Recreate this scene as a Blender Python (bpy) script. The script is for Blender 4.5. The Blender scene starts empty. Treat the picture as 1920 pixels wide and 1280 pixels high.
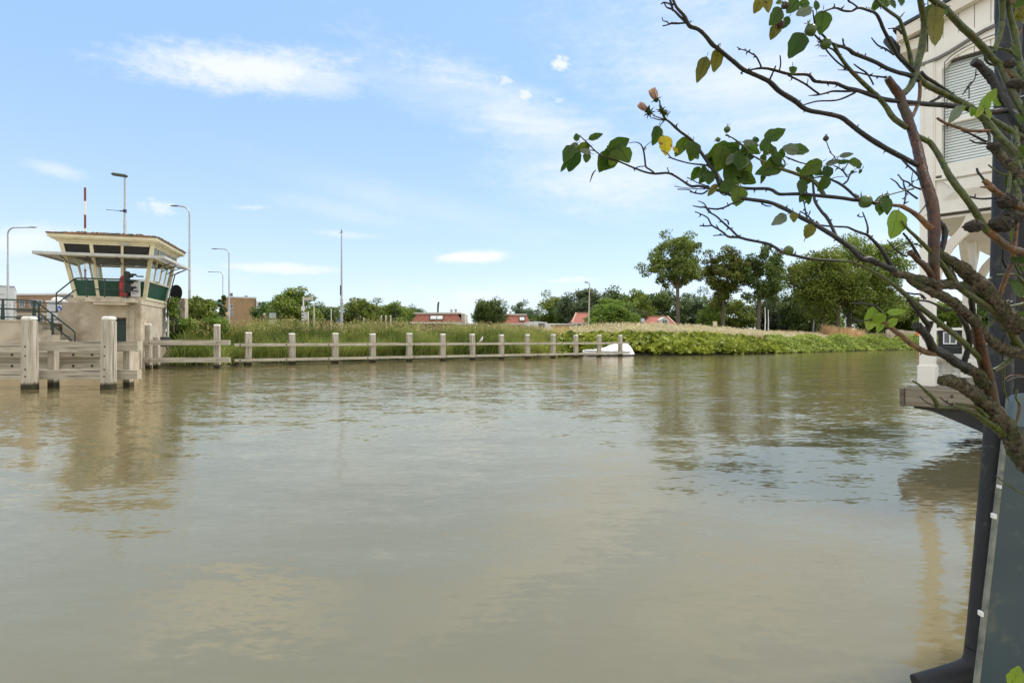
import bpy, math, random
import numpy as np
from mathutils import Vector, Matrix, Euler
R = math.radians
scene = bpy.context.scene
# ------------------------------------------------------------------ camera
CAMZ = 1.4
FPX = 1066.7          # focal length in pixels of the 1920 px wide picture
HY = 637.0            # horizon row
cd = bpy.data.cameras.new('camera'); cam = bpy.data.objects.new('camera', cd)
scene.collection.objects.link(cam); scene.camera = cam
cd.sensor_width = 36; cd.lens = 20.0; cd.clip_start = 0.05; cd.clip_end = 6000
cam.location = (0, 0, CAMZ); cam.rotation_euler = (R(90 - 0.16), 0, 0)
# ------------------------------------------------------------------ light
SUN_EL, SUN_AZ = 57.0, 64.0      # azimuth clockwise from +Y (view direction)
sd = bpy.data.lights.new('sun', 'SUN'); so = bpy.data.objects.new('sun', sd)
scene.collection.objects.link(so)
sd.energy = 2.3; sd.angle = R(7); sd.color = (1.0, 0.95, 0.87)
az, el = R(SUN_AZ), R(SUN_EL)
sdir = Vector((math.sin(az)*math.cos(el), math.cos(az)*math.cos(el), math.sin(el)))
so.rotation_euler = sdir.to_track_quat('Z', 'Y').to_euler()
so.location = (0, -20, 60)
scene.view_settings.view_transform = 'Standard'
try: scene.view_settings.look = 'None'
except Exception: pass
scene.view_settings.exposure = 0.8
scene.view_settings.gamma = 1
try:
    scene.cycles.max_bounces = 8; scene.cycles.transparent_max_bounces = 12
except Exception: pass
# ------------------------------------------------------------------ node helpers
class NG:
    def __init__(s, nt): s.nt = nt; s.n = nt.nodes; s.l = nt.links
    def new(s, t, **k):
        n = s.n.new(t)
        for a, b in k.items(): setattr(n, a, b)
        return n
    def link(s, a, b): s.l.new(a, b)
    def put(s, sock, v):
        if isinstance(v, bpy.types.NodeSocket): s.l.new(v, sock)
        elif v is not None: sock.default_value = v
    def m(s, op, a, b=None, c=None, clamp=False):
        n = s.new('ShaderNodeMath', operation=op); n.use_clamp = clamp
        s.put(n.inputs[0], a)
        if b is not None: s.put(n.inputs[1], b)
        if c is not None: s.put(n.inputs[2], c)
        return n.outputs[0]
    def noise(s, vec, scale, detail=3, rough=0.5, dist=0.0):
        n = s.new('ShaderNodeTexNoise'); s.put(n.inputs['Vector'], vec)
        n.inputs['Scale'].default_value = scale; n.inputs['Detail'].default_value = detail
        n.inputs['Roughness'].default_value = rough; n.inputs['Distortion'].default_value = dist
        return n.outputs[0]
    def mapr(s, v, a, b, c=0.0, d=1.0, smooth=True):
        n = s.new('ShaderNodeMapRange'); n.interpolation_type = 'SMOOTHSTEP' if smooth else 'LINEAR'
        s.put(n.inputs[0], v); n.inputs[1].default_value = a; n.inputs[2].default_value = b
        n.inputs[3].default_value = c; n.inputs[4].default_value = d
        return n.outputs[0]
    def mix(s, f, a, b):
        n = s.new('ShaderNodeMix', data_type='RGBA'); s.put(n.inputs[0], f)
        s.put(n.inputs[6], a if isinstance(a, bpy.types.NodeSocket) else (*a[:3], 1))
        s.put(n.inputs[7], b if isinstance(b, bpy.types.NodeSocket) else (*b[:3], 1))
        return n.outputs[2]
    def mapping(s, vec, scale=(1, 1, 1), rot=(0, 0, 0), loc=(0, 0, 0)):
        n = s.new('ShaderNodeMapping'); s.put(n.inputs[0], vec)
        n.inputs['Scale'].default_value = scale; n.inputs['Rotation'].default_value = rot
        n.inputs['Location'].default_value = loc
        return n.outputs[0]
    def comb(s, x, y, z):
        n = s.new('ShaderNodeCombineXYZ'); s.put(n.inputs[0], x); s.put(n.inputs[1], y); s.put(n.inputs[2], z)
        return n.outputs[0]
# ------------------------------------------------------------------ sky
world = bpy.data.worlds.new('World'); scene.world = world; world.use_nodes = True
g = NG(world.node_tree)
for n in list(g.n): g.n.remove(n)
out = g.new('ShaderNodeOutputWorld'); bg = g.new('ShaderNodeBackground')
sky = g.new('ShaderNodeTexSky'); sky.sky_type = 'NISHITA'; sky.sun_disc = False
sky.sun_elevation = R(SUN_EL); sky.sun_rotation = R(SUN_AZ); sky.air_density = 1.0
sky.dust_density = 0.6; sky.ozone_density = 1.6; sky.altitude = 0
tc = g.new('ShaderNodeTexCoord'); sp = g.new('ShaderNodeSeparateXYZ'); g.link(tc.outputs['Generated'], sp.inputs[0])
X, Y, Z = sp.outputs
AZ = g.m('ARCTAN2', X, Y); EL = g.m('ARCSINE', Z)
def azel(px, py):
    a = math.atan2(px-960, FPX)
    return a, math.atan2((HY-py), math.hypot(px-960, FPX))
nvec = g.comb(AZ, EL, 0.0)
warp = g.noise(g.mapping(nvec, (1, 2.2, 1)), 7.0, 5, 0.6)
warp2 = g.noise(g.mapping(nvec, (1, 2.6, 1), loc=(5, 3, 0)), 22.0, 6, 0.65)
streak = g.noise(g.mapping(nvec, (1.0, 5.0, 1), rot=(0, 0, R(-16))), 4.0, 5, 0.6, 0.8)
warp3 = g.noise(g.mapping(nvec, (1, 1.6, 1), loc=(2, 8, 0)), 70.0, 5, 0.65)
wsum = g.m('ADD', g.m('MULTIPLY', g.m('SUBTRACT', warp, 0.5), 1.5), g.m('MULTIPLY', g.m('SUBTRACT', warp2, 0.5), 1.6))
wfine = g.m('ADD', g.m('MULTIPLY', g.m('SUBTRACT', warp3, 0.5), 3.2), g.m('SUBTRACT', warp2, 0.5))
def blob(px, py, hw, hh, rot=0.0, soft=0.5, amp=1.0, w=1.0):
    """soft elliptical cloud round a direction of the sky"""
    a0, e0 = azel(px, py); c0, s0 = math.cos(R(rot)), math.sin(R(rot))
    a1, e1 = azel(px+c0*hw*.5, py-s0*hw*.5); a2, e2 = azel(px-c0*hw*.5, py+s0*hw*.5)
    ra = math.hypot(a1-a2, e1-e2); rot = math.degrees(math.atan2(e1-e2, a1-a2)); re = hh/FPX*math.cos(a0)
    da = g.m('SUBTRACT', AZ, a0); de = g.m('SUBTRACT', EL, e0)
    c, s_ = math.cos(R(rot)), math.sin(R(rot))
    u = g.m('DIVIDE', g.m('ADD', g.m('MULTIPLY', da, c), g.m('MULTIPLY', de, s_)), ra)
    v = g.m('DIVIDE', g.m('SUBTRACT', g.m('MULTIPLY', de, c), g.m('MULTIPLY', da, s_)), re)
    d = g.m('SQRT', g.m('ADD', g.m('MULTIPLY', u, u), g.m('MULTIPLY', v, v)))
    d = g.m('SUBTRACT', d, g.m('MULTIPLY', wfine if hw < 60 else g.m('ADD', wsum, g.m('MULTIPLY', wfine, 0.3)), (1.0 if hw < 60 else 0.6)*w))
    return g.m('MULTIPLY', g.mapr(d, 1.0+soft*0.3, 1.0-soft, 0, 1), amp)
BL = [ (455,132,235,42,-2,0.9,0.85,1.0), (590,150,120,34,-4,0.9,0.5,1.0),
       (330,115,90,20,-4,0.9,0.5,1.3),
       (888,482,72,14,2,0.6,0.95,0.8), (525,503,115,11,-2,0.8,0.75,1.0), (1052,120,20,11,8,0.8,0.8,0.9),
       (986,179,19,10,0,0.8,0.75,0.9), (945,153,20,8,0,0.9,0.55,1.0), (1070,525,52,6,3,0.9,0.65,0.8),
       (300,390,34,14,-10,0.95,0.6,1.0), (468,389,40,5,0,0.9,0.35,1.0), (105,318,60,14,-14,0.95,0.45,1.0),
       (650,440,70,8,-4,0.95,0.4,1.0), (50,450,150,34,2,0.95,0.65,1.0), (1045,190,14,6,0,0.9,0.4,1.0),
       (900,560,140,22,0,0.95,0.5,1.0), (640,395,160,22,-12,0.95,0.22,1.0)]
cl = None
for b in BL:
    o = blob(*b[:4], rot=b[4], soft=b[5], amp=b[6], w=b[7])
    cl = o if cl is None else g.m('MAXIMUM', cl, o)
# thin cirrus veils
def veil(px, py, hw, hh, rot, amp):
    return g.m('MULTIPLY', blob(px, py, hw, hh, rot, 1.0, amp, 0.9), g.mapr(streak, 0.3, 0.72, 0.45, 1))
for a in [(980,230,330,60,-22,0.78), (800,180,200,40,-20,0.45), (1130,330,230,80,-4,0.75), (1420,150,420,150,-12,0.72), (1600,60,300,120,0,0.6),
          (760,380,320,34,-14,0.28), (1000,560,420,40,0,0.4), (200,540,320,60,0,0.45), (1650,500,250,90,0,0.6)]:
    cl = g.m('MAXIMUM', cl, veil(*a))
# unseen broken cloud added overhead and behind the viewer as bright fill light
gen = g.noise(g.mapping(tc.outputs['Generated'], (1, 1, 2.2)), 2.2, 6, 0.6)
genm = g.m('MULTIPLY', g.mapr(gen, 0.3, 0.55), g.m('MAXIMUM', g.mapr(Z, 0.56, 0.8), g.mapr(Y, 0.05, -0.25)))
# horizon whitening
hz = g.mapr(Z, 0.42, 0.0, 0, 1, False)
SKYG = 0.12
tint = g.new('ShaderNodeMix', data_type='RGBA', blend_type='MULTIPLY'); tint.inputs[0].default_value = 1
g.link(sky.outputs[0], tint.inputs[6]); tint.inputs[7].default_value = (1.0, 1.03, 1.1, 1)
air = g.mix(g.m('POWER', hz, 1.7), (2.1, 3.35, 5.2), (4.2, 4.75, 5.1))
pale = g.mix(0.72, tint.outputs[2], air)
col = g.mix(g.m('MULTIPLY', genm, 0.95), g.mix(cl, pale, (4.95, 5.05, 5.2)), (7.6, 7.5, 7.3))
below = g.mapr(Z, 0.0, -0.03, 0, 1)
col = g.mix(below, col, (1.6, 1.7, 1.5))
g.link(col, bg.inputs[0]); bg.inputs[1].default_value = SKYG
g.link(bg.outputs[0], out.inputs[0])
# ------------------------------------------------------------------ geometry helpers
col0 = scene.collection
def P(px, py, y): return Vector(((px-960)/FPX*y, y, CAMZ + (HY-py)/FPX*y))
def PX(px, y): return (px-960)/FPX*y
def PZ(py, y): return CAMZ + (HY-py)/FPX*y
def wmat(o):
    m = Matrix.Identity(4)
    while o is not None:
        m = o.matrix_basis @ m; o = o.parent
    return m
def tag(o, label=None, cat=None, group=None, kind=None):
    if label: o['label'] = label
    if cat: o['category'] = cat
    if group: o['group'] = group
    if kind: o['kind'] = kind
    return o
def thing(name, label, cat, loc=(0, 0, 0), rz=0.0, group=None):
    o = bpy.data.objects.new(name, None); o.empty_display_size = 0.2
    col0.objects.link(o); o.location = loc; o.rotation_euler = (0, 0, rz)
    return tag(o, label, cat, group)
class MB:
    def __init__(s): s.v = []; s.f = []; s.n = 0
    def add(s, vs, fs):
        s.v += [tuple(v) for v in vs]; s.f += [tuple(i+s.n for i in f) for f in fs]; s.n = len(s.v); return s
    def box(s, a, b, M=None, taper=None, bev=0.0):
        (x0, y0, z0), (x1, y1, z1) = a, b
        if bev:
            c = bev; vs = []
            for z in (z0, z0+c, z1-c, z1):
                k = c if z in (z0, z1) else 0
                for (x, y) in ((x0+k+c, y0+k), (x1-k-c, y0+k), (x1-k, y0+k+c), (x1-k, y1-k-c), (x1-k-c, y1-k), (x0+k+c, y1-k), (x0+k, y1-k-c), (x0+k, y0+k+c)):
                    vs.append(Vector((x, y, z)))
            fs = [tuple(range(7, -1, -1)), tuple(range(24, 32))]
            for r in range(3):
                for i in range(8):
                    j = (i+1) % 8; fs.append((r*8+i, r*8+j, r*8+8+j, r*8+8+i))
        else:
            vs = [Vector(p) for p in ((x0,y0,z0),(x1,y0,z0),(x1,y1,z0),(x0,y1,z0),(x0,y0,z1),(x1,y0,z1),(x1,y1,z1),(x0,y1,z1))]
            fs = [(0,3,2,1),(4,5,6,7),(0,1,5,4),(1,2,6,5),(2,3,7,6),(3,0,4,7)]
        if taper:
            cx, cy = (x0+x1)/2, (y0+y1)/2
            for v in vs:
                t = (v.z-z0)/(z1-z0); k = 1+(taper-1)*t
                v.x = cx+(v.x-cx)*k; v.y = cy+(v.y-cy)*k
        if M is not None: vs = [M @ v for v in vs]
        return s.add(vs, fs)
    def beam(s, a, b, w, h, up=(0, 0, 1)):
        """box beam from a to b, w across, h along up"""
        a, b = Vector(a), Vector(b); d = (b-a); L = d.length; d.normalize(); up = Vector(up)
        r = d.cross(up)
        if r.length < 1e-4: r = d.cross(Vector((1, 0, 0)))
        r.normalize(); u = r.cross(d).normalized()
        vs = []
        for p in (a, b):
            for (i, j) in ((-1,-1),(1,-1),(1,1),(-1,1)): vs.append(p + r*(w/2*i) + u*(h/2*j))
        return s.add(vs, [(0,3,2,1),(4,5,6,7),(0,1,5,4),(1,2,6,5),(2,3,7,6),(3,0,4,7)][0:6] if False else [(0,1,2,3),(7,6,5,4),(0,4,5,1),(1,5,6,2),(2,6,7,3),(3,7,4,0)])
    def tube(s, pts, rad, n=8, cap=True, jit=0.0, rnd=None):
        pts = [Vector(p) for p in pts]
        if not isinstance(rad, (list, tuple)): rad = [rad]*len(pts)
        base = s.n; vs = []; fs = []; ref = None
        for i, p in enumerate(pts):
            if i == 0: d = pts[1]-p
            elif i == len(pts)-1: d = p-pts[i-1]
            else: d = (pts[i+1]-p).normalized() + (p-pts[i-1]).normalized()
            if d.length < 1e-9: d = Vector((0, 0, 1))
            d.normalize()
            if ref is None: ref = d.orthogonal().normalized()
            ref = (ref - d*ref.dot(d))
            if ref.length < 1e-6: ref = d.orthogonal()
            ref.normalize(); bn = d.cross(ref)
            for k in range(n):
                a = 2*math.pi*k/n; r = rad[i]*(1 + (rnd.uniform(-jit, jit) if rnd else 0))
                vs.append(p + (ref*math.cos(a) + bn*math.sin(a))*r)
        for i in range(len(pts)-1):
            for k in range(n):
                k2 = (k+1) % n; fs.append((i*n+k, i*n+k2, i*n+n+k2, i*n+n+k))
        if cap:
            fs.append(tuple(range(n-1, -1, -1))); fs.append(tuple((len(pts)-1)*n+k for k in range(n)))
        return s.add(vs, fs)
    def lathe(s, prof, c=(0, 0, 0), n=16, axis=None):
        c = Vector(c); q = Vector((0, 0, 1)).rotation_difference(Vector(axis)) if axis is not None else None
        vs = []; fs = []
        for (r, z) in prof:
            for k in range(n):
                a = 2*math.pi*k/n; p = Vector((r*math.cos(a), r*math.sin(a), z))
                if q: p = q @ p
                vs.append(c+p)
        for i in range(len(prof)-1):
            for k in range(n):
                k2 = (k+1) % n; fs.append((i*n+k, i*n+k2, i*n+n+k2, i*n+n+k))
        fs.append(tuple(range(n-1, -1, -1))); fs.append(tuple((len(prof)-1)*n+k for k in range(n)))
        return s.add(vs, fs)
    def prism(s, poly, d):
        """extrude a 3D polygon by vector d"""
        d = Vector(d); n = len(poly); vs = [Vector(p) for p in poly] + [Vector(p)+d for p in poly]
        fs = [tuple(range(n-1, -1, -1)), tuple(range(n, 2*n))] + [(i, (i+1) % n, n+(i+1) % n, n+i) for i in range(n)]
        return s.add(vs, fs)
    def build(s, name, mat, parent=None, smooth=False, local=False, sharp=35):
        vs = s.v
        if parent is not None and not local:
            im = wmat(parent).inverted(); vs = [im @ Vector(v) for v in vs]
        me = bpy.data.meshes.new(name); me.from_pydata([tuple(v) for v in vs], [], s.f); me.update()
        import bmesh
        b = bmesh.new(); b.from_mesh(me); bmesh.ops.recalc_face_normals(b, faces=b.faces); b.to_mesh(me); b.free()
        me.materials.append(mat)
        if smooth:
            me.polygons.foreach_set('use_smooth', [True]*len(me.polygons))
            try: me.set_sharp_from_angle(angle=R(sharp))
            except Exception: pass
        o = bpy.data.objects.new(name, me); col0.objects.link(o); o.parent = parent
        return o
def np_mesh(name, V, F, mat, parent=None, smooth=False, color=None):
    """V (N,3), F (M,k) numpy arrays -> object"""
    me = bpy.data.meshes.new(name); V = np.asarray(V, np.float32); F = np.asarray(F, np.int32)
    M, k = F.shape
    me.vertices.add(len(V)); me.vertices.foreach_set('co', V.ravel())
    me.loops.add(M*k); me.loops.foreach_set('vertex_index', F.ravel())
    me.polygons.add(M); me.polygons.foreach_set('loop_start', np.arange(0, M*k, k, dtype=np.int32))
    try: me.polygons.foreach_set('loop_total', np.full(M, k, np.int32))
    except Exception: pass
    if smooth: me.polygons.foreach_set('use_smooth', np.ones(M, bool))
    me.update(calc_edges=True); me.validate()
    me.materials.append(mat)
    o = bpy.data.objects.new(name, me); col0.objects.link(o)
    if parent is not None: o.parent = parent
    return o
def copy_tree(o, parent=None):
    c = o.copy(); col0.objects.link(c); c.parent = parent
    for ch in list(o.children): copy_tree(ch, c)
    return c
# ------------------------------------------------------------------ materials
MATS = {}
def base_mat(name):
    m = bpy.data.materials.new(name); m.use_nodes = True; G = NG(m.node_tree)
    bs = [n for n in G.n if n.type == 'BSDF_PRINCIPLED'][0]
    return m, G, bs
def M(name, c1, c2=None, scale=4.0, rough=0.7, bump=0.0, metal=0.0, stretch=(1, 1, 1), c3=None, s3=0.7, spec=0.4, t3=(0.5, 0.7)):
    if name in MATS: return MATS[name]
    m, G, bs = base_mat(name)
    tc = G.new('ShaderNodeTexCoord'); vec = tc.outputs['Object']
    if c2 is None: c2 = tuple(x*0.82 for x in c1)
    n1 = G.noise(G.mapping(vec, stretch), scale, 6, 0.62)
    c = G.mix(G.mapr(n1, 0.32, 0.68), c2, c1)
    if c3 is not None:
        n3 = G.noise(G.mapping(vec, stretch, loc=(7, 3, 1)), s3, 5, 0.65)
        c = G.mix(G.m('MULTIPLY', G.mapr(n3, t3[0], t3[1]), 0.85), c, c3)
    G.link(c, bs.inputs['Base Color']); bs.inputs['Roughness'].default_value = rough
    bs.inputs['Metallic'].default_value = metal; bs.inputs['Specular IOR Level'].default_value = spec
    if bump:
        bn = G.new('ShaderNodeBump'); bn.inputs['Strength'].default_value = 0.8; bn.inputs['Distance'].default_value = bump
        G.link(G.noise(G.mapping(vec, stretch), scale*3, 5, 0.6), bn.inputs['Height']); G.link(bn.outputs[0], bs.inputs['Normal'])
    MATS[name] = m; return m
def wood(name, c1, c2, axis=2, scale=1.0, wet=None):
    """weathered timber: long grain along one axis, dark checks, green stain"""
    m, G, bs = base_mat(name)
    tc = G.new('ShaderNodeTexCoord'); st = [14, 14, 14]; st[axis] = 0.9
    v = G.mapping(tc.outputs['Object'], tuple(x*scale for x in st))
    n = G.noise(v, 1.0, 6, 0.7, 0.4); n2 = G.noise(tc.outputs['Object'], 1.3, 4, 0.6)
    c = G.mix(G.mapr(n, 0.3, 0.7), c2, c1)
    c = G.mix(G.m('MULTIPLY', G.mapr(n2, 0.45, 0.7), 0.45), c, tuple(x*0.62 for x in c1))
    st2 = [26, 26, 26]; st2[axis] = 0.5
    n4 = G.noise(G.mapping(tc.outputs['Object'], tuple(x*scale for x in st2)), 1.0, 2, 0.5)
    crack = G.mapr(n4, 0.63, 0.68); c = G.mix(G.m('MULTIPLY', crack, 0.75), c, (0.04, 0.032, 0.025))
    if wet:
        geo = G.new('ShaderNodeNewGeometry'); sp = G.new('ShaderNodeSeparateXYZ'); G.link(geo.outputs['Position'], sp.inputs[0])
        wl = G.m('ADD', sp.outputs[2], G.m('MULTIPLY', n, 0.12)); c = G.mix(G.mapr(wl, wet+0.1, wet-0.02), c, (0.035, 0.032, 0.016))
    G.link(c, bs.inputs['Base Color']); bs.inputs['Roughness'].default_value = 0.8; bs.inputs['Specular IOR Level'].default_value = 0.25
    bn = G.new('ShaderNodeBump'); bn.inputs['Strength'].default_value = 0.7; bn.inputs['Distance'].default_value = 0.006
    G.link(G.m('SUBTRACT', n, crack), bn.inputs['Height']); G.link(bn.outputs[0], bs.inputs['Normal'])
    return m
def leafmat(name, cols, trans=0.35, rough=0.5, spot=None):
    m, G, bs = base_mat(name)
    geo = G.new('ShaderNodeNewGeometry'); oi = G.new('ShaderNodeObjectInfo')
    rr = G.new('ShaderNodeValToRGB'); cr = rr.color_ramp
    G.link(geo.outputs['Random Per Island'], rr.inputs[0])
    while len(cr.elements) < len(cols): cr.elements.new(0.5)
    for i, c in enumerate(cols):
        cr.elements[i].position = i/(len(cols)-1) if len(cols) > 1 else 0; cr.elements[i].color = (*c, 1)
    c = rr.outputs[0]
    tc = G.new('ShaderNodeTexCoord')
    if spot:
        n = G.noise(tc.outputs['Object'], spot[0], 4, 0.7); c = G.mix(G.mapr(n, spot[1], spot[1]+0.06), c, spot[2])
    else:
        n = G.noise(tc.outputs['Object'], 0.35, 3, 0.6)
        c = G.mix(G.m('MULTIPLY', G.mapr(n, 0.4, 0.65), 0.5), c, tuple(x*1.45 for x in cols[-1]))
    hs = G.new('ShaderNodeHueSaturation'); G.link(c, hs.inputs['Color'])
    G.link(G.mapr(oi.outputs['Random'], 0, 1, 0.485, 0.515, False), hs.inputs['Hue'])
    G.link(G.mapr(oi.outputs['Random'], 0, 1, 0.85, 1.2, False), hs.inputs['Value'])
    c = hs.outputs[0]
    G.link(c, bs.inputs['Base Color']); bs.inputs['Roughness'].default_value = rough; bs.inputs['Specular IOR Level'].default_value = 0.3
    tr = G.new('ShaderNodeBsdfTranslucent'); G.link(c, tr.inputs[0])
    mx = G.new('ShaderNodeMixShader'); mx.inputs[0].default_value = trans
    G.link(bs.outputs[0], mx.inputs[1]); G.link(tr.outputs[0], mx.inputs[2])
    o = [n for n in G.n if n.type == 'OUTPUT_MATERIAL'][0]; G.link(mx.outputs[0], o.inputs[0])
    return m
def glassmat(name, tint=(0.96, 0.98, 0.98), refl=0.12):
    m, G, bs = base_mat(name)
    tr = G.new('ShaderNodeBsdfTransparent'); tr.inputs[0].default_value = (*tint, 1)
    gl = G.new('ShaderNodeBsdfGlossy'); gl.inputs['Roughness'].default_value = 0.02
    fr = G.new('ShaderNodeFresnel'); fr.inputs[0].default_value = 1.5
    mx = G.new('ShaderNodeMixShader'); gb = G.new('ShaderNodeNewGeometry'); G.link(G.m('MULTIPLY', G.m('MAXIMUM', fr.outputs[0], refl), G.m('SUBTRACT', 1.0, gb.outputs['Backfacing'])), mx.inputs[0])
    G.link(tr.outputs[0], mx.inputs[1]); G.link(gl.outputs[0], mx.inputs[2])
    o = [n for n in G.n if n.type == 'OUTPUT_MATERIAL'][0]; G.link(mx.outputs[0], o.inputs[0])
    return m
def tiles(name, c1, c2, mortar, w, h, bump=0.01, rough=0.8, offset=0.5, ms=0.012, axis='XZ'):
    m, G, bs = base_mat(name)
    tc = G.new('ShaderNodeTexCoord'); sp = G.new('ShaderNodeSeparateXYZ'); G.link(tc.outputs['Object'], sp.inputs[0])
    v = G.comb(sp.outputs['XYZ'.index(axis[0])], sp.outputs['XYZ'.index(axis[1])], 0.0)
    br = G.new('ShaderNodeTexBrick'); G.link(v, br.inputs['Vector']); br.offset = offset
    br.inputs['Color1'].default_value = (*c1, 1); br.inputs['Color2'].default_value = (*c2, 1); br.inputs['Mortar'].default_value = (*mortar, 1)
    br.inputs['Scale'].default_value = 1; br.inputs['Mortar Size'].default_value = ms; br.inputs['Brick Width'].default_value = w; br.inputs['Row Height'].default_value = h
    n = G.noise(tc.outputs['Object'], 0.9, 5, 0.65); c = G.mix(G.m('MULTIPLY', G.mapr(n, 0.4, 0.7), 0.4), br.outputs[0], tuple(x*0.6 for x in c2))
    G.link(c, bs.inputs['Base Color']); bs.inputs['Roughness'].default_value = rough
    bn = G.new('ShaderNodeBump'); bn.inputs['Distance'].default_value = bump; G.link(br.outputs[1], bn.inputs['Height']); bn.invert = True; G.link(bn.outputs[0], bs.inputs['Normal'])
    return m
cream = M('cream_paint', (0.72, 0.65, 0.43), (0.6, 0.54, 0.36), 3, 0.6, c3=(0.3, 0.26, 0.18), s3=1.6, t3=(0.58, 0.8))
white = M('white_paint', (0.74, 0.73, 0.69), (0.66, 0.65, 0.61), 2, 0.5)
capm = M('post_cap_paint', (0.78, 0.76, 0.70), (0.6, 0.58, 0.5), 9, 0.6, c3=(0.35, 0.33, 0.26), s3=5)
offwhite = M('house_paint', (0.8, 0.765, 0.69), (0.76, 0.725, 0.65), 1.5, 0.45, c3=(0.66, 0.62, 0.54), s3=1.1)
green = M('green_panel', (0.02, 0.1, 0.055), (0.012, 0.055, 0.033), 1.4, 0.45)
railg = M('railing_paint', (0.015, 0.04, 0.035), (0.03, 0.05, 0.04), 9, 0.45)
conc = M('concrete', (0.49, 0.42, 0.31), (0.36, 0.3, 0.22), 1.3, 0.85, 0.01, c3=(0.24, 0.18, 0.11), s3=0.8, t3=(0.5, 0.72))
concl = M('light_concrete', (0.54, 0.46, 0.34), (0.4, 0.34, 0.25), 2.2, 0.85, 0.006, c3=(0.22, 0.19, 0.14), s3=1.2)
galv = M('galvanised_steel', (0.42, 0.42, 0.41), (0.34, 0.34, 0.33), 5, 0.5, metal=0.3)
black = M('black_plastic', (0.012, 0.013, 0.014), (0.02, 0.02, 0.02), 6, 0.45)
darkm = M('dark_metal', (0.04, 0.045, 0.045), (0.025, 0.028, 0.03), 7, 0.5)
red = M('red_paint', (0.55, 0.02, 0.02), (0.42, 0.015, 0.015), 4, 0.4)
bolt_m = M('rusty_bolt', (0.09, 0.07, 0.055), (0.05, 0.04, 0.035), 30, 0.6, metal=0.5)
wood_v = wood('weathered_timber_upright', (0.5, 0.45, 0.36), (0.27, 0.235, 0.175), 2, wet=0.2)
wood_h = wood('weathered_timber_rail', (0.5, 0.45, 0.35), (0.28, 0.245, 0.18), 0)
glass = glassmat('window_glass', refl=0.03)
bark = M('tree_bark', (0.16, 0.13, 0.09), (0.09, 0.07, 0.05), 6, 0.9, 0.02, stretch=(1, 1, 0.25))
# ------------------------------------------------------------------ terrain
BANK = [(-400, 29.6), (-60, 29.6), (-17.8, 28.7), (-14.9, 29.3), (-14.6, 32.0), (3.6, 45.9), (4.8, 50.2), (11.8, 51.0), (13.4, 50.2), (18, 52.3), (22, 55), (31.5, 62), (42.6, 71.5), (54, 78), (72, 84), (130, 92), (500, 100)]
BK = np.array(BANK, float)
def bank_dist(x, y):
    """signed distance to the water edge, positive on land (y beyond the line)"""
    x = np.asarray(x, float); y = np.asarray(y, float)
    best = np.full(x.shape, 1e9); yb = np.interp(x, BK[:, 0], BK[:, 1])
    for i in range(len(BK)-1):
        ax, ay = BK[i]; bx, by = BK[i+1]; dx, dy = bx-ax, by-ay
        t = np.clip(((x-ax)*dx+(y-ay)*dy)/(dx*dx+dy*dy), 0, 1)
        best = np.minimum(best, np.hypot(x-ax-t*dx, y-ay-t*dy))
    return np.where(y > yb, best, -best)
def sstep(a, b, v):
    t = np.clip((v-a)/(b-a), 0, 1); return t*t*(3-2*t)
def ground_z(x, y):
    d = bank_dist(x, y)
    z = np.where(d < 0, np.maximum(-1.6, d*0.9)-0.05, 0.25*sstep(0, 0.25, d) + 0.85*sstep(0.2, 4, d) + 0.95*sstep(4, 12, d))
    return z - 0.05 + 0.06*np.sin(x*0.9+y*0.4)*sstep(1, 3, d)
def axis_pts(lo, hi, fine_lo, fine_hi, fine, coarse):
    a = list(np.arange(lo, fine_lo, coarse)) + list(np.arange(fine_lo, fine_hi, fine)) + list(np.arange(fine_hi, hi+coarse, coarse)); return np.array(a)
xs = np.concatenate([[-3000, -1500, -700, -300], axis_pts(-120, 150, -30, 80, 0.7, 8), [300, 700, 1500, 3000]])
ys = np.concatenate([[-600, -100, -10, 10], axis_pts(22, 160, 26, 100, 0.7, 8), [240, 500, 1200, 3500]])
gx, gy = np.meshgrid(xs, ys); gz = ground_z(gx, gy)
V = np.stack([gx.ravel(), gy.ravel(), gz.ravel()], 1); nx, ny = len(xs), len(ys)
ii, jj = np.meshgrid(np.arange(nx-1), np.arange(ny-1)); q = (jj*nx+ii).ravel()
F = np.stack([q, q+1, q+nx+1, q+nx], 1)
soil = M('ground_soil', (0.07, 0.075, 0.03), (0.05, 0.045, 0.022), 0.6, 0.95, 0.03, c3=(0.1, 0.09, 0.05), s3=0.2)
go = np_mesh('ground', V, F, soil, smooth=True); tag(go, 'grassy canal bank and land beyond the water', kind='structure')
# ------------------------------------------------------------------ water
m, G, bs = base_mat('canal_water')
geo = G.new('ShaderNodeNewGeometry'); pos = geo.outputs['Position']
sp_ = G.new('ShaderNodeSeparateXYZ'); G.link(pos, sp_.inputs[0])
patch = G.noise(G.mapping(pos, (0.5, 1, 1)), 0.11, 3, 0.55)                   # wind patches
patch2 = G.noise(G.mapping(pos, (0.6, 1, 1), loc=(9, 4, 0)), 0.5, 3, 0.6)
farr = G.mapr(sp_.outputs[1], 4.0, 15.0)                                     # more wind away from the shelter of the boats
amp = G.m('MULTIPLY', G.m('ADD', 0.4, G.m('MULTIPLY', G.mapr(patch, 0.36, 0.62), 0.7)), G.m('ADD', 0.3, G.m('MULTIPLY', farr, 0.75)))
shelter = G.m('MAXIMUM', G.mapr(sp_.outputs[0], 1.5, -5.0, 0.42, 1.0), G.mapr(sp_.outputs[0], 3.5, 7.0, 0.42, 0.72))
amp = G.m('MULTIPLY', amp, G.m('MAXIMUM', shelter, G.mapr(sp_.outputs[1], 8.0, 4.0, 0.42, 0.8)))
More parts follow.
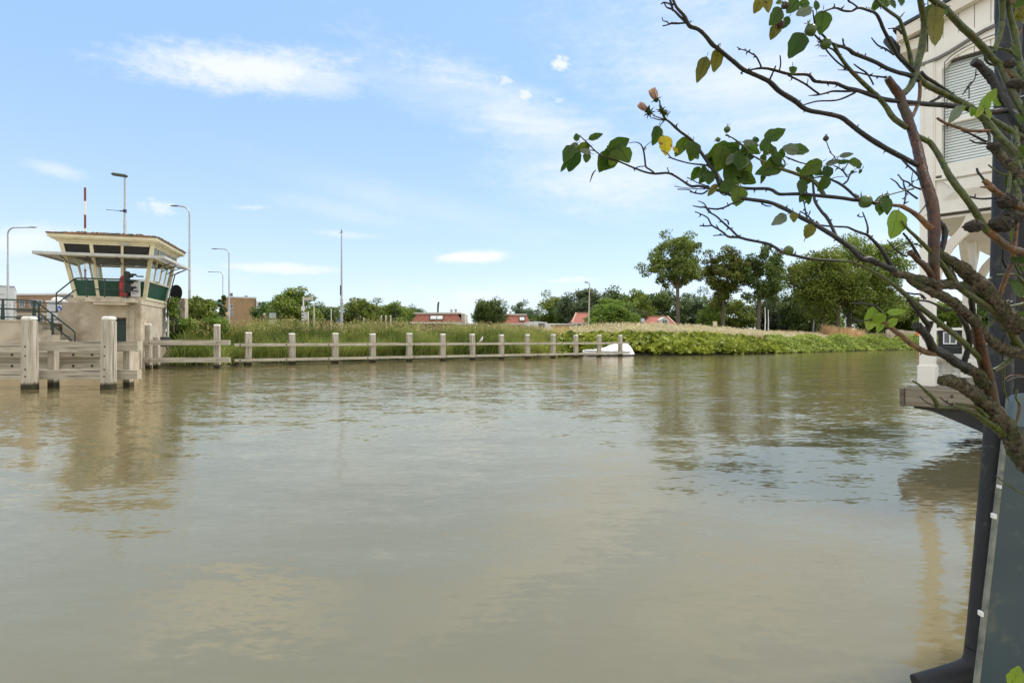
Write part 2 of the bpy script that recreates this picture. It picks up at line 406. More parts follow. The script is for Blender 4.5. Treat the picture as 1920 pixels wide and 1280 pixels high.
def slope(scale, st, rot, loc, detail=2):
    n = G.new('ShaderNodeTexNoise'); G.link(G.mapping(pos, st, (0, 0, R(rot)), loc), n.inputs['Vector']); n.inputs['Scale'].default_value = scale; n.inputs['Detail'].default_value = detail; n.inputs['Roughness'].default_value = 0.55
    q = G.new('ShaderNodeVectorMath', operation='SUBTRACT'); G.link(n.outputs['Color'], q.inputs[0]); q.inputs[1].default_value = (0.5, 0.5, 0.5); return q.outputs[0]
def vscale(v, f):
    q = G.new('ShaderNodeVectorMath', operation='SCALE'); G.link(v, q.inputs[0]); G.put(q.inputs['Scale'], f); return q.outputs[0]
def vadd(a, b):
    q = G.new('ShaderNodeVectorMath', operation='ADD'); G.link(a, q.inputs[0]); G.link(b, q.inputs[1]); return q.outputs[0]
w1 = slope(4.0, (0.5, 1.5, 1), 8, (0, 0, 0)); w2 = slope(11.0, (0.55, 1.5, 1), -12, (4, 1, 0), 3); w3 = slope(1.5, (0.55, 1.25, 1), 20, (1, 7, 0), 3); w4 = slope(22.0, (0.7, 1.4, 1), 0, (3, 3, 0), 1)
sl = vadd(vadd(vscale(w1, G.m('MULTIPLY', amp, 0.25)), vscale(w2, G.m('ADD', G.m('MULTIPLY', amp, 0.4), 0.05))), vadd(vscale(w3, 0.15), vscale(w4, G.m('ADD', G.m('MULTIPLY', amp, 0.16), 0.05))))
ss_ = G.new('ShaderNodeSeparateXYZ'); G.link(sl, ss_.inputs[0])
nn = G.new('ShaderNodeVectorMath', operation='NORMALIZE'); G.link(G.comb(G.m('MULTIPLY', ss_.outputs[0], 0.6), ss_.outputs[1], 1.0), nn.inputs[0]); 
silt = G.mix(G.mapr(patch2, 0.3, 0.7), (0.128, 0.108, 0.05), (0.14, 0.119, 0.058))
nsock = nn.outputs[0]
df = G.new('ShaderNodeBsdfDiffuse'); G.link(silt, df.inputs[0])
gl = G.new('ShaderNodeBsdfGlossy'); gl.inputs['Roughness'].default_value = 0.09; gl.inputs[0].default_value = (1.0, 0.915, 0.77, 1); G.link(nsock, gl.inputs['Normal'])
fr = G.new('ShaderNodeFresnel'); fr.inputs[0].default_value = 2.1; G.link(nsock, fr.inputs['Normal'])
mxw = G.new('ShaderNodeMixShader'); G.link(fr.outputs[0], mxw.inputs[0]); G.link(df.outputs[0], mxw.inputs[1]); G.link(gl.outputs[0], mxw.inputs[2])
ow_ = [n for n in G.n if n.type == 'OUTPUT_MATERIAL'][0]; G.link(mxw.outputs[0], ow_.inputs[0])
wx = [-3000, -200, -60, 60, 200, 3000]; wy = [-600, -50, 0, 40, 120, 3500]
mb = MB()
for j in range(len(wy)-1):
    for i in range(len(wx)-1):
        b0 = mb.n; mb.add([(wx[i], wy[j], 0), (wx[i+1], wy[j], 0), (wx[i+1], wy[j+1], 0), (wx[i], wy[j+1], 0)], [(0, 1, 2, 3)])
mb2 = MB(); mb2.add([(-400, -400, 0), (500, -400, 0), (500, 140, 0), (-400, 140, 0)], [(0, 1, 2, 3)])
wo = mb2.build('canal_water', m); tag(wo, 'murky rippled brown green canal water', kind='structure')
# ------------------------------------------------------------------ vegetation helpers
def blades(name, xy, base_z, hgt, width, lean, mat, rng, segs=3, windx=0.25):
    """curved grass blades as tapering strips"""
    N = len(xy); ang = rng.uniform(0, 2*np.pi, N); L = hgt*rng.uniform(0.6, 1.15, N)
    cx = np.sin(xy[:, 0]*1.9+1.3*np.sin(xy[:, 1]*1.1)); cy = np.sin(xy[:, 1]*2.3+xy[:, 0]*.8)
    L = L*(1+0.14*cx*cy); windx = windx*(1+0.9*cx)
    la = rng.uniform(0, 2*np.pi, N); lm = lean*rng.uniform(0.3, 1.3, N)
    dx = np.cos(la)*lm + windx; dy = np.sin(la)*lm
    side = np.stack([np.cos(ang), np.sin(ang), np.zeros(N)], 1)
    Vs = []; 
    for k in range(segs+1):
        t = k/segs; c = np.stack([xy[:, 0]+dx*L*t*t, xy[:, 1]+dy*L*t*t, base_z+L*(t-0.32*t*t*(np.hypot(dx, dy)))], 1)
        w = width*rng.uniform(0.7, 1.3, N)*(1-t*0.85)
        Vs += [c-side*w[:, None]/2, c+side*w[:, None]/2]
    V = np.stack(Vs, 1).reshape(-1, 3); n = 2*(segs+1); b = np.arange(N)*n
    F = np.concatenate([np.stack([b+2*k, b+2*k+1, b+2*k+3, b+2*k+2], 1) for k in range(segs)])
    return np_mesh(name, V, F, mat)
def leaf_cloud(C, size, rng, up=0.3, aspect=0.6):
    N = len(C); n = rng.normal(size=(N, 3)); n[:, 2] += up; n /= np.linalg.norm(n, axis=1)[:, None]
    a = np.cross(n, rng.normal(size=(N, 3))); a /= np.linalg.norm(a, axis=1)[:, None]; b = np.cross(n, a)
    s = (size*rng.uniform(0.6, 1.35, N))[:, None]
    V = np.stack([C-a*s*0.5, C+b*s*0.5*aspect+n*s*0.08, C+a*s*0.5, C-b*s*0.5*aspect+n*s*0.08], 1).reshape(-1, 3)
    q = np.arange(N)*4; return V, np.stack([q, q+1, q+2, q+3], 1)
def scatter(rng, n, x0, x1, y0, y1, cond):
    out = []
    tot = 0
    while tot < n:
        p = np.stack([rng.uniform(x0, x1, n*2), rng.uniform(y0, y1, n*2)], 1); d = bank_dist(p[:, 0], p[:, 1])
        p = p[cond(p[:, 0], p[:, 1], d, rng)]; out.append(p); tot += len(p)
        if len(p) == 0: break
    return np.concatenate(out)[:n]
rng = np.random.default_rng(5)
reed_m = leafmat('reed_leaves', [(0.02, 0.055, 0.008), (0.06, 0.12, 0.015), (0.14, 0.21, 0.03), (0.34, 0.38, 0.1)], 0.35)
ygr_m = leafmat('yellow_green_grass', [(0.14, 0.2, 0.02), (0.28, 0.33, 0.04), (0.42, 0.4, 0.1)], 0.3)
dry_m = leafmat('dry_grass', [(0.5, 0.33, 0.13), (0.68, 0.5, 0.22), (0.78, 0.66, 0.38), (0.45, 0.42, 0.12)], 0.3)
pale_m = leafmat('pale_seedheads', [(0.62, 0.54, 0.32), (0.75, 0.68, 0.46), (0.5, 0.47, 0.24)], 0.3)
butter_m = leafmat('butterbur_leaves', [(0.045, 0.07, 0.006), (0.15, 0.18, 0.014), (0.31, 0.32, 0.04)], 0.35)
shrub_m = leafmat('bank_shrub_leaves', [(0.08, 0.13, 0.02), (0.2, 0.26, 0.035), (0.36, 0.4, 0.09)], 0.35)
def gh(p): return ground_z(p[:, 0], p[:, 1])
# reeds along the fence
p = scatter(rng, 42000, -19, 7, 28, 56, lambda x, y, d, r: (d > 0.15) & (d < 7.5) & (r.random(len(x)) < 1.25-d/9) & (x < 2+d*0.3+r.normal(size=len(x))*1.2) & ~((x < -17.2-(y-28)*.3) & (y < 34)))
hh = 1.45 + 0.35*np.sin(p[:, 0]*0.7)*np.cos(p[:, 1]*0.5)
hh = np.where(p[:, 0] < -12.5, hh*0.92, hh)
o = blades('reeds', p, gh(p)-0.05, hh*0.98, 0.05, 0.5, reed_m, rng, 4); tag(o, 'tall green reeds arching behind the long wooden fence', 'reeds', kind='stuff')
# reed seed plumes, reddish tops
p2 = scatter(rng, 2600, -18, 3, 31, 58, lambda x, y, d, r: (d > 2.0) & (d < 8))
C = np.stack([p2[:, 0], p2[:, 1], gh(p2)+1.1+rng.uniform(0, .5, len(p2))], 1); C = np.repeat(C, 4, 0)+rng.normal(size=(len(p2)*4, 3))*np.array([.07, .07, .1])
Vv, Ff = leaf_cloud(C, 0.13, rng, 0, 0.35)
plume_m = leafmat('reed_plumes', [(0.2, 0.13, 0.06), (0.32, 0.22, 0.1), (0.3, 0.28, 0.1)], 0.3)
o = np_mesh('reed_plumes', Vv, Ff, plume_m); tag(o, 'brownish seed plumes over the green reeds', 'reed plumes', kind='stuff')
# yellow green grass, right part behind the fence and left of the reeds
p = scatter(rng, 26000, -19, 16, 28, 62, lambda x, y, d, r: (d > 0.1) & (d < 9) & ((x > 0.5-d*0.2+r.normal(size=len(x))) | ((x < -9) & (d > 3.0))) & (x < 9+d*0.25) & ~((x < -17.2-(y-28)*.3) & (y < 34)))
o = blades('meadow_grass', p, gh(p)-0.03, 1.0+0.25*np.sin(p[:, 0]), 0.04, 0.4, ygr_m, rng, 3); tag(o, 'yellow green grass on the bank behind the fence', 'grass', kind='stuff')
# dry tan grass along the crest
p = scatter(rng, 34000, -6, 75, 44, 105, lambda x, y, d, r: (d > 4.6) & (d < 12.5) & (x > -7+r.normal(size=len(x))*3) & (r.random(len(x)) < np.clip(75/np.maximum(y, 1)-.3, .2, 1)))
hgt = np.interp(p[:, 0], [-6, 5, 12, 22, 34, 50, 75], [0.85, 1.1, 1.4, 1.3, 0.8, 0.7, 0.6])
o = blades('dry_grass', p, gh(p)-0.03, hgt, 0.05, 0.35, dry_m, rng, 3); tag(o, 'dry tan grass along the crest of the bank', 'dry grass', kind='stuff')
p2 = scatter(rng, 9000, 6, 45, 52, 85, lambda x, y, d, r: (d > 4.2) & (d < 10))
hgt2 = np.interp(p2[:, 0], [6, 12, 22, 34, 45], [1.05, 1.35, 1.25, 0.75, 0.6])
C = np.stack([p2[:, 0], p2[:, 1], gh(p2)+hgt2*rng.uniform(.75, 1.1, len(p2))], 1); C = np.repeat(C, 3, 0)+rng.normal(size=(len(p2)*3, 3))*0.07
Vv, Ff = leaf_cloud(C, 0.13, rng, 0.6, 0.8)
o = np_mesh('withered_flowers', Vv, Ff, pale_m); tag(o, 'cream coloured withered flower heads over the leafy bank', 'wildflowers', kind='stuff')
# big-leaved butterbur bank
p = scatter(rng, 13000, 4, 34, 46, 72, lambda x, y, d, r: (d > -0.25) & (d < 5.2-(np.clip(x-20, 0, 10)*0.36)) & (x > 3.5+d*0.4) & (x < 29))
top = np.interp(bank_dist(p[:, 0], p[:, 1]), [-.3, 0.1, 1.0, 2.5, 5], [0.55, 0.85, 1.15, 1.0, 0.85])*np.interp(p[:, 0], [4, 7, 20, 29], [0.95, 1.05, 1.0, 0.6])
lum = 0.16*np.sin(p[:, 0]*2.1)*np.sin(p[:, 1]*1.7)+0.12*np.sin(p[:, 0]*5.3+p[:, 1]*3.1)
zz = np.maximum(gh(p), 0)+(top+lum)*rng.uniform(0.25, 1.0, len(p))**0.6
def disks(C, size, rng, nseg=7):
    N = len(C); n = rng.normal(size=(N, 3))*0.55; n[:, 2] += 0.9; n[:, 1] -= 0.55; n /= np.linalg.norm(n, axis=1)[:, None]
    a = np.cross(n, rng.normal(size=(N, 3))); a /= np.linalg.norm(a, axis=1)[:, None]; b = np.cross(n, a); s = size*rng.uniform(0.6, 1.3, N)
    Vs = [C-n*(s*0.18)[:, None]]
    for k in range(nseg):
        t = 2*np.pi*(k+.5)/nseg; rr = 0.5*(1.0 if k not in (0,) else 0.62); Vs.append(C+(a*np.cos(t)+b*np.sin(t))*(s*rr)[:, None]+n*(s*rng.uniform(-.06, .06, N))[:, None])
    V = np.stack(Vs, 1).reshape(-1, 3); q = np.arange(N)*(nseg+1)
    F = np.concatenate([np.stack([q, q+1+k, q+1+(k+1) % nseg], 1) for k in range(nseg)]); return V, F
C = np.stack([p[:, 0], p[:, 1], zz], 1); Vv, Ff = disks(C, 0.42, rng)
o = np_mesh('leafy_bank_plants', Vv, Ff, butter_m, smooth=False); tag(o, 'broad round leaved green plants covering the bank down to the water', 'ground cover', kind='stuff')
# shrubby green bank to the right
p = scatter(rng, 34000, 26, 110, 55, 105, lambda x, y, d, r: (d > -0.4) & (d < 5) & (x > 27+d*0.5) & (r.random(len(x)) < np.clip(1.6-x/70, .15, 1)))
dd = bank_dist(p[:, 0], p[:, 1]); lum = 0.75+0.3*np.sin(p[:, 0]*0.9)+0.2*np.sin(p[:, 0]*2.3+p[:, 1])
top = np.interp(dd, [-.4, 0.3, 1.5, 5], [0.4, 0.9, 1.25, 0.7])*lum*np.interp(p[:, 0], [26, 34, 110], [0.75, 1.05, 1.1])
C = np.stack([p[:, 0], p[:, 1], np.maximum(gh(p), 0)+top*rng.uniform(0.1, 1.0, len(p))**0.6], 1); Vv, Ff = leaf_cloud(C, 0.3, rng, 0.6, 0.55)
o = np_mesh('bank_shrubs', Vv, Ff, shrub_m); tag(o, 'fresh green waterside scrub along the far right bank', 'bank shrubs', kind='stuff')
# orange plume grasses at the foot of the big trees
rr = []
for (px, w, n) in ((1500, 60, 700), (1556, 10, 500), (1590, 22, 1500), (1440, 60, 500)):
    cx = PX(px, 84); rr.append(np.stack([cx+rng.normal(size=n)*w/FPX*84*.6, 84+rng.normal(size=n)*.7], 1))
p = np.concatenate(rr); hgt = np.where(np.abs(p[:, 0]-PX(1590, 84)) < 2.2, 1.75, np.where(np.abs(p[:, 0]-PX(1556, 84)) < 1, 1.8, .8))
orange_m = leafmat('orange_plume_grass', [(0.5, 0.28, 0.13), (0.6, 0.38, 0.2), (0.55, 0.42, 0.25)], 0.35)
o = blades('plume_grass', p, gh(p)+0.0, hgt, 0.09, 0.3, orange_m, rng, 3, 0.05); tag(o, 'orange brown plume grass below the big trees', 'plume grass', kind='stuff')
# ------------------------------------------------------------------ trees
TL = {'ash': leafmat('ash_leaves', [(0.05, 0.08, 0.014), (0.1, 0.14, 0.024), (0.2, 0.23, 0.045)], 0.3),
      'dark': leafmat('dark_leaves', [(0.035, 0.065, 0.014), (0.07, 0.115, 0.022), (0.13, 0.18, 0.04)], 0.25),
      'mid': leafmat('mid_leaves', [(0.06, 0.1, 0.014), (0.12, 0.17, 0.022), (0.22, 0.27, 0.045)], 0.3),
      'grey': leafmat('willow_leaves', [(0.05, 0.085, 0.035), (0.09, 0.125, 0.055), (0.15, 0.185, 0.09)], 0.3),
      'lime': leafmat('lime_leaves', [(0.09, 0.16, 0.02), (0.14, 0.22, 0.03), (0.2, 0.28, 0.045)], 0.35)}
def tree_mesh(H, fork, rad, cz, rz, seed, nclump, nleaf, lsize, mat, trunk_r, limbs=7, clump_r=None, name='tree', label='', group=None, loc=(0, 0, 0), skew=0.0, flat=0.0, stems=1):
    """tapered trunk with limbs, crown of leaf clumps filling an uneven ellipsoid"""
    rg = np.random.default_rng(seed); rn = random.Random(seed)
    root = thing(name, label, 'tree', loc, 0, group)
    tb = MB(); cc = Vector((skew, 0, cz))
    tops = []
    for sx in range(stems):
        ox = (sx-(stems-1)/2)*rad*0.5
        a = Vector((ox*0.7, 0, -0.4)); b = Vector((ox+skew*0.3, 0, fork))
        mid = a.lerp(b, 0.5)+Vector((rn.uniform(-.1, .1), rn.uniform(-.1, .1), 0))
        tb.tube([a, a.lerp(mid, .3)+Vector((0, 0, .1)), mid, b], [trunk_r*1.35, trunk_r*1.05, trunk_r*.95, trunk_r*.82], 9); tops.append(b)
    if clump_r is None: clump_r = rad*0.26
    cl = []
    tries = 0
    while len(cl) < nclump and tries < 5000:
        tries += 1
        v = Vector(rg.normal(size=3)); v.normalize(); r = rg.uniform(0.3, 0.98)**0.55
        wob = 1+0.2*math.sin(3*math.atan2(v.y, v.x)+seed)+0.14*math.sin(5*v.z+seed*2)+0.1*math.sin(7*math.atan2(v.y, v.x)+v.z*4)
        p = Vector((v.x*rad*r*wob, v.y*rad*r*wob*0.95, v.z*rz*r*wob))
        if flat and p.z < -rz*flat: continue
        cl.append(cc+p)
    for i in range(limbs*stems):
        b = tops[i % stems]; t = cl[i % len(cl)]
        m1 = b.lerp(t, 0.45)+Vector((0, 0, rz*0.12)); rr = trunk_r*0.5
        tb.tube([b-Vector((0, 0, .25)), b.lerp(m1, .5)+Vector((rn.uniform(-.2, .2), rn.uniform(-.2, .2), 0)), m1, t], [rr, rr*.75, rr*.5, rr*.15], 6)
        for k in range(4):
            t2 = min(cl, key=lambda q: (q-(m1.lerp(t, rn.random())+Vector([rn.uniform(-1, 1)*rad*.5 for _ in range(3)]))).length)
            tb.tube([m1, m1.lerp(t2, .5)+Vector((0, 0, .2)), t2], [rr*.4, rr*.25, rr*.08], 5)
    tb.build('trunk', bark, root, smooth=True, local=True)
    per = max(1, nleaf//len(cl)); Cs = []
    for c in cl:
        d = rg.normal(size=(per, 3)); d /= np.linalg.norm(d, axis=1)[:, None]; d *= (rg.uniform(0.2, 1, per)**0.45)[:, None]
        s = clump_r*rg.uniform(0.65, 1.3); Cs.append(np.array(c)+d*np.array([s, s, s*0.72])+rg.normal(size=(per, 3))*s*0.12)
    C = np.concatenate(Cs); Vv, Ff = leaf_cloud(C, lsize, rg, 0.3, 0.62)
    np_mesh('crown', Vv, Ff, mat, root)
    return root
# four large trees on the right, real distance 85-90 m
def big_tree(px, Yd, x0, x1, ytop, ybot, seed, label, mat, nc, nl, tr, flat=0.0, gz=1.9, cr=None, stems=1, ls=.34, limbs=8):
    k = Yd/FPX; zt = PZ(ytop, Yd)-gz; zb = PZ(ybot, Yd)-gz; rad = (x1-x0)/2*k; cx = ((x0+x1)/2-px)*k
    return tree_mesh(zt, zb+(zt-zb)*0.12, rad*0.92, (zt+zb)/2, (zt-zb)/2*0.92, seed, nc, nl, ls, mat, tr, limbs, cr, 'tree', label, 'large trees on the right bank', (PX(px, Yd), Yd, gz), cx, flat, stems)
big_tree(1272, 85, 1212, 1322, 440, 552, 11, 'open crowned tree with a bare forked trunk, standing furthest left of the tall trees', TL['ash'], 110, 17000, .3, cr=.8, ls=.3)
big_tree(1355, 87, 1312, 1402, 450, 580, 23, 'slender dark tree between the forked tree and the shorter round one', TL['ash'], 110, 17000, .28, cr=.85, ls=.3)
big_tree(1420, 84, 1386, 1474, 462, 570, 37, 'shorter rounded dark tree left of the two white poles', TL['dark'], 95, 17000, .3, cr=.85, ls=.3)
big_tree(1557, 90, 1480, 1625, 462, 590, 41, 'broad dense green tree with pale trunks rising behind the orange plume grass', TL['mid'], 120, 30000, .42, cr=1.5, stems=2, ls=.36)
big_tree(1606, 94, 1540, 1690, 446, 600, 59, 'tallest dense green tree, half behind the rose branches on the right', TL['mid'], 130, 32000, .4, cr=1.6, stems=2, ls=.36)
t = big_tree(916, 86, 887, 945, 564, 612, 71, 'solitary round dark tree between the two red mansard roofs', TL['dark'], 150, 15000, .25, cr=.75, ls=.26, limbs=6, gz=1.2); t['group'] = 'trees in the far row'
# background trees
protos = {}
BG = [ # px, ytop, width px, Y, kind, label
 (512, 566, 66, 128, 'dark', 'low dark tree just right of the brown brick block'),
 (553, 543, 74, 98, 'mid', 'tallest tree behind the signpost, bushy and mid green'),
 (606, 574, 66, 122, 'dark', 'brownish dark tree left of the tall thin mast'),
 (672, 562, 66, 108, 'mid', 'rounded tree directly right of the tall thin mast'),
 (706, 572, 60, 116, 'mid', 'lower tree in the middle of the row left of the red roofs'),
 (742, 569, 56, 112, 'mid', 'tree beside the thin dark pole left of the red roofs'),
 (774, 578, 34, 122, 'dark', 'small tree touching the left end of the first red mansard roof'),
 (984, 574, 50, 132, 'grey', 'grey green tree behind the small mansard roof'),
 (1036, 559, 50, 122, 'mid', 'pointed green tree right of the small mansard roof'),
 (1066, 562, 56, 118, 'dark', 'dark tree left of the gabled red roof'),
 (1104, 538, 76, 112, 'grey', 'high feathery willow behind the gabled red roof and its lamp'),
 (1146, 566, 84, 88, 'lime', 'bright yellow green bush at the right end of the gabled red roof'),
 (1158, 548, 70, 116, 'dark', 'dark tree above the bright yellow green bush'),
 (1196, 547, 50, 104, 'mid', 'narrow upright tree left of the low red roof with a white dormer'),
 (1240, 550, 70, 116, 'dark', 'dark tree directly behind the low red roof with a white dormer'),
 (1300, 556, 66, 122, 'grey', 'pale loose tree between the first two tall trunks'),
 (1336, 565, 44, 106, 'lime', 'light green bush left of the yellow sign'),
 (1378, 564, 58, 112, 'mid', 'low green tree between the second and third tall trunks'),
 (1450, 552, 70, 120, 'grey', 'hazy grey green tree behind the two white poles'),
 (1500, 548, 60, 112, 'dark', 'dark tree behind the leaning white lamp'),
 (1540, 560, 70, 122, 'mid', 'low tree behind the trunks of the broad tree'),
 (1650, 545, 90, 104, 'mid', 'low spreading tree under the right side of the tallest tree'),
 (1705, 560, 80, 100, 'mid', 'green tree beside the first cream veranda post'),
 (1775, 572, 80, 92, 'lime', 'light green tree seen between the first two veranda posts'),
 (1835, 566, 90, 96, 'dark', 'dark tree seen between the last veranda post and the drainpipe'),
 (1000, 590, 60, 128, 'dark', 'low dark hedge like tree right above the garden wall'),
 (1180, 575, 60, 100, 'dark', 'low dark tree beside the bright yellow green bush'),
 (640, 585, 60, 125, 'dark', 'low dark tree behind the foot of the tall thin mast')]
for i, (px, yt, w, Yd, kd, lab) in enumerate(BG):
    key = (kd, i % 2)
    if key not in protos:
        t = tree_mesh(10, 1.6, 4.2, 5.0, 5.0, 100+i*7, 120, 17000, 0.42, TL[kd], 0.22, 6, 1.3, 'tree', lab, 'trees in the far row', (0, 0, 0)); protos[key] = t
    else: t = copy_tree(protos[key])
    k = Yd/FPX; s_h = (PZ(yt, Yd)-1.9)/9.9; s_w = w*k/7.6
    t.location = (PX(px, Yd), Yd, 1.9); t.scale = (s_w, s_w, s_h); t.rotation_euler = (0, 0, i*1.3); t['label'] = lab
def bush(px, yt, w, Yd, gz, kd, lab, seed, n=6000, ls=.13, zb=None):
    k = Yd/FPX; H = PZ(yt, Yd)-gz; r = w*k/2
    rg = np.random.default_rng(seed); root = thing('bush', lab, 'bush', (PX(px, Yd), Yd, gz))
    tb = MB(); Cs = []
    for i in range(26):
        a = rg.uniform(0, 6.28); rr = r*rg.uniform(0.1, .8); c = np.array([math.cos(a)*rr, math.sin(a)*rr, H*rg.uniform(.3, .82)])
        s = r*0.36; d = rg.normal(size=(n//26, 3)); d /= np.linalg.norm(d, axis=1)[:, None]; d *= (rg.uniform(.1, 1, n//26)**.45)[:, None]*s; Cs.append(c+d)
        if i < 12: tb.tube([(0, 0, -.1), tuple(c*np.array([.3, .3, .5])), tuple(c)], [.03, .02, .008], 5)
    tb.build('stem', bark, root, local=True); Vv, Ff = leaf_cloud(np.concatenate(Cs), ls, rg, .4, .6); np_mesh('foliage', Vv, Ff, TL[kd], root); return root
bush(378, 554, 72, 36, 1.9, 'mid', 'leafy green bush beside the concrete wall behind the bridge cabin', 3, 9000, .15)
bush(345, 594, 60, 32.5, 0.9, 'lime', 'low weedy bush below the cabin at the start of the bank', 4, 6000, .13)
bush(398, 588, 60, 33.5, 1.0, 'lime', 'low weedy shrub filling the bank below the pair of lamps', 14, 6000, .13)
bush(417, 540, 16, 38, 1.9, 'dark', 'thin sapling poking up by the pair of lamps', 8, 900, .13)
bush(326, 545, 26, 30.9, 1.9, 'lime', 'spindly young shrub growing in front of the round black disc', 9, 900, .12)
# ------------------------------------------------------------------ wooden guard fences in the water
def bolt_head(parent, p, r=0.03, n=(0, -1, 0)):
    b = MB(); b.lathe([(r*1.25, 0), (r*1.25, r*.25), (r*.8, r*.5), (r*.5, r*.9)], p, 8, n); return b.build('bolt', bolt_m, parent)
def post(parent, x, y, rz, w, d, z1, tp=0.92, cap=True, bolts=(), name='post', z0=-0.6, leanx=0.0, capz=0.1):
    Mx = Matrix.Translation((x, y, 0)) @ Matrix.Rotation(rz, 4, 'Z') @ Matrix.Rotation(leanx, 4, 'Y')
    b = MB(); b.box((-w/2, -d/2, z0), (w/2, d/2, z1-capz), Mx, taper=tp, bev=w*0.07)
    o = b.build(name, wood_v, parent)
    if cap:
        k = tp*0.99; c = MB(); c.box((-w/2*k-.01, -d/2*k-.01, z1-capz), (w/2*k+.01, d/2*k+.01, z1), Mx, taper=0.93, bev=capz*0.3); c.build('post_cap', capm, o)
    for (bx, bz) in bolts:
        kk = 1-(1-tp)*(bz-z0)/(z1-z0); q = Mx @ Vector((bx, -d/2*kk-.001, bz)); n = Mx.to_3x3() @ Vector((0, -1, 0)); bolt_head(o, q, w*0.055, n)
    return o
def rail(parent, a, b, h, w, bolts=(), name='rail', bolt_r=0.025):
    a, b = Vector(a), Vector(b); d = (b-a).normalized(); n = Vector((d.y, -d.x, 0)).normalized()
    mb = MB(); mb.beam(a, b, w, h); 
    L = (b-a).length; ang = math.atan2(d.y, d.x)
    me = MB(); vs = [Matrix.Rotation(-ang, 4, 'Z') @ (Vector(v)-a) for v in mb.v]; me.add(vs, mb.f)
    o = me.build(name, wood_h, None); im = wmat(parent).inverted()
    o.parent = parent; o.matrix_basis = im @ (Matrix.Translation(a) @ Matrix.Rotation(ang, 4, 'Z'))
    for t in bolts:
        q = a.lerp(b, t)+n*(w/2+.001); bolt_head(o, q, bolt_r, n)
    return o
# long fence
fa, fb = Vector((-14.43, 31.1, 0)), Vector((9.2, 48.2, 0)); fang = math.atan2(fb.y-fa.y, fb.x-fa.x); fd = (fb-fa).normalized(); fn = Vector((fd.y, -fd.x, 0))
ft = thing('guard_fence', 'long two-rail wooden guard fence with thirteen white capped posts running along the reeds', 'fence', (fa.x, fa.y, 0), fang)
pxs = [464.5, 548, 628, 699, 767, 830, 886, 940, 989, 1037, 1080, 1123, 1163]
for i, px in enumerate(pxs):
    k = (px-960)/FPX; den = fd.x-k*fd.y; t = (k*fa.y-fa.x)/den; q = fa+fd*t
    h = 1.81+[0.01, -.03, .0, -.02, .02, 0, .01, -.03, .0, .02, -.01, 0, 0][i]
    post(ft, q.x, q.y, fang+[0.05, -.03, .02, 0, .04, -.05, .02, .03, -.02, .04, 0, -.03, .02][i], .34, .28, h, 0.95, leanx=[.018, -.014, .01, -.008, .014, 0, -.016, .007, 0, .015, -.012, .01, 0][i])
q0 = fa-fd*0.75+fn*.27; L = (fb-fa).length+1.5
segs = [(0, 0.335), (0.335, 0.665), (0.665, 1)]
for (h, zc) in ((.16, 1.13), (.15, .3)):
    for (s0, s1) in segs:
        a = q0+fd*(L*s0+.012)+Vector((0, 0, zc)); b = q0+fd*(L*s1-.012)+Vector((0, 0, zc+.005)); rail(ft, a, b, h, .12, [(j+.12)/4.3 for j in range(4)] , bolt_r=.035)
# middle fence with two posts
pa, pb = Vector((PX(281, 27.8), 27.8, 0)), Vector((PX(407, 28.3), 28.3, 0)); ang = math.atan2(pb.y-pa.y, pb.x-pa.x); md = (pb-pa).normalized(); mn = Vector((md.y, -md.x, 0))
mt = thing('guard_fence', 'short two-post wooden guard fence beside the foot of the bridge cabin', 'fence', (pa.x, pa.y, 0), ang)
post(mt, pa.x-.1, pa.y, ang, .3, .22, PZ(607, 27.8), .97, bolts=((0, .62), (0, .75), (0, .28), (0, 1.75), (0, 1.62)))
post(mt, pa.x+.1, pa.y+.36, ang, .26, .24, 1.65, .97, cap=False)
post(mt, pb.x, pb.y, ang, .29, .22, PZ(608, 28.3), .95, bolts=((0, .62), (0, .28)))
for zc, h in ((1.27, .24), (.42, .24)):
    rail(mt, Vector((PX(253, 27.5), 27.5, zc)), Vector((PX(431, 28.0), 28.0, zc-.0)), h, .16, (.155, .87))
# heavy timber fender in front
ht = thing('timber_fender', 'heavy bolted timber fender with two thick white capped piles in front of the stairs', 'fender', (PX(136, 16.3), 16.3, 0))
for px, w, lx in ((56, .36, -.006), (203, .34, .012)):
    x = PX(px, 16.1); zt = PZ(593, 16.1)
    post(ht, x, 16.1, .06 if px < 100 else -.03, w, .27, zt, .88, bolts=[(-.03, z) for z in (1.21, .95, .57, .37, .13, .0)], leanx=lx, capz=.12, z0=-.6)
    post(ht, x+.1, 16.8, .05, .2, .24, 1.3, .95, cap=False)
rail(ht, (PX(-260, 16.55), 16.55, PZ(649, 16.5)), (PX(262, 16.55), 16.55, PZ(649, 16.5)), .27, .2)
rail(ht, (PX(-260, 16.5), 16.5, PZ(702, 16.5)), (PX(261, 16.5), 16.5, PZ(702, 16.5)), .26, .2)
rail(ht, (PX(-260, 16.9), 17.1, PZ(664.5, 17.1)), (PX(194, 17.1), 17.1, PZ(664.5, 17.1)), .17, .16, (.62, .79, .88, .96), bolt_r=.032)
rail(ht, (PX(-260, 16.9), 17.1, PZ(685.5, 17.1)), (PX(194, 17.1), 17.1, PZ(685.5, 17.1)), .15, .16, (.62, .79, .88, .96), bolt_r=.032)
rail(ht, (PX(-260, 16.9), 17.28, PZ(675, 17.2)), (PX(190, 17.28), 17.28, PZ(675, 17.2)), .34, .1, name='backing_board')
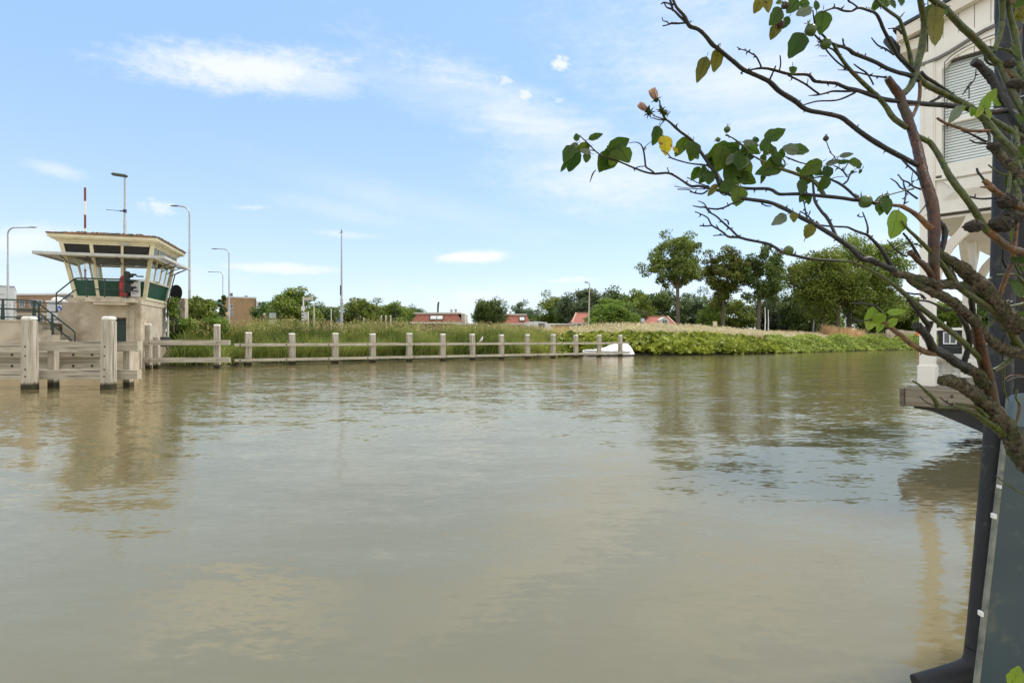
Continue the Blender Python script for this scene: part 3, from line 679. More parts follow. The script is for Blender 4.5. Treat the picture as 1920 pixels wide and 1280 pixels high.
# ------------------------------------------------------------------ bridge keeper's cabin
CX, CY, CR = -19.7, 28.86, R(17)
U = Vector((math.cos(CR), math.sin(CR), 0)); W_ = Vector((-math.sin(CR), math.cos(CR), 0))
bc = thing('bridge_cabin', 'bridge keeper cabin with green panels, outward leaning windows and mossy tiled roof', 'cabin', (CX, CY, 0), CR)
def hu(z): return 1.41+0.46*(z-3.35)/2.62
def hv(z): return 1.74+0.43*(z-3.35)/2.62
def side(s, a, z, off=0.0):
    """s: 0 front(-v) 1 right(+u) 2 back 3 left; a in -1..1 along the side"""
    u, v = hu(z)+off, hv(z)+off
    return Vector({0: (a*hu(z), -v, z), 1: (u, a*hv(z), z), 2: (-a*hu(z), v, z), 3: (-u, -a*hv(z), z)}[s])
def cab_local(mb, name, mat, parent=bc, smooth=False): return mb.build(name, mat, parent, smooth=smooth, local=True)
# concrete base with door opening
b = MB(); b.box((-1.72, -2.3, -1.2), (-.12, 1.85, 3.1)); b.box((.82, -2.3, -1.2), (1.42, 1.85, 3.1)); b.box((-.12, -2.3, 2.45), (.82, 1.85, 3.1)); b.box((-.12, -1.7, -1.2), (.82, 1.85, 2.45))
b.box((.98, -2.38, -1.2), (1.16, -2.301, 3.06)); b.box((-1.9, -2.3, 2.2), (-1.721, 0.4, 2.75)); b.box((-1.9, -2.2, 2.2), (-1.722, 0.4, 2.4))
cab_local(b, 'concrete_base', conc)
b = MB(); b.box((-.1, -1.76, -1), (.8, -1.701, 2.4)); cab_local(b, 'door', railg)
b = MB(); b.box((-.62, -2.95, 3.13), (1.32, -2.301, 3.33), bev=.02); b.box((-.3, -2.9, 3.02), (1.0, -2.302, 3.128)); cab_local(b, 'landing_slab', concl)
b = MB(); b.box((-1.5, -2.3, 3.102), (1.45, 1.9, 3.34)); cab_local(b, 'floor_slab', concl)
# frame
b = MB()
def bar(s, a, z0, z1, w=.13, d=.12): b.beam(side(s, a, z0), side(s, a, z1), w, d, side(s, 0, z1, 1)-side(s, 0, z1))
for s in range(4):
    b.beam(side(s, -.97, 3.352), side(s, -.97, 5.97), .16, .16, (1, 0, 0) if s in (1, 3) else (0, 1, 0))
    for z, h in ((3.41, .12), (5.33, .1), (5.92, .14)): b.beam(side(s, -.94, z), side(s, .94, z), .12, h)
for a in (-.34, .34): bar(0, a, 3.47, 5.87, .14 if a < 0 else .1, .1)
for a in (-.45, .02, .45): bar(1, a, 4.22, 5.87, .045, .06)
for a in (-.3, .35): bar(2, a, 4.22, 5.87, .1, .08)
for a in (-.4, .3): bar(3, a, 4.22, 5.87, .07, .08)
for s in (1, 2, 3): b.beam(side(s, -.94, 4.25), side(s, .94, 4.25), .1, .06)
b.beam(side(0, -.94, 4.27), side(0, .94, 4.27), .1, .05)
cab_local(b, 'window_frame', cream)
for s in range(4):
    spans = {0: [(-.93, -.39), (-.29, .3), (.38, .93)], 1: [(-.94, .94)], 2: [(-.94, .94)], 3: [(-.94, .94)]}[s]
    for (a0, a1) in spans:
        b = MB(); pts = [side(s, a0, 3.48), side(s, a1, 3.48), side(s, a1, 4.22), side(s, a0, 4.22)]; n = (side(s, 0, 3.5, -1)-side(s, 0, 3.5)); b.prism(pts, n*.05); cab_local(b, 'green_panel', green)
for s in range(4):
    ws = {0: [(-.93, -.39), (-.29, .3), (.38, .93)], 1: [(-.93, -.48), (-.42, -.01), (.05, .42), (.48, .93)], 2: [(-.93, -.35), (-.25, .3), (.4, .93)], 3: [(-.93, -.44), (-.36, .26), (.34, .93)]}[s]
    for (a0, a1) in ws:
        b = MB(); n = (side(s, 0, 4, -1)-side(s, 0, 4)).normalized(); b.prism([side(s, a0, 4.3)+n*.02, side(s, a1, 4.3)+n*.02, side(s, a1, 5.28)+n*.02, side(s, a0, 5.28)+n*.02], n*.012); cab_local(b, 'window_pane', glass)
    cs = {0: [(-.93, -.36), (-.3, .3), (.38, .93)]}.get(s, [(-.93, -.03), (.05, .93)])
    dk = M('dark_window', (0.012, 0.014, 0.016), (0.008, 0.008, 0.008), 3, 0.08)
    for (a0, a1) in cs:
        b = MB(); b.prism([side(s, a0, 5.39), side(s, a1, 5.39), side(s, a1, 5.84), side(s, a0, 5.84)], n*.03); cab_local(b, 'top_window', dk)
b = MB(); b.box((-1.75, -2.05, 5.40), (1.75, 2.05, 5.46)); cab_local(b, 'ceiling', M('ceiling_board', (.1, .1, .1), (.08, .08, .08), 2, .8))
# roof: fascia, flat edge and low tiled hip
b = MB(); b.box((-2.12, -2.5, 6.04), (2.12, 2.5, 6.17)); b.box((-2.2, -2.58, 6.1), (2.2, 2.58, 6.24)); b.box((-1.97, -2.3, 5.94), (1.97, 2.3, 6.039)); cab_local(b, 'fascia', cream)
tm = M('mossy_roof_tiles', (0.3, 0.12, 0.06), (0.16, 0.1, 0.06), 7, 0.9, 0.03, c3=(0.07, 0.075, 0.05), s3=2.4, t3=(0.45, 0.6))
b = MB(); z0, z1 = 6.262, 6.62
b.add([(-2.24, -2.62, z0), (2.24, -2.62, z0), (2.24, 2.62, z0), (-2.24, 2.62, z0), (-.25, -.5, z1), (.25, -.5, z1), (.25, .5, z1), (-.25, .5, z1)], [(0, 3, 2, 1), (0, 1, 5, 4), (1, 2, 6, 5), (2, 3, 7, 6), (3, 0, 4, 7), (4, 5, 6, 7)])
rn = random.Random(4)
for s in range(4):       # rows of overlapping tiles
    for r in range(9):
        t = (r+.3)/9.6; ex, ey = 2.24+(.25-2.24)*t, 2.62+(.5-2.62)*t; z = z0+(z1-z0)*t
        L = (ex if s % 2 == 0 else ey); n = max(2, int(L*2/.22))
        for k in range(n):
            a = -L+(k+.5)*2*L/n; h = .035+rn.uniform(-.012, .02)
            c = {0: (a, -ey), 1: (ex, a), 2: (a, ey), 3: (-ex, a)}[s]
            b.box((c[0]-.095, c[1]-.1, z-.02), (c[0]+.095, c[1]+.1, z+h), None, taper=.9)
cab_local(b, 'tiled_roof', tm)
mo = MB(); rn = random.Random(9)
for i in range(90):
    a = rn.uniform(-1.6, 1.6); y = rn.uniform(-2.1, .2); t = max(abs(a)/2.24, abs(y)/2.62); z = z0+(z1-z0)*(1-t)+.05
    mo.lathe([(rn.uniform(.04, .11), 0), (rn.uniform(.03, .09), rn.uniform(.03, .07)), (.01, rn.uniform(.07, .1))], (a, y, z), 6)
tag(cab_local(mo, 'moss', M('moss', (.13, .1, .04), (.07, .07, .03), 9, .95)), kind='stuff')
# awning
aw = M('awning_metal', (.5, .49, .44), (.42, .41, .37), 4, .5)
b = MB(); zA = 5.28
x0, x1, y0, y1 = -2.5, 2.6, -3.1, 1.95
def zed(u, v): return zA+.04*0 
# solid front and left sheets
b.prism([(x0, y0, 5.26), (x1, y0, 5.26), (1.86, -2.13, 5.40), (-1.86, -2.13, 5.40)], (0, 0, .035))
b.prism([(x0, y0, 5.262), (-1.86, -2.13, 5.402), (-1.86, 1.2, 5.402), (x0, y1-.4, 5.262)], (0, 0, .035))
cab_local(b, 'awning_sheet', aw)
b = MB(); b.beam((x0, y0, 5.27), (x1, y0, 5.27), .07, .13); b.beam((x1, y0, 5.27), (x1, y1, 5.27), .07, .12); b.beam((x0, y0, 5.27), (x0, y1-.4, 5.27), .07, .12); b.beam((x1, y1, 5.27), (1.9, y1, 5.38), .05, .08); b.beam((1.88, -2.1, 5.38), (1.88, y1, 5.38), .06, .08)
cab_local(b, 'awning_frame', aw)
for i in range(7):
    u = 1.96+i*.085; b = MB(); b.beam((u, -2.2-(u-1.9)*1.2, 5.375-(u-1.9)*.14), (u, y1-.03, 5.375-(u-1.9)*.14), .05, .02, (.5, 0, 1)); cab_local(b, 'awning_slat', aw)
b = MB()
for a in (-.95, -.34, .34, .95): 
    q = side(0, a, 5.0); b.tube([(q.x, q.y, 4.95), (q.x, q.y-.35, 5.12), (q.x, q.y-.85, 5.24)], .022, 6)
for a in (-.5, 0, .5, .95):
    q = side(1, a, 5.0); b.tube([(q.x, q.y, 4.9), (q.x+.3, q.y, 5.1), (q.x+.68, q.y, 5.24)], .022, 6)
q = side(1, .98, 3.4, .06); q2 = side(1, .98, 5.2, .06)
b.tube([(q.x+.02, q.y+.05, 2.6), (q.x+.05, q.y+.05, 3.4), (q2.x+.02, q2.y+.05, 5.0), (q2.x+.5, q2.y, 5.24)], .035, 6)
cab_local(b, 'awning_bracket', darkm)
b = MB(); q = side(1, -.99, 3.0, .05); q2 = side(1, -.99, 5.2, .05); b.tube([(q.x, q.y, 2.9), (q.x, q.y, 3.3), tuple(q2)], .035, 8); cab_local(b, 'drainpipe', M('grey_pipe', (.3, .27, .22), (.25, .22, .18), 4, .5))
b = MB(); b.tube([(1.5, 1.9, 3.0), (1.5, 1.95, 1.0)], .05, 8); cab_local(b, 'downpipe', white)
b = MB(); b.box((.65, -2.49, 5.86), (1.0, -2.38, 5.935), bev=.02); cab_local(b, 'soffit_lamp', galv)
# interior desk
b = MB(); b.box((.7, -1.2, 4.02), (1.4, 1.5, 4.08)); b.box((.75, -1.2, 3.36), (.8, 1.5, 4.0)); cab_local(b, 'desk', M('desk', (.3, .22, .14), (.25, .18, .12), 3, .5))
b = MB(); b.box((1.15, .7, 4.082), (1.3, .95, 4.45)); b.box((1.2, -.3, 4.082), (1.3, .3, 4.34)); b.box((1.25, -.8, 4.082), (1.35, -.5, 4.25)); cab_local(b, 'equipment', black)
# landing railing & stairs railing
rl = MB()
def cl(u, v, z): return (u, v, z)
zt = 4.2; v0 = -2.88
rl.tube([(-1.72, v0, 2.62), (-1.72, v0, 3.5), (-1.05, v0, 4.15), (-.95, v0, 4.2), (.95, v0, 4.2)], .032, 8)
rl.tube([(-1.72, v0, 3.0), (-1.05, v0, 3.62), (-.9, v0, 3.72), (.95, v0, 3.72)], .028, 8)
rl.tube([(.95, v0, 4.2), (1.35, -2.4, 4.16)], .028, 8); rl.tube([(.95, v0, 3.72), (1.35, -2.4, 3.68)], .026, 8)
for u in (-.55, .15, .92): rl.tube([(u, v0, 3.33), (u, v0, 4.2)], .03, 8)
rl.build('landing_railing', railg, bc, smooth=True, local=True)
# red hose case, notice board on the front
rc = thing('life_buoy_case', 'bright red cylindrical case hanging on the cabin front beside the black signal', 'case', tuple(Vector((CX, CY, 0))+U*.66-W_*2.08+Vector((0, 0, 3.45))), CR)
b = MB(); b.lathe([(.12, 0), (.17, .03), (.18, .12), (.18, .78), (.165, .9), (.1, .97), (.03, .99)], (0, 0, 0), 20); b.build('case', red, rc, smooth=True, local=True)
for z_ in (.2, .68): b = MB(); b.lathe([(.185, z_), (.185, z_+.035)], (0, 0, 0), 20); b.build('strap', black, rc, local=True)
nb = thing('notice_board', 'white notice with small print fixed to the cabin front behind the black signal', 'notice', tuple(Vector((CX, CY, 0))+U*1.12-W_*1.98+Vector((0, 0, 3.4))), CR)
b = MB(); b.box((-.2, -.03, .06), (.2, 0, .82), bev=.006); b.build('board', white, nb, local=True)
b = MB()
for i, (w, z) in enumerate([(.3, .5), (.24, .45), (.3, .4), (.28, .35), (.2, .3), (.27, .25), (.15, .2)]): b.box((-.16, -.034, z), (-.16+w, -.031, z+.014))
b.build('print_lines', M('print_ink', (.08, .09, .12), (.1, .1, .12), 5, .6), nb, local=True)
# black three-lamp ship signal
sg = thing('ship_signal', 'black three-lamp ship signal with hooded lamps seen from the side on its short post', 'traffic signal', tuple(Vector((CX, CY, 0))+U*1.05-W_*2.5+Vector((0, 0, 3.33))), CR)
b = MB(); b.tube([(-.12, 0, 0), (-.12, 0, .45)], .04, 8); b.lathe([(.08, 0), (.08, .03), (.04, .06)], (-.12, 0, 0), 10); b.build('post', black, sg, local=True)
b = MB(); b.box((-.22, -.13, .3), (-.03, .13, 1.28), bev=.03); b.build('housing', black, sg, local=True)
for z in (.48, .78, 1.08):
    b = MB(); n = 12; vs = []; fs = []
    for k in range(n+1):
        a = R(-40)+R(260)*k/n; 
        for (x, r) in ((-.03, .11), (.24 if 2 < k < 10 else .1, .105)): vs.append((x, math.cos(a)*r, z+math.sin(a)*r))
    fs = [(2*k, 2*k+1, 2*k+3, 2*k+2) for k in range(n)]; b.add(vs, fs); b.lathe([(.1, 0), (.1, .04)], (-.03, 0, z), 14, (1, 0, 0)); b.build('lamp_hood', black, sg, local=True)
b = MB(); b.tube([(.2, .1, 1.08), (.5, .2, 1.08)], .03, 6); b.build('arm', black, sg, local=True)
# quay wall and stairs
qy = thing('quay', 'stained concrete quay wall left of the cabin', 'quay wall', (CX, CY, 0), CR)
b = MB(); b.box((-40, -3.3, -1.3), (-2.42, 8, 2.2)); b.box((-2.42, -2.3, -1.3), (-1.901, 8, 2.0)); b.build('wall', conc, qy, local=True)
b = MB(); b.box((-40, -3.36, 2.201), (-2.4, -3.0, 2.27)); b.build('coping', concl, qy, local=True)
st = thing('concrete_stairs', 'worn concrete steps going down between the quay and the cabin base', 'stairs', (CX, CY, 0), CR)
for i in range(5):
    b = MB(); b.box((-2.418+i*.33, -3.3+.002*i, -1.2), (-2.42+(i+1)*.33, -2.32, 2.06-i*.22), bev=.008); b.build('step', concl, st, local=True)
b = MB(); b.box((-.766, -3.3, -1.2), (1.4, -2.4, .85)); b.build('platform', conc, st, local=True)
hr = thing('stair_railing', 'dark green two-rail railing along the quay edge and down the concrete steps', 'railing', (CX, CY, 0), CR)
b = MB()
for dz in (0, -.45):
    b.tube([(-3.75, -3.25, 3.16+dz), (-2.35, -3.25, 3.12+dz), (-.95, -3.25, 1.82+dz*.75), (-.88, -3.25, 1.72+dz*.8), (-.88, -3.25, 1.2)] if dz == 0 else [(-3.75, -3.25, 2.76), (-2.35, -3.25, 2.72), (-1.0, -3.25, 1.36)], .034, 8)
b.tube([(-3.75, -3.25, 2.4), (-2.42, -3.25, 2.38)], .026, 8)
b.build('rail', railg, hr, smooth=True, local=True)
for u in (-3.55, -2.42, -1.75):
    zz_ = {-3.55: 3.13, -2.42: 3.1, -1.75: 2.55}[u]
    b = MB(); b.prism([(u-.09, -3.22, 2.2 if u < -2 else 1.55), (u+.07, -3.22, 2.2 if u < -2 else 1.55), (u+.03, -3.22, zz_), (u-.03, -3.22, zz_)], (0, .05, 0)); b.build('upright', railg, hr, local=True)
h2 = thing('quay_railing', 'dark three-rail railing with a maroon post on the quay at the left picture edge', 'railing', (CX, CY, 0), CR)
b = MB()
for z in (3.2, 2.82, 2.45): b.tube([(-9, -2.9, z), (-4.15, -2.9, z-.02)], .03, 8)
b.build('rail', railg, h2, smooth=True, local=True)
for u in (-7.4, -5.9): 
    b = MB(); b.box((u-.05, -2.93, 2.2), (u+.05, -2.87, 3.2)); b.build('upright', railg, h2, local=True)
b = MB(); b.beam((-4.6, -2.95, 2.2), (-4.75, -2.95, 3.15), .09, .06); b.build('maroon_post', M('maroon_paint', (.2, .02, .06), (.15, .015, .04), 5, .5), h2, local=True)
h3 = thing('rear_railing', 'thin dark railing standing behind the stair railing on the quay', 'railing', (CX, CY, 0), CR)
b = MB()
for z in (3.1, 2.7, 2.35): b.tube([(-3.9, -1.4, z+.05), (-2.0, -1.4, z)], .025, 8)
for u in (-3.0, -2.05): b.beam((u, -1.4, 2.2), (u, -1.4, 3.1), .07, .05)
b.build('rail', railg, h3, local=True)
wp = thing('white_post', 'slim white post at the gap in the quay railing', 'post', tuple(Vector((PX(25, 25.8), 25.8, 2.2))))
b = MB(); b.box((-.06, -.06, 0), (.06, .06, .9), bev=.01); b.box((-.075, -.075, .9), (.075, .075, .96), bev=.01); b.build('shaft', white, wp, local=True)
# cabinet with round blue sign
cb = thing('switch_cabinet', 'light grey cabinet with a domed white top behind the stair railing', 'cabinet', (PX(109, 31), 31, 2.0))
b = MB(); b.box((-.38, -.3, 0), (.38, .3, 1.45), bev=.02); b.build('body', M('cabinet_grey', (.5, .52, .54), (.42, .44, .46), 2, .5), cb, local=True)
b = MB(); b.box((-.42, -.34, 1.451), (.42, .34, 1.52), bev=.01); b.lathe([(.3, 0), (.28, .1), (.18, .18), (.04, .21)], (0, 0, 1.52), 16); b.build('lid', white, cb, local=True)
bl = thing('round_sign', 'round blue traffic sign with a white arrow in front of the grey cabinet', 'sign', (PX(111, 30), 30, 2.0))
b = MB(); b.tube([(0, .03, 0), (0, .03, 1.25)], .025, 8); b.build('pole', galv, bl, local=True)
b = MB(); b.lathe([(.17, 0), (.17, .015)], (0, 0, 1.02), 24, (0, -1, 0)); b.build('disc', white, bl, local=True)
b = MB(); b.lathe([(.155, 0), (.155, .004)], (0, -.0155, 1.02), 24, (0, -1, 0)); b.build('blue_face', M('sign_blue', (.02, .1, .4), (.02, .09, .36), 3, .4), bl, local=True)
b = MB(); Ma = Matrix.Translation((0, -.0205, 1.02)) @ Matrix.Rotation(R(135), 4, 'Y')
b.prism([Ma @ Vector(p) for p in ((-.02, 0, -.09), (.02, 0, -.09), (.02, 0, .02), (.06, 0, .02), (0, 0, .1), (-.06, 0, .02), (-.02, 0, .02))], (0, -.003, 0)); b.build('arrow', white, bl, local=True)
# concrete wall, gate and disc to the right of the cabin
cw = thing('concrete_wall', 'grey concrete wall stub with a dark iron gate behind the cabin', 'wall', (PX(333, 33), 33, 0))
b = MB(); b.box((-.62, 0, 0), (.42, .35, PZ(559, 33))); b.build('wall', concl, cw, local=True)
b = MB(); b.box((-.6, -.045, .9), (.02, -.005, PZ(562, 33)-.1)); b.build('ribbed_panel', M('dark_panel', (.1, .1, .1), (.05, .05, .05), 5, .7, .02, stretch=(8, 1, .3)), cw, local=True)
b = MB(); b.tube([(-.7, -.2, 2.05), (-.68, -.2, 3.15), (.22, -.2, 3.05), (.22, -.2, 2.0)], .03, 6); b.tube([(-.7, -.2, 2.3), (.2, -.2, 2.6)], .022, 6)
for (cx_, cz_, r_) in ((-.35, 2.85, .2), (-.3, 2.2, .27), (-.02, 2.75, .15)): b.tube([(cx_+math.cos(a*.5)*r_, -.2, cz_+math.sin(a*.5)*r_) for a in range(12)], .022, 6)
b.build('iron_gate', black, cw, smooth=True, local=True)
ds = thing('black_disc', 'round black disc seen from behind on a pole right of the cabin', 'sign', (PX(330, 31.5), 31.5, 1.9))
b = MB(); b.tube([(0, .05, 0), (0, .05, 2.5)], .035, 8); b.build('pole', darkm, ds, local=True)
b = MB(); b.prism([(.34*math.cos(a*math.pi/12), 0, 2.13+(.5 if math.sin(a*math.pi/12) < 0 else .42)*math.sin(a*math.pi/12)) for a in range(24)], (0, .03, 0)); b.build('disc', black, ds, local=True)
vb = thing('vent_box', 'small dark louvred box on the bank beside the cabin base', 'box', (PX(305, 29.3), 29.3, 1.05))
b = MB(); b.box((-.3, -.2, 0), (.3, .2, .5), bev=.02); b.build('body', darkm, vb, local=True)
b = MB()
for z in (.08, .18, .28, .38): b.prism([(-.27, -.202, z), (.27, -.202, z), (.27, -.235, z-.04), (-.27, -.235, z-.04)], (0, 0, .02))
b.build('louvre', M('louvre_grey', (.12, .13, .13), (.1, .1, .1), 5, .5), vb, local=True)
# ------------------------------------------------------------------ lamps and poles
def lamp(px, ytop, Yd, pxhead, lab, base=1.9, r0=.09, r1=.05, hl=.6, bend=.5, group='street lamps with curved arms'):
    x = PX(px, Yd); zt = PZ(ytop, Yd)-base; ax = PX(pxhead, Yd)-x; sg_ = 1 if ax > 0 else -1
    t = thing('street_lamp', lab, 'street lamp', (x, Yd, base), 0, group)
    b = MB(); rb = min(bend, abs(ax)*.5); arc = [(sg_*rb*(1-math.cos(a)), 0, zt-rb+rb*math.sin(a)) for a in [R(v) for v in (0, 18, 36, 54, 72, 90)]]
    b.tube([(0, 0, 0), (0, 0, zt*.33), (0, 0, zt*.335), (0, 0, zt*.66), (0, 0, zt*.665)]+arc, [r0, r0, r0*.82, r0*.78, r0*.62]+[r1]*6, 8); b.build('pole', galv, t, smooth=True, local=True)
    b = MB(); b.tube([(sg_*rb, 0, zt), (ax-sg_*hl*.8, 0, zt+.02)], r1*.85, 8); b.build('arm', galv, t, smooth=True, local=True)
    b = MB(); b.lathe([(.02, 0), (.055, .05), (.1, hl*.35), (.1, hl*.75), (.04, hl)], (ax-sg_*hl, 0, zt+.03), 10, (sg_, 0, 0)); b.v[:] = [(v[0], v[1]*1.5, zt+.03+(v[2]-zt-.03)*.45) for v in b.v]
    b.build('lamp_head', M('lamp_head_grey', (.22, .23, .23), (.18, .18, .18), 4, .4), t, smooth=True, local=True)
    return t
lamp(15, 427, 43.7, 69, 'curved arm street lamp at the far left, arm pointing right')
lamp(355.5, 387, 36.7, 320, 'tallest curved arm lamp, directly right of the cabin')
lamp(429.5, 467, 54, 397, 'curved arm lamp rising over the brown brick block', r0=.085)
lamp(418, 510, 72, 390, 'small distant curved arm lamp left of the brown brick block', r0=.08)
lamp(524, 579, 120, 541, 'tiny distant lamp behind the green information board', r0=.09, r1=.06, hl=1.0)
lamp(652, 584, 120, 640, 'tiny distant lamp just right of the tall thin mast', r0=.09, r1=.06, hl=1.0)
lamp(610, 593, 120, 622, 'tiny distant lamp with pale head left of the tall thin mast', r0=.09, r1=.06, hl=1.2)
t = lamp(1524, 553, 104, 1508, 'white leaning lamp in front of the broad trees', r0=.12, r1=.09, hl=1.1, bend=.5); t.rotation_euler = (0, R(4), 0)
# lamp with long flat head behind the cabin
Yd = 33.5; t = thing('street_lamp', 'straight pole lamp with a broad flat dark head rising behind the cabin roof', 'street lamp', (PX(234.5, Yd), Yd, 1.9))
zt = PZ(332, Yd)-1.9
b = MB(); b.tube([(0, 0, 0), (0, 0, zt*.72), (0, 0, zt*.725), (0, 0, zt)], [.085, .08, .06, .05], 10); b.build('pole', galv, t, smooth=True, local=True)
b = MB(); b.box((-.75, -.16, zt-.02), (.12, .16, zt+.14), bev=.05); b.v[:] = [(x_, y_*(1 if x_ > -.5 else .8), z_+(-.0 if x_ > -.3 else .1)) for x_, y_, z_ in b.v]; b.build('lamp_head', M('lamp_head_dark', (.07, .08, .07), (.05, .055, .05), 4, .5), t, local=True)
b = MB(); b.tube([(0, 0, zt-2.0), (-.3, 0, zt-2.0)], .035, 6); b.tube([(-.3, 0, zt-1.99), (-1.1, 0, zt-1.93)], .016, 6); b.lathe([(.1, -.08), (.1, .08)], (0, 0, zt-2.0), 8); b.build('side_arm', darkm, t, local=True)
# striped mast
Yd = 34.5; t = thing('striped_mast', 'thin red and white striped mast rising behind the left part of the cabin roof', 'mast', (PX(160, Yd), Yd, 1.9)); zt = PZ(352, Yd)-1.9
wb, rb_ = MB(), MB(); z = zt; i = 0; hb = 25.5/FPX*Yd
while z > 0.1:
    (rb_ if i % 2 == 0 else wb).tube([(0, 0, max(0, z-hb)), (0, 0, z)], .06, 10); z -= hb; i += 1
rb_.build('red_bands', M('band_red', (.2, .05, .035), (.16, .04, .03), 4, .5), t, smooth=True, local=True); wb.build('white_bands', white, t, smooth=True, local=True)
# tall thin mast
Yd = 52; t = thing('tall_mast', 'tall straight grey mast standing alone above the reeds', 'mast', (PX(640.5, Yd), Yd, 1.9)); zt = PZ(434, Yd)-1.9
b = MB(); b.tube([(0, 0, 0), (0, 0, zt*.35), (0, 0, zt*.355), (0, 0, zt*.7), (0, 0, zt)], [.13, .12, .085, .07, .045], 10); b.build('pole', galv, t, smooth=True, local=True)
b = MB(); b.tube([(-.16, 0, zt-.15), (0, 0, zt-.02), (.14, 0, zt-.12)], .03, 6); b.lathe([(.05, 0), (.04, .12), (.01, .18)], (0, 0, zt), 8); b.box((-.12, -.1, zt*.38), (-.02, .1, zt*.38+.9)); b.build('fittings', darkm, t, local=True)
# lamp near the gabled roof
Yd = 84; t = thing('street_lamp', 'thin pale lamp with a small twin head in front of the gabled red roof', 'street lamp', (PX(1103, Yd), Yd, 1.9)); zt = PZ(531, Yd)-1.9; t.rotation_euler = (0, R(1.5), 0)
b = MB(); b.tube([(0, 0, 0), (0, 0, zt*.5), (0, 0, zt)], [.13, .1, .07], 8); b.build('pole', M('pale_pole', (.55, .5, .4), (.5, .45, .36), 4, .6), t, smooth=True, local=True)
b = MB(); b.tube([(0, 0, zt-.1), (-.35, 0, zt+.1)], .05, 6); b.box((-.75, -.1, zt+.05), (-.3, .1, zt+.2), bev=.03); b.build('lamp_head', darkm, t, local=True)
for px, yt, w, lab in ((1434, 578, .14, 'left and taller of two white poles under the round dark tree'), (1440, 582, .12, 'right of two white poles under the round dark tree')):
    t = thing('white_pole', lab, 'pole', (PX(px, 82), 82, 1.9)); b = MB(); z = PZ(yt, 82)-1.9; b.tube([(0, 0, 0), (.08, 0, z*.6), (.02, 0, z)], [w*.6, w*.55, w*.35], 8); b.lathe([(w*.5, 0), (w*.4, .1), (.02, .16)], (.02, 0, z), 8); b.build('shaft', white, t, smooth=True, local=True)
for px, yt, w, Yd, lab in ((682, 597, .1, 75, 'short pale post right of the tall mast'), (715, 593, .12, 70, 'first of three short pale posts above the reeds'), (723.5, 593, .12, 70, 'second of three short pale posts above the reeds'), (732.5, 593, .12, 70, 'third of three short pale posts above the reeds'), (742, 570, .1, 76, 'thin dark pole beside the three short pale posts'),
        (589, 571, .1, 66, 'thin pale pole right of the chevron signpost'), (621, 580, .1, 78, 'thin pale pole left of the tall thin mast')):
    t = thing('post', lab, 'post', (PX(px, Yd), Yd, 1.9)); b = MB(); z = PZ(yt, Yd)-1.9; mm = darkm if px == 742 else M('pale_pole', (0, 0, 0)); b.tube([(0, 0, 0), (0, 0, z)], [w, w*.7], 8); b.lathe([(w*.9, 0), (w*.6, .08), (.02, .12)], (0, 0, z), 8); b.build('shaft', mm, t, smooth=True, local=True)
# signpost with chevron board
Yd = 56; k = Yd/FPX; t = thing('signpost', 'white signpost with a direction arm and a black and white chevron board', 'signpost', (PX(569, Yd), Yd, 1.9)); z0_ = 1.9
def zz(py): return PZ(py, Yd)-z0_
b = MB(); b.tube([(0, 0, 0), (0, 0, zz(556))], .07, 8); b.tube([(9*k, 0, 0), (9*k, 0, zz(583))], .06, 8); b.build('pole', white, t, smooth=True, local=True)
b = MB(); b.box((.06, -.09, zz(563)), (17*k, -.05, zz(557.5))); b.build('direction_arm', M('arm_beige', (.55, .5, .4), (.5, .45, .36), 2, .5), t, local=True)
b = MB(); b.box((-3.5*k, -.1, zz(582)), (3.5*k, -.071, zz(574))); b.build('plate', white, t, local=True)
b = MB(); b.box((1.5*k, -.1, zz(600)), (8*k, -.075, zz(586))); b.build('board', white, t, local=True)
b = MB(); b.box((-3*k, -.1, zz(606)), (1.4*k, -.071, zz(583))); b.build('chevron_board', white, t, local=True)
b = MB()
for i in range(4):
    zc = zz(604-i*5.6); b.prism([(-2.9*k, -.101, zc), (-.6*k, -.101, zc+1.8*k), (1.3*k, -.101, zc), (1.3*k, -.101, zc+2.4*k), (-.6*k, -.101, zc+4.2*k), (-2.9*k, -.101, zc+2.4*k)], (0, -.006, 0))
for i in range(3): b.box((1.8*k, -.104, zz(589+i*4.2)), (7.6*k, -.1005, zz(588+i*4.2)))
b.build('black_chevrons', black, t, local=True)
# priority road sign
Yd = 50; t = thing('diamond_sign', 'small yellow and white diamond road sign in front of the brown brick block', 'sign', (PX(428, Yd), Yd, 1.9)); zc = PZ(588, Yd)-1.9
b = MB(); b.tube([(0, .04, 0), (0, .04, zc)], .03, 8); b.build('pole', galv, t, local=True)
b = MB(); b.prism([(-.2, 0, zc), (0, 0, zc-.2), (.2, 0, zc), (0, 0, zc+.2)], (0, -.015, 0)); b.build('plate', white, t, local=True)
b = MB(); b.prism([(-.13, -.016, zc), (0, -.016, zc-.13), (.13, -.016, zc), (0, -.016, zc+.13)], (0, -.005, 0)); b.build('yellow_centre', M('sign_yellow', (.75, .42, .02), (.7, .4, .02), 2, .4), t, local=True)
b = MB(); b.box((.12, .1, zc-.25), (.36, .14, zc+.35)); b.build('back_plate', M('back_grey', (.3, .31, .33), (.25, .25, .27), 2, .5), t, local=True)
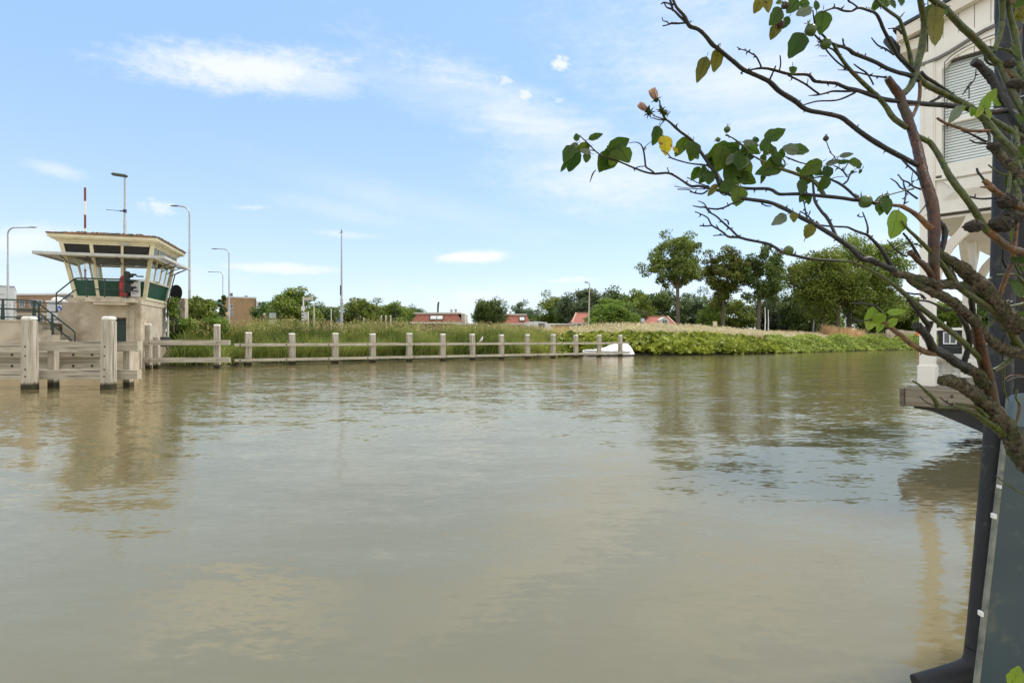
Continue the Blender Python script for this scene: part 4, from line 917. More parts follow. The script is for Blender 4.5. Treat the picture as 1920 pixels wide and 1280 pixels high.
# information board
Yd = 50; k = Yd/FPX; t = thing('information_board', 'green framed information board with a pale panel above the reeds', 'board', (PX(511, Yd), Yd, 1.9))
def zz(py): return PZ(py, Yd)-1.9
gm = M('board_green', (.03, .07, .05), (.02, .05, .04), 4, .5)
b = MB()
for sx in (-7, 7.5): b.beam((sx*k, 0, 0), (sx*k, 0, zz(585)), .07, .07)
b.beam((-7.8*k, 0, zz(585)), (8.2*k, 0, zz(584.5)), .1, .08); b.beam((-7*k, 0, zz(598)), (7.5*k, 0, zz(598)), .06, .06); b.build('frame', gm, t, local=True)
b = MB(); b.box((-6*k, -.03, zz(597)), (6.6*k, .0, zz(586.5))); b.build('upper_panel', M('board_pale', (.38, .45, .38), (.34, .4, .35), 3, .4), t, local=True)
b = MB(); b.box((-6*k, -.03, zz(609)), (6.6*k, .0, zz(599.2))); b.build('lower_panel', M('board_grey', (.32, .4, .42), (.5, .55, .55), 4, .3), t, local=True)
for px, py, w, h, Yd, mt_, lab in ((1340.5, 607, 8, 9, 80, 'sign_yellow_pale', 'small square yellow sign in the dry grass below the slender dark tree'), (1205, 600, 7, 6, 82, 'sign_bluish', 'small pale blue sign left of the low red roof'), (636, 601, 5, 8, 60, 'sign_dark_blue', 'small dark blue panel at the foot of the tall mast')):
    k = Yd/FPX; t = thing('small_sign', lab, 'sign', (PX(px, Yd), Yd, 1.7)); zc = PZ(py, Yd)-1.7; cc = {'sign_yellow_pale': (.7, .6, .3), 'sign_bluish': (.5, .56, .68), 'sign_dark_blue': (.06, .12, .35)}[mt_]
    b = MB(); b.tube([(0, .04, 0), (0, .04, zc)], .04, 6); b.build('pole', galv, t, local=True)
    b = MB(); b.box((-w/2*k, -.02, zc-h/2*k), (w/2*k, .0, zc+h/2*k), bev=.005); b.build('plate', M(mt_, cc), t, local=True)
    b = MB(); b.box((-w*.3*k, -.025, zc-h*.25*k), (w*.3*k, -.021, zc+h*.2*k)); b.build('symbol', M(mt_+'_symbol', tuple(min(.8, x*1.25) for x in cc) if mt_ != 'sign_yellow_pale' else (.7, .68, .62)), t, local=True)
# ------------------------------------------------------------------ buildings
brick = tiles('brown_brick', (.42, .27, .13), (.38, .24, .115), (.4, .28, .16), .9, .3, .004)
brick2 = tiles('row_brick', (.38, .24, .13), (.33, .2, .11), (.34, .27, .19), .6, .2, .01)
rtile = tiles('red_roof_tiles', (.3, .095, .055), (.24, .075, .045), (.15, .05, .035), .28, .3, .04, offset=0.0, ms=.03)
rtile2 = tiles('orange_roof_tiles', (.38, .13, .075), (.32, .1, .06), (.22, .07, .05), .28, .3, .04, offset=0.0, ms=.03)
pane = M('grey_glass', (.12, .14, .16), (.08, .09, .1), 2, .12)
pane_l = M('bright_skylight', (.62, .62, .58), (.55, .55, .52), 2, .2)
def box_build(parent, name, mat, a, b_): m_ = MB(); m_.box(a, b_); return m_.build(name, mat, parent, local=True)
def windowp(parent, x, y, z, w, h, frm=white, gl=pane, mull=1):
    f = MB(); t = .08; f.box((x-w/2, y-.06, z), (x+w/2, y-.003, z+t)); f.box((x-w/2, y-.06, z+h-t), (x+w/2, y-.003, z+h)); f.box((x-w/2, y-.06, z+t), (x-w/2+t, y-.003, z+h-t)); f.box((x+w/2-t, y-.06, z+t), (x+w/2, y-.003, z+h-t))
    for i in range(mull): xx = x-w/2+(i+1)*w/(mull+1); f.box((xx-t/2, y-.055, z+t), (xx+t/2, y-.004, z+h-t))
    o = f.build('window', frm, parent, local=True); g_ = MB(); g_.box((x-w/2+t*.5, y-.03, z+t*.5), (x+w/2-t*.5, y-.01, z+h-t*.5)); g_.build('pane', gl, o, local=True); return o
# brown block
Yd = 140; k = Yd/FPX; x0_, x1_ = PX(419, Yd), PX(477, Yd); t = thing('apartment_block', 'brown brick apartment block with a flat white edged roof and a blank end wall', 'building', ((x0_+x1_)/2, Yd, 1.5), R(24))
hw = (x1_-x0_)/2; H = PZ(558.5, Yd)-1.5
box_build(t, 'wall', brick, (-hw, 0, 0), (hw, 16, H)); box_build(t, 'roof_edge', white, (-hw-.15, -.15, H+.003), (hw+.15, 16.1, H+.35))
box_build(t, 'downpipe', darkm, (hw-.2, -.15, 0), (hw, -.02, H-.05)); box_build(t, 'white_corner', white, (hw+.003, .2, 0), (hw+.9, 15, H-.7))
for z in (7.5, 10.3): windowp(t, -hw+2.0, 0, z, 1.0, 1.1)
box_build(t, 'vent', darkm, (hw-2.6, 3, H+.36), (hw-1.9, 4, H+.8))
for i in range(3): box_build(t, 'balcony', M('balcony_green', (.1, .28, .2), (.08, .2, .15), 2, .5), (-hw-3.0, .5, 2.4+i*2.9), (-hw-.003, 4, 3.6+i*2.9))
# brick row at left
Yd = 92; k = Yd/FPX; x0_, x1_ = PX(30, Yd), PX(142, Yd); t = thing('brick_row', 'long low brick apartment row with white roof edge behind the quay railing', 'building', ((x0_+x1_)/2, Yd, 1.5), R(-6)); hw = (x1_-x0_)/2; H = PZ(553, Yd)-1.5
box_build(t, 'wall', brick2, (-hw-2, 0, 0), (hw+1, 10, H)); box_build(t, 'roof_edge', white, (-hw-2.1, -.15, H+.003), (hw+1.1, 10.1, H+.3))
for x, w in ((-1.6-.1, 2.2), (3.6, 1.6), (-4.2, .9)): windowp(t, x, 0, H-2.0, w, 1.25, mull=2 if w > 2 else 1)
for x, w in ((-1.6, 2.4), (1.2, 1.4), (3.8, 1.6)): windowp(t, x, 0, H-4.8, w, 1.4, mull=1)
box_build(t, 'grey_panel', M('panel_grey', (.25, .25, .24), (.2, .2, .2), 2, .6), (2.5, -.05, H-1.9), (4.6, -.003, H-.1)); box_build(t, 'turquoise_panel', M('turquoise', (.12, .42, .33), (.1, .36, .28), 2, .5), (4.75, -.9, H-2.4), (6.3, -.6, H-1.5))
box_build(t, 'beige_band', M('beige_render', (.55, .5, .38), (.5, .45, .35), 2, .7), (-hw-1.9, -.04, H-3.3), (hw+.9, -.004, H-2.9))
# white industrial building
Yd = 80; x0_, x1_ = PX(-60, Yd), PX(40.5, Yd); t = thing('white_hall', 'white clad flat roofed hall at the far left edge', 'building', ((x0_+x1_)/2, Yd-2, 1.5), R(40)); hw = (x1_-x0_)/2*.9; H = PZ(537.5, Yd)-1.5
wc = M('white_cladding', (.6, .6, .56), (.54, .54, .5), 1, .5, stretch=(.2, 1, 6))
box_build(t, 'wall', wc, (-hw, 0, 0), (hw, 12, H)); box_build(t, 'roof_edge', darkm, (-hw-.03, -.03, H+.003), (hw+.03, 12, H+.08))
for i, z in enumerate((H-1.15, H-1.15-.6*1.2, H-2.6)): box_build(t, 'dark_seam', M('seam_grey', (.18, .18, .18), (.15, .15, .15), 2, .6), (-hw+.1, -.02, z), (hw-(1.0 if i == 0 else 0.1), -.003, z+.07))
# mansard houses
def mansard(pxa, pxb, pya, pyb, Yd, lab, rmat, sky_px, inset, chim, sidewall=False, rx=0):
    k = Yd/FPX; xa, xb = PX(pxa, Yd), PX(pxb, Yd); hw = (xb-xa)/2; t = thing('mansard_house', lab, 'house', ((xa+xb)/2, Yd, 1.5)); zb = PZ(pyb, Yd)-1.5; ztp = PZ(pya, Yd)-1.5
    box_build(t, 'wall', brick2, (-hw+.2, .3, 0), (hw-.2, 9, zb-.25)); box_build(t, 'gutter', white, (-hw-.1, -.25, zb-.2), (hw+.1, .4, zb))
    ins = inset*k; b = MB(); vs = [(-hw, 0, zb+.003), (hw, 0, zb+.003), (hw, 9, zb+.003), (-hw, 9, zb+.003), (-hw+ins, 1.2, ztp), (hw-ins, 1.2, ztp), (hw-ins, 9, ztp), (-hw+ins, 9, ztp)]
    b.add(vs, [(0, 3, 2, 1), (0, 1, 5, 4), (1, 2, 6, 5), (2, 3, 7, 6), (3, 0, 4, 7), (4, 5, 6, 7)]); rf = b.build('roof', rmat, t, local=True)
    box_build(t, 'parapet', M('parapet_cream', (.56, .52, .42), (.5, .46, .38), 2, .6), (-hw+ins-.1-(.4 if sidewall else 0), 1.1, ztp+.003), (hw-ins+.1+(.5 if sidewall else 0), 9, ztp+.28))
    ln = math.hypot(1.2, ztp-zb); 
    for i, (px, w) in enumerate(sky_px):
        xc = PX(px, Yd)-(xa+xb)/2; z0s, z1s = zb+(ztp-zb)*.28, zb+(ztp-zb)*.88
        def ys(z): return 1.2*(z-zb)/(ztp-zb)
        f = MB(); f.prism([(xc-w/2, ys(z0s)-.12, z0s), (xc+w/2, ys(z0s)-.12, z0s), (xc+w/2, ys(z1s)-.12, z1s), (xc-w/2, ys(z1s)-.12, z1s)], (0, .11, 0)); o = f.build('skylight', darkm, t, local=True)
        f = MB(); e = .14; za, zc_ = z0s+.16, z1s-.16; f.prism([(xc-w/2+e, ys(za)-.14, za), (xc+w/2-e, ys(za)-.14, za), (xc+w/2-e, ys(zc_)-.14, zc_), (xc-w/2+e, ys(zc_)-.14, zc_)], (0, .015, 0)); f.build('pane', pane_l, o, local=True)
    for (px, h, w) in chim:
        xc = PX(px, Yd)-(xa+xb)/2; f = MB(); f.lathe([(w*.6, 0), (w*.6, h*.5), (w, h*.55), (w, h*.85), (w*.5, h)], (xc, 3, ztp+.28), 10); f.build('flue', galv if w > .2 else darkm, t, smooth=True, local=True)
    if sidewall:
        box_build(t, 'side_wall', M('parapet_cream', (0, 0, 0)), (hw-ins*.35, 1.8, zb-1.8), (hw+.35, 9, ztp+.1))
    return t
mansard(770.5, 866, 588, 604, 100, 'wide red mansard roof house with two skylights and a black flue', rtile, [(812, 1.35), (824, 1.25)], 9, [(843, .7, .28), (851.5, .75, .28), (794, .35, .12)], True)
t = mansard(934, 996, 590.5, 606, 100, 'smaller red mansard roof house with one bright skylight', rtile2, [(979, 1.1)], 9, [(948, 1.2, .12), (957, .55, .3)])
fl = thing('black_flue', 'crooked black stove pipe sticking up behind the wide mansard roof', 'chimney', (PX(821, 104), 104, 1.5)); b = MB(); b.tube([(0, 0, 0), (0, 0, PZ(580, 104)-1.5), (.05, 0, PZ(572, 104)-1.5), (.12, 0, PZ(567, 104)-1.5)], [.12, .16, .18, .14], 8); b.tube([(-.05, 0, PZ(567.5, 104)-1.5), (.3, 0, PZ(566.5, 104)-1.5)], .1, 6); b.build('pipe', darkm, fl, local=True)
# gabled roofs
def gabled(pxa, pxb, pyr, pyb, Yd, lab, inL, inR, dormer=None):
    k = Yd/FPX; xa, xb = PX(pxa, Yd), PX(pxb, Yd); hw = (xb-xa)/2; t = thing('gabled_house', lab, 'house', ((xa+xb)/2, Yd, 1.2)); zb = PZ(pyb, Yd)-1.2; zr = PZ(pyr, Yd)-1.2
    box_build(t, 'wall', M('house_render', (.5, .47, .4), (.42, .4, .34), 2, .7), (-hw+.3, .4, 0), (hw-.3, 6.6, zb-.05))
    b = MB(); b.add([(-hw, 0, zb), (hw, 0, zb), (hw, 7, zb), (-hw, 7, zb), (-hw+inL*k, 3.5, zr), (hw-inR*k, 3.5, zr)], [(0, 3, 2, 1), (0, 1, 5, 4), (1, 2, 5), (2, 3, 4, 5), (3, 0, 4)]); b.build('roof', M('dull_red_tiles', (.33, .11, .075), (.27, .085, .06), 6, .8), t, local=True)
    b = MB(); b.beam((-hw+inL*k, 3.5, zr+.06), (hw-inR*k, 3.5, zr+.06), .3, .16); b.beam((-hw, -.02, zb+.05), (-hw+inL*k, 3.48, zr+.06), .25, .12); b.beam((hw, -.02, zb+.05), (hw-inR*k, 3.48, zr+.06), .25, .12); b.build('ridge', M('ridge_tiles', (.5, .3, .22), (.42, .25, .18), 3, .7), t, local=True)
    box_build(t, 'gutter', white, (-hw-.1, -.15, zb-.2), (hw+.1, .1, zb-.003))
    if dormer:
        xc = PX(dormer, Yd)-(xa+xb)/2; z = zb+.1; d = MB(); d.prism([(xc-.75, -.1, z), (xc+.75, -.1, z), (xc+.75, -.1, z+.75), (xc, -.1, z+1.25), (xc-.75, -.1, z+.75)], (0, 2.2, 0)); dm = d.build('dormer', white, t, local=True); windowp(dm, xc, -.1, z+.08, .85, .7)
    return t
gabled(1073, 1150, 585, 605, 92, 'gabled red roof half hidden by the bright yellow green bush', 12, 6)
gabled(1210, 1268, 592, 609, 95, 'low red roof with a small white dormer above the seedheads', 1, 6, 1246)
bld = bpy.data.objects.get('gabled_house.001')
gw = thing('garden_wall', 'low brick garden wall with pale coping running below the roofs', 'wall', (PX(990, 90), 90, 1.2)); x0_, x1_ = PX(855, 90), PX(1075, 90); hw = (x1_-x0_)/2; xo = (x0_+x1_)/2-PX(990, 90)
box_build(gw, 'wall', brick2, (xo-hw, 0, 0), (xo+hw, .3, PZ(608.5, 90)-1.2)); box_build(gw, 'coping', white, (xo-hw, -.05, PZ(608.5, 90)-1.197), (xo+hw, .35, PZ(606.5, 90)-1.2))
fb_ = thing('roof_vent_unit', 'small white rooftop unit left of the solitary round tree', 'vent', (PX(888, 90), 92, 1.2)); b = MB(); z = PZ(606, 90)-1.2; b.box((-.25, 0, 0), (.25, .4, z+.35)); b.box((-.5, -.1, z+.352), (.35, .5, z+.6)); b.box((.45, 0, 0), (.8, .4, z+.25)); b.build('unit', white, fb_, local=True)
wb_ = thing('white_van', 'small white van roof showing above the grass right of the small mansard roof', 'van', (PX(1010.5, 88), 88, 1.9)); b = MB(); k = 88/FPX; z = PZ(604, 88)-1.9
b.prism([(-2.2, 0, .3), (2.2, 0, .3), (2.2, 0, 1.3), (1.2, 0, z+.0), (-2.2*.2, 0, z+.15), (-2.2, 0, z)], (0, 1.8, 0)); b.build('body', white, wb_, local=True)
b = MB(); b.box((-.1, -.02, 1.3), (.9, -.002, z-.15)); b.build('window', pane, wb_, local=True)
for x in (-1.3, 1.4):
    b = MB(); b.lathe([(.33, 0), (.33, .2)], (x, -.02, .33), 16, (0, 1, 0)); b.build('wheel', black, wb_, local=True)
cone = thing('orange_cone', 'small orange cone on the bank right of the tall trees', 'cone', (PX(1702, 84), 82, 2.0)); b = MB(); b.box((-.3, -.3, 0), (.3, .3, .05)); b.lathe([(.25, .05), (.05, 1.1), (.04, 1.12)], (0, 0, 0), 12); b.build('body', M('orange_plastic', (.8, .16, .04), (.7, .14, .03), 2, .5), cone, smooth=True, local=True)
rw = thing('sloping_wall', 'low sloping grey wall behind the bank near the first veranda post', 'wall', (PX(1712, 86), 86, 1.7)); b = MB(); b.prism([(-4, 0, 0), (2.4, 0, 0), (2.4, 0, .7), (-3, 0, 1.35), (-4, 0, 1.2)], (0, .3, 0)); b.build('wall', concl, rw, local=True)
# ------------------------------------------------------------------ far houseboat seen between the posts
t = thing('far_houseboat', 'black clad houseboat with white framed windows moored beyond the veranda posts', 'houseboat', (PX(1800, 44), 44, 0), R(-37))
bk = tiles('black_boards', (.025, .025, .027), (.02, .02, .022), (.008, .008, .008), 8, .18, .01)
k = 44/FPX; xl = -1.35; H = PZ(619, 44)
box_build(t, 'hull', M('pale_hull', (.5, .5, .48), (.45, .45, .43), 2, .6), (xl-1, -.5, -.4), (9, 5, .32)); box_build(t, 'wall', bk, (xl, 0, .321), (8, 4.5, H)); box_build(t, 'roof_edge', white, (xl-.15, -.2, H+.003), (8.2, 4.7, H+.2)); box_build(t, 'rail_beam', darkm, (xl-.6, -.45, .8), (8.4, -.4, .9))
for x in (-.62, 1.3, 3.2): windowp(t, x, 0, PZ(645, 44), .85, .95)
b = MB(); b.beam((-.9, 1, H+.2), (-.9, 1, H+.7), .12, .12); b.build('flue', white, t, local=True)
# ------------------------------------------------------------------ covered boat
Bx, By = PX(1139.5, 49), 49.3; t = thing('covered_boat', 'small boat under a crumpled white tarpaulin moored behind the last fence posts', 'boat', (Bx, By, 0), R(12))
L_ = 4.3; ns = 26; nr = 13; rn = random.Random(3)
def hull_w(s): return 0.8*(1-abs(2*s-1.05)**3.2)**.6 if abs(2*s-1.05) < 1 else .05
b = MB(); vs = []; fs = []
for i in range(ns):
    s = i/(ns-1); w = max(.06, .78*min(1, (s*2.6)**.55)*(1 if s < .85 else 1-(s-.85)*1.2)); 
    for j in range(5):
        a = (j/4-.5)*2; vs.append(((s-.5)*L_, a*w*(1-.0), .42-.55*(1-abs(a)**2.2)+(.12*(1-s)**2)))
for i in range(ns-1):
    for j in range(4): q = i*5+j; fs.append((q, q+1, q+6, q+5))
b.add(vs, fs); b.build('hull', M('boat_hull', (.6, .6, .6), (.5, .5, .48), 3, .4), t, smooth=True, local=True)
b = MB(); vs = []; fs = []
for i in range(ns):
    s = i/(ns-1); w = max(.1, .84*min(1, (s*2.6)**.55)*(1 if s < .85 else 1-(s-.85)*1.0)); hr_ = np.interp(s, [0, .12, .35, .5, .65, .85, .95, 1], [.52, .56, .64, .86, 1.02, 1.1, .98, .6])
    for j in range(nr):
        a = (j/(nr-1)-.5)*2; prof = (1-abs(a)**1.7); z = .16+(hr_-.16)*prof**.75; z += rn.uniform(-.018, .018)+.03*math.sin(s*23+a*3)*prof; yy = a*w*(1+.04*math.sin(s*40)); 
        vs.append(((s-.5)*L_*1.03, yy, z))
for i in range(ns-1):
    for j in range(nr-1): q = i*nr+j; fs.append((q, q+1, q+nr+1, q+nr))
fs.append(tuple(range(nr-1, -1, -1))); fs.append(tuple((ns-1)*nr+j for j in range(nr)))
b.add(vs, fs); b.build('tarpaulin', M('white_tarp', (.8, .8, .82), (.72, .73, .77), 2, .6, .02), t, smooth=True, local=True, sharp=60)
# gull
t = thing('white_bird', 'small white bird perched on the upper rail of the long fence', 'bird', (PX(902.5, 0) if False else 0, 0, 0))
k = (902.5-960)/FPX; q = fa+fn*.27; tt = (k*q.y-q.x)/(fd.x-k*fd.y); qb = q+fd*tt; t.location = (qb.x, qb.y, 1.215)
b = MB(); b.tube([(-.16, 0, .03), (-.1, 0, .08), (-.03, 0, .16), (.04, 0, .25), (.06, 0, .33), (.075, 0, .38), (.1, 0, .4), (.12, 0, .395)], [.008, .035, .07, .075, .045, .042, .035, .01], 10); b.build('body', white, t, smooth=True, local=True)
b = MB(); b.lathe([(.012, 0), (.008, .03), (.002, .05)], (.125, 0, .392), 6, (1, 0, -.2)); b.build('beak', M('beak', (.5, .3, .05), (.4, .25, .05)), t, local=True)
b = MB(); b.tube([(0, .025, 0), (.01, .025, .1)], .006, 5); b.tube([(0, -.025, 0), (.01, -.025, .1)], .006, 5); b.build('legs', M('beak', (0, 0, 0)), t, local=True)
for s in (-1, 1):
    b = MB(); b.prism([(.04, s*.078, .27), (-.02, s*.082, .12), (-.14, s*.04, .04), (-.06, s*.07, .2)], (0, s*.008, 0)); b.build('wing', M('wing_grey', (.6, .61, .63), (.55, .56, .58)), t, local=True)
# ------------------------------------------------------------------ person on the road
Yd = 50; t = thing('person', 'grey haired person in a maroon jacket on the road beside the green information board', 'person', (PX(495.5, Yd), Yd, 1.95))
me = bpy.data.meshes.new('body'); hh = 1.72
J = [((0, 0, .95), .15), ((0, 0, 1.15), .14), ((0, 0, 1.35), .17), ((0, 0, 1.47), .07), ((0, -.02, 1.56), .07), ((0, -.03, 1.65), .095), ((0, -.02, 1.73), .07)]
E = [(0, 1), (1, 2), (2, 3), (3, 4), (4, 5), (5, 6)]
def addc(par, pts):
    p = par
    for c, r in pts: J.append((c, r)); E.append((p, len(J)-1)); p = len(J)-1
    return p
for s in (-1, 1):
    addc(0, [((s*.1, 0, .86), .1), ((s*.11, -.02*s, .48), .065), ((s*.11, .05, .1), .045), ((s*.11, -.08, .05), .04), ((s*.11, -.16, .04), .03)])
    w = addc(2, [((s*.19, 0, 1.38), .07), ((s*.25, -.03, 1.12), .048), ((s*.27 if s > 0 else -.42, -.22, 1.02), .034), ((s*.27 if s > 0 else -.5, -.28, 1.02), .034)])
me.from_pydata([j[0] for j in J], E, []); o = bpy.data.objects.new('body', me); col0.objects.link(o); o.parent = t
sk = o.modifiers.new('skin', 'SKIN')
for i, v in enumerate(me.skin_vertices[0].data): v.radius = (J[i][1], J[i][1]*.85); v.use_root = (i == 0)
ss = o.modifiers.new('sub', 'SUBSURF'); ss.levels = 2; ss.render_levels = 2
mm, G, bs = base_mat('person_body'); tc_ = G.new('ShaderNodeTexCoord'); sp_ = G.new('ShaderNodeSeparateXYZ'); G.link(tc_.outputs['Object'], sp_.inputs[0])
c = G.mix(G.mapr(sp_.outputs[2], .9, .92), (.04, .045, .07), (.09, .025, .03)); c = G.mix(G.mapr(sp_.outputs[2], 1.49, 1.5), c, (.5, .3, .23)); G.link(c, bs.inputs['Base Color']); me.materials.append(mm)
b = MB(); b.lathe([(.09, 0), (.105, .05), (.095, .1), (.05, .14), (.01, .15)], (0, 0, 1.64), 12); b.build('hair', M('grey_hair', (.5, .48, .45), (.42, .4, .38), 20, .8), t, smooth=True, local=True)
for s in (-1, 1):
    for f in range(4):
        hx = s*.27 if s > 0 else -.5; b = MB(); b.tube([(hx-.03+f*.02, -.3, 1.02), (hx-.03+f*.02, -.34, 1.01), (hx-.03+f*.02, -.355, .985)], [.009, .008, .006], 5); b.build('finger', M('skin', (.5, .3, .23), (.45, .27, .2)), t, local=True)
# ------------------------------------------------------------------ neighbouring house over the water (right)
A = Vector((5.64, 7.75, 0)); gv = Vector((.66, -.751, 0)).normalized(); hv_ = Vector((.72, .694, 0)).normalized(); nv = Vector((-.751, -.66, 0))   # nv: outward normal of the facade
HR = math.atan2(gv.y, gv.x)
nh = thing('waterside_house', 'cream boarded house with an arched blind-filled window on a veranda over the water', 'house', (A.x, A.y, 0), HR)
def N(t, d, z): return (t, d, z)       # local: x along the facade, -y outward, z up
trim_paint = M('house_trim', (0.72, 0.67, 0.57), (.66, .61, .52), 2, .5)  # slightly darker beige for barge board, eave, soffit boards and brackets
dkl = M('joint_dark', (.1, .09, .075), (.06, .055, .05), 4, .7)
b = MB()
for i in range(12):                    # vertical boards of the gable
    x = .02+i*.165; z1 = 5.62+.17*(x+.3); b.prism([(x, 0, 5.12), (x+.158, 0, 5.12), (x+.158, 0, z1+.9+.17*.158), (x, 0, z1+.9)], (0, .06, 0)); 
b.build('boarding', offwhite, nh, local=True)
b = MB(); b.box((.0, .03, 5.1), (2.0, .2, 6.9)); b.build('backing', dkl, nh, local=True)
# corner board & bay frame
b = MB(); b.box((-.07, -.035, 3.085), (.105, .16, 5.14)); b.build('corner_board', offwhite, nh, local=True)
b = MB(); b.box((-.005, -.05, 3.1), (.085, -.0352, 5.13)); b.build('corner_strip', offwhite, nh, local=True)
WX0, WX1, WC = .175, 1.41, .79
def arch(x, z0=5.04, rise=.2): return z0+rise*math.sqrt(max(0, 1-((x-WC)/((WX1-WX0)/2+.001))**2))**1.0
b = MB()
b.box((.106, -.02, 3.6), (WX0, .1, 5.1)); b.box((WX1, -.02, 3.6), (2.0, .1, 5.1)); b.box((WX0+.0005, -.02, 3.56), (WX1-.0005, .1, 3.73)); b.box((WX0+.0005, -.015, 4.265), (WX1-.0005, .06, 4.325))
n = 18
for i in range(n):
    xa = WX0+(WX1-WX0)*i/n; xb = WX0+(WX1-WX0)*(i+1)/n; za, zb_ = arch(xa, 4.98, .24), arch(xb, 4.98, .24); b.prism([(xa, -.02, za), (xb, -.02, zb_), (xb, -.02, 5.42), (xa, -.02, 5.42)], (0, .1, 0))
b.box((.106, -.019, 5.1), (WX0+.0006, .08, 5.42)); b.box((WX1-.0006, -.019, 5.1), (2.0, .08, 5.42)); b.box((-.07, -.019, 5.141), (.105, .08, 5.3))
b.build('window_surround', offwhite, nh, local=True)
b = MB()                               # inner dark joint line round the window
pts = [(WX0+.03, -.022, 3.75)]+[(WX0+.03+(WX1-WX0-.06)*i/n, -.022, arch(WX0+.03+(WX1-WX0-.06)*i/n, 4.98, .24)-.0+.035) for i in range(n+1)]+[(WX1-.03, -.022, 3.75)]
b.tube([(p[0], -.0215, p[2]) for p in pts], .006, 5); b.build('beading', dkl, nh, local=True)
b = MB()                               # drip mould above the window
pp = [(-.1+i*.12, 0, 0) for i in range(18)]
def drip(x): return 5.13+.22*(sstep(0, .8, np.array(x)).item() if x < .8 else 1-0*x)
for i in range(17): 
    x = pp[i][0]; x2 = pp[i+1][0]; b.prism([(x, -.06, drip(x)), (x2, -.06, drip(x2)), (x2, -.06, drip(x2)+.035), (x, -.06, drip(x)+.035)], (0, .1, 0))
b.build('drip_mould', M('lead_strip', (.12, .115, .1), (.2, .19, .17), 6, .6), nh, local=True)
bm_ = M('blind_slats', (.84, .84, .81), (.8, .8, .77), 2, .5); b = MB(); z = 3.75
o = MB(); o.box((WX0, .125, 3.7), (WX1, .14, 5.26)); back = o.build('blind', M('blind_back', (.6, .6, .58), (.56, .56, .54), 2, .6), nh, local=True)
while z < 5.2:
    hw = .6175*math.sqrt(max(0, 1-(max(0, z-4.98)/.25)**2)) if z > 4.98 else .6175
    b.prism([(WC-hw, .100, z), (WC+hw, .100, z), (WC+hw, .110, z+.03), (WC-hw, .110, z+.03)], (0, .003, .001)); z += .038
b.build('slats', bm_, back, local=True)
b = MB(); b.box((WX0, .06, 3.72), (WX1, .066, 4.26)); b.build('window_pane', glass, nh, local=True)
b = MB(); b.box((WX0, .062, 4.33), (WX1, .068, 5.25)); b.build('window_pane', glass, nh, local=True)
# panel below the window, bottom rail
b = MB(); b.box((.106, -.035, 3.085), (2.0, .1, 3.23)); b.box((.106, -.0, 3.231), (2.0, .1, 3.559)); b.box((.106, -.045, 3.535), (2.0, .0, 3.558))
b.add([(.17, -.001, 3.25), (2.3, -.001, 3.25), (2.3, -.001, 3.52), (.17, -.001, 3.52), (.32, -.05, 3.36), (2.1, -.05, 3.36), (2.1, -.05, 3.50), (.2, -.05, 3.50)], [(0, 1, 5, 4), (1, 2, 6, 5), (2, 3, 7, 6), (3, 0, 4, 7), (4, 5, 6, 7)])
b.build('sill_panel', offwhite, nh, local=True)
b = MB(); b.box((.0, .17, 3.2), (2.0, 4.6, 5.2)); b.build('wall', offwhite, nh, local=True)
# roof edge with gutter end
b = MB(); b.prism([(-.32, -.12, 5.53), (2.1, -.12, 6.10), (2.1, -.12, 6.26), (-.32, -.12, 5.69)], (0, .1, 0)); b.prism([(-.30, -.02, 5.55), (2.1, -.02, 6.12), (2.1, -.02, 6.2), (-.30, -.02, 5.63)], (0, 4.6, 0)); b.build('barge_board', trim_paint, nh, local=True)
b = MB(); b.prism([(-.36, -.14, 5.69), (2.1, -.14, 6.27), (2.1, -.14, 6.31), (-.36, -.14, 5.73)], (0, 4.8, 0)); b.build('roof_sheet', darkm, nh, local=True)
b = MB(); b.box((-.3, -.02, 5.4), (-.001, 4.4, 5.54)); b.build('eave_box', trim_paint, nh, local=True)
b = MB(); b.tube([(-.4, -.2, 5.56), (-.4, 4.5, 5.54)], .06, 10); b.build('gutter', darkm, nh, smooth=True, local=True)
# soffit boards
b = MB()
for i in range(28): y = .02+i*.165; b.box((-.07, y, 3.02), (2.2, y+.155, 3.05))
b.build('soffit_boards', trim_paint, nh, local=True)
b = MB(); b.box((-.07, .02, 3.051), (2.2, 4.6, 3.2)); b.build('soffit_backing', dkl, nh, local=True)
def vpost(d, k=.16):
    y = d; b = MB(); b.box((-.07, y-.03, .8), (-.07+k, y-.03+k, 3.03 if d else 3.084)); b.box((-.09, y-.05, .766), (-.05+k, y-.01+k, 1.06), bev=.012); return b.build('veranda_post', offwhite, nh, local=True)
vpost(0.0); vpost(2.57); vpost(5.14)
b = MB(); b.box((-.06, 4.6, 3.02), (.1, 5.4, 3.2)); b.build('beam', offwhite, nh, local=True)
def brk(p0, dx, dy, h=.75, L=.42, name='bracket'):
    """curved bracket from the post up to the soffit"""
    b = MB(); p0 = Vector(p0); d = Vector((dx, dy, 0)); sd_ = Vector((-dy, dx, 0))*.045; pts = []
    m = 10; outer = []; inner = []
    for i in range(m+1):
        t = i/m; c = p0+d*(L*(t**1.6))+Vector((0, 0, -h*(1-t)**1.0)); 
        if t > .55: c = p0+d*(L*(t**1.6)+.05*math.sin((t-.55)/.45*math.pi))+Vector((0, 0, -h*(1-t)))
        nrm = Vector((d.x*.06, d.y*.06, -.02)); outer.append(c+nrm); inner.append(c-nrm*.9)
    b.prism([q-sd_ for q in outer]+[q-sd_ for q in reversed(inner)], sd_*2); return b.build(name, trim_paint, nh, local=True)
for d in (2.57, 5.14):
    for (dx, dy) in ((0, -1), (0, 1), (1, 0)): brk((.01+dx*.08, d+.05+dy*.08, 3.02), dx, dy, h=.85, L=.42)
brk((.01, .13, 3.02), 0, 1, h=.8, L=.4); brk((.09, .05, 3.02), 1, 0, h=.8, L=.4)
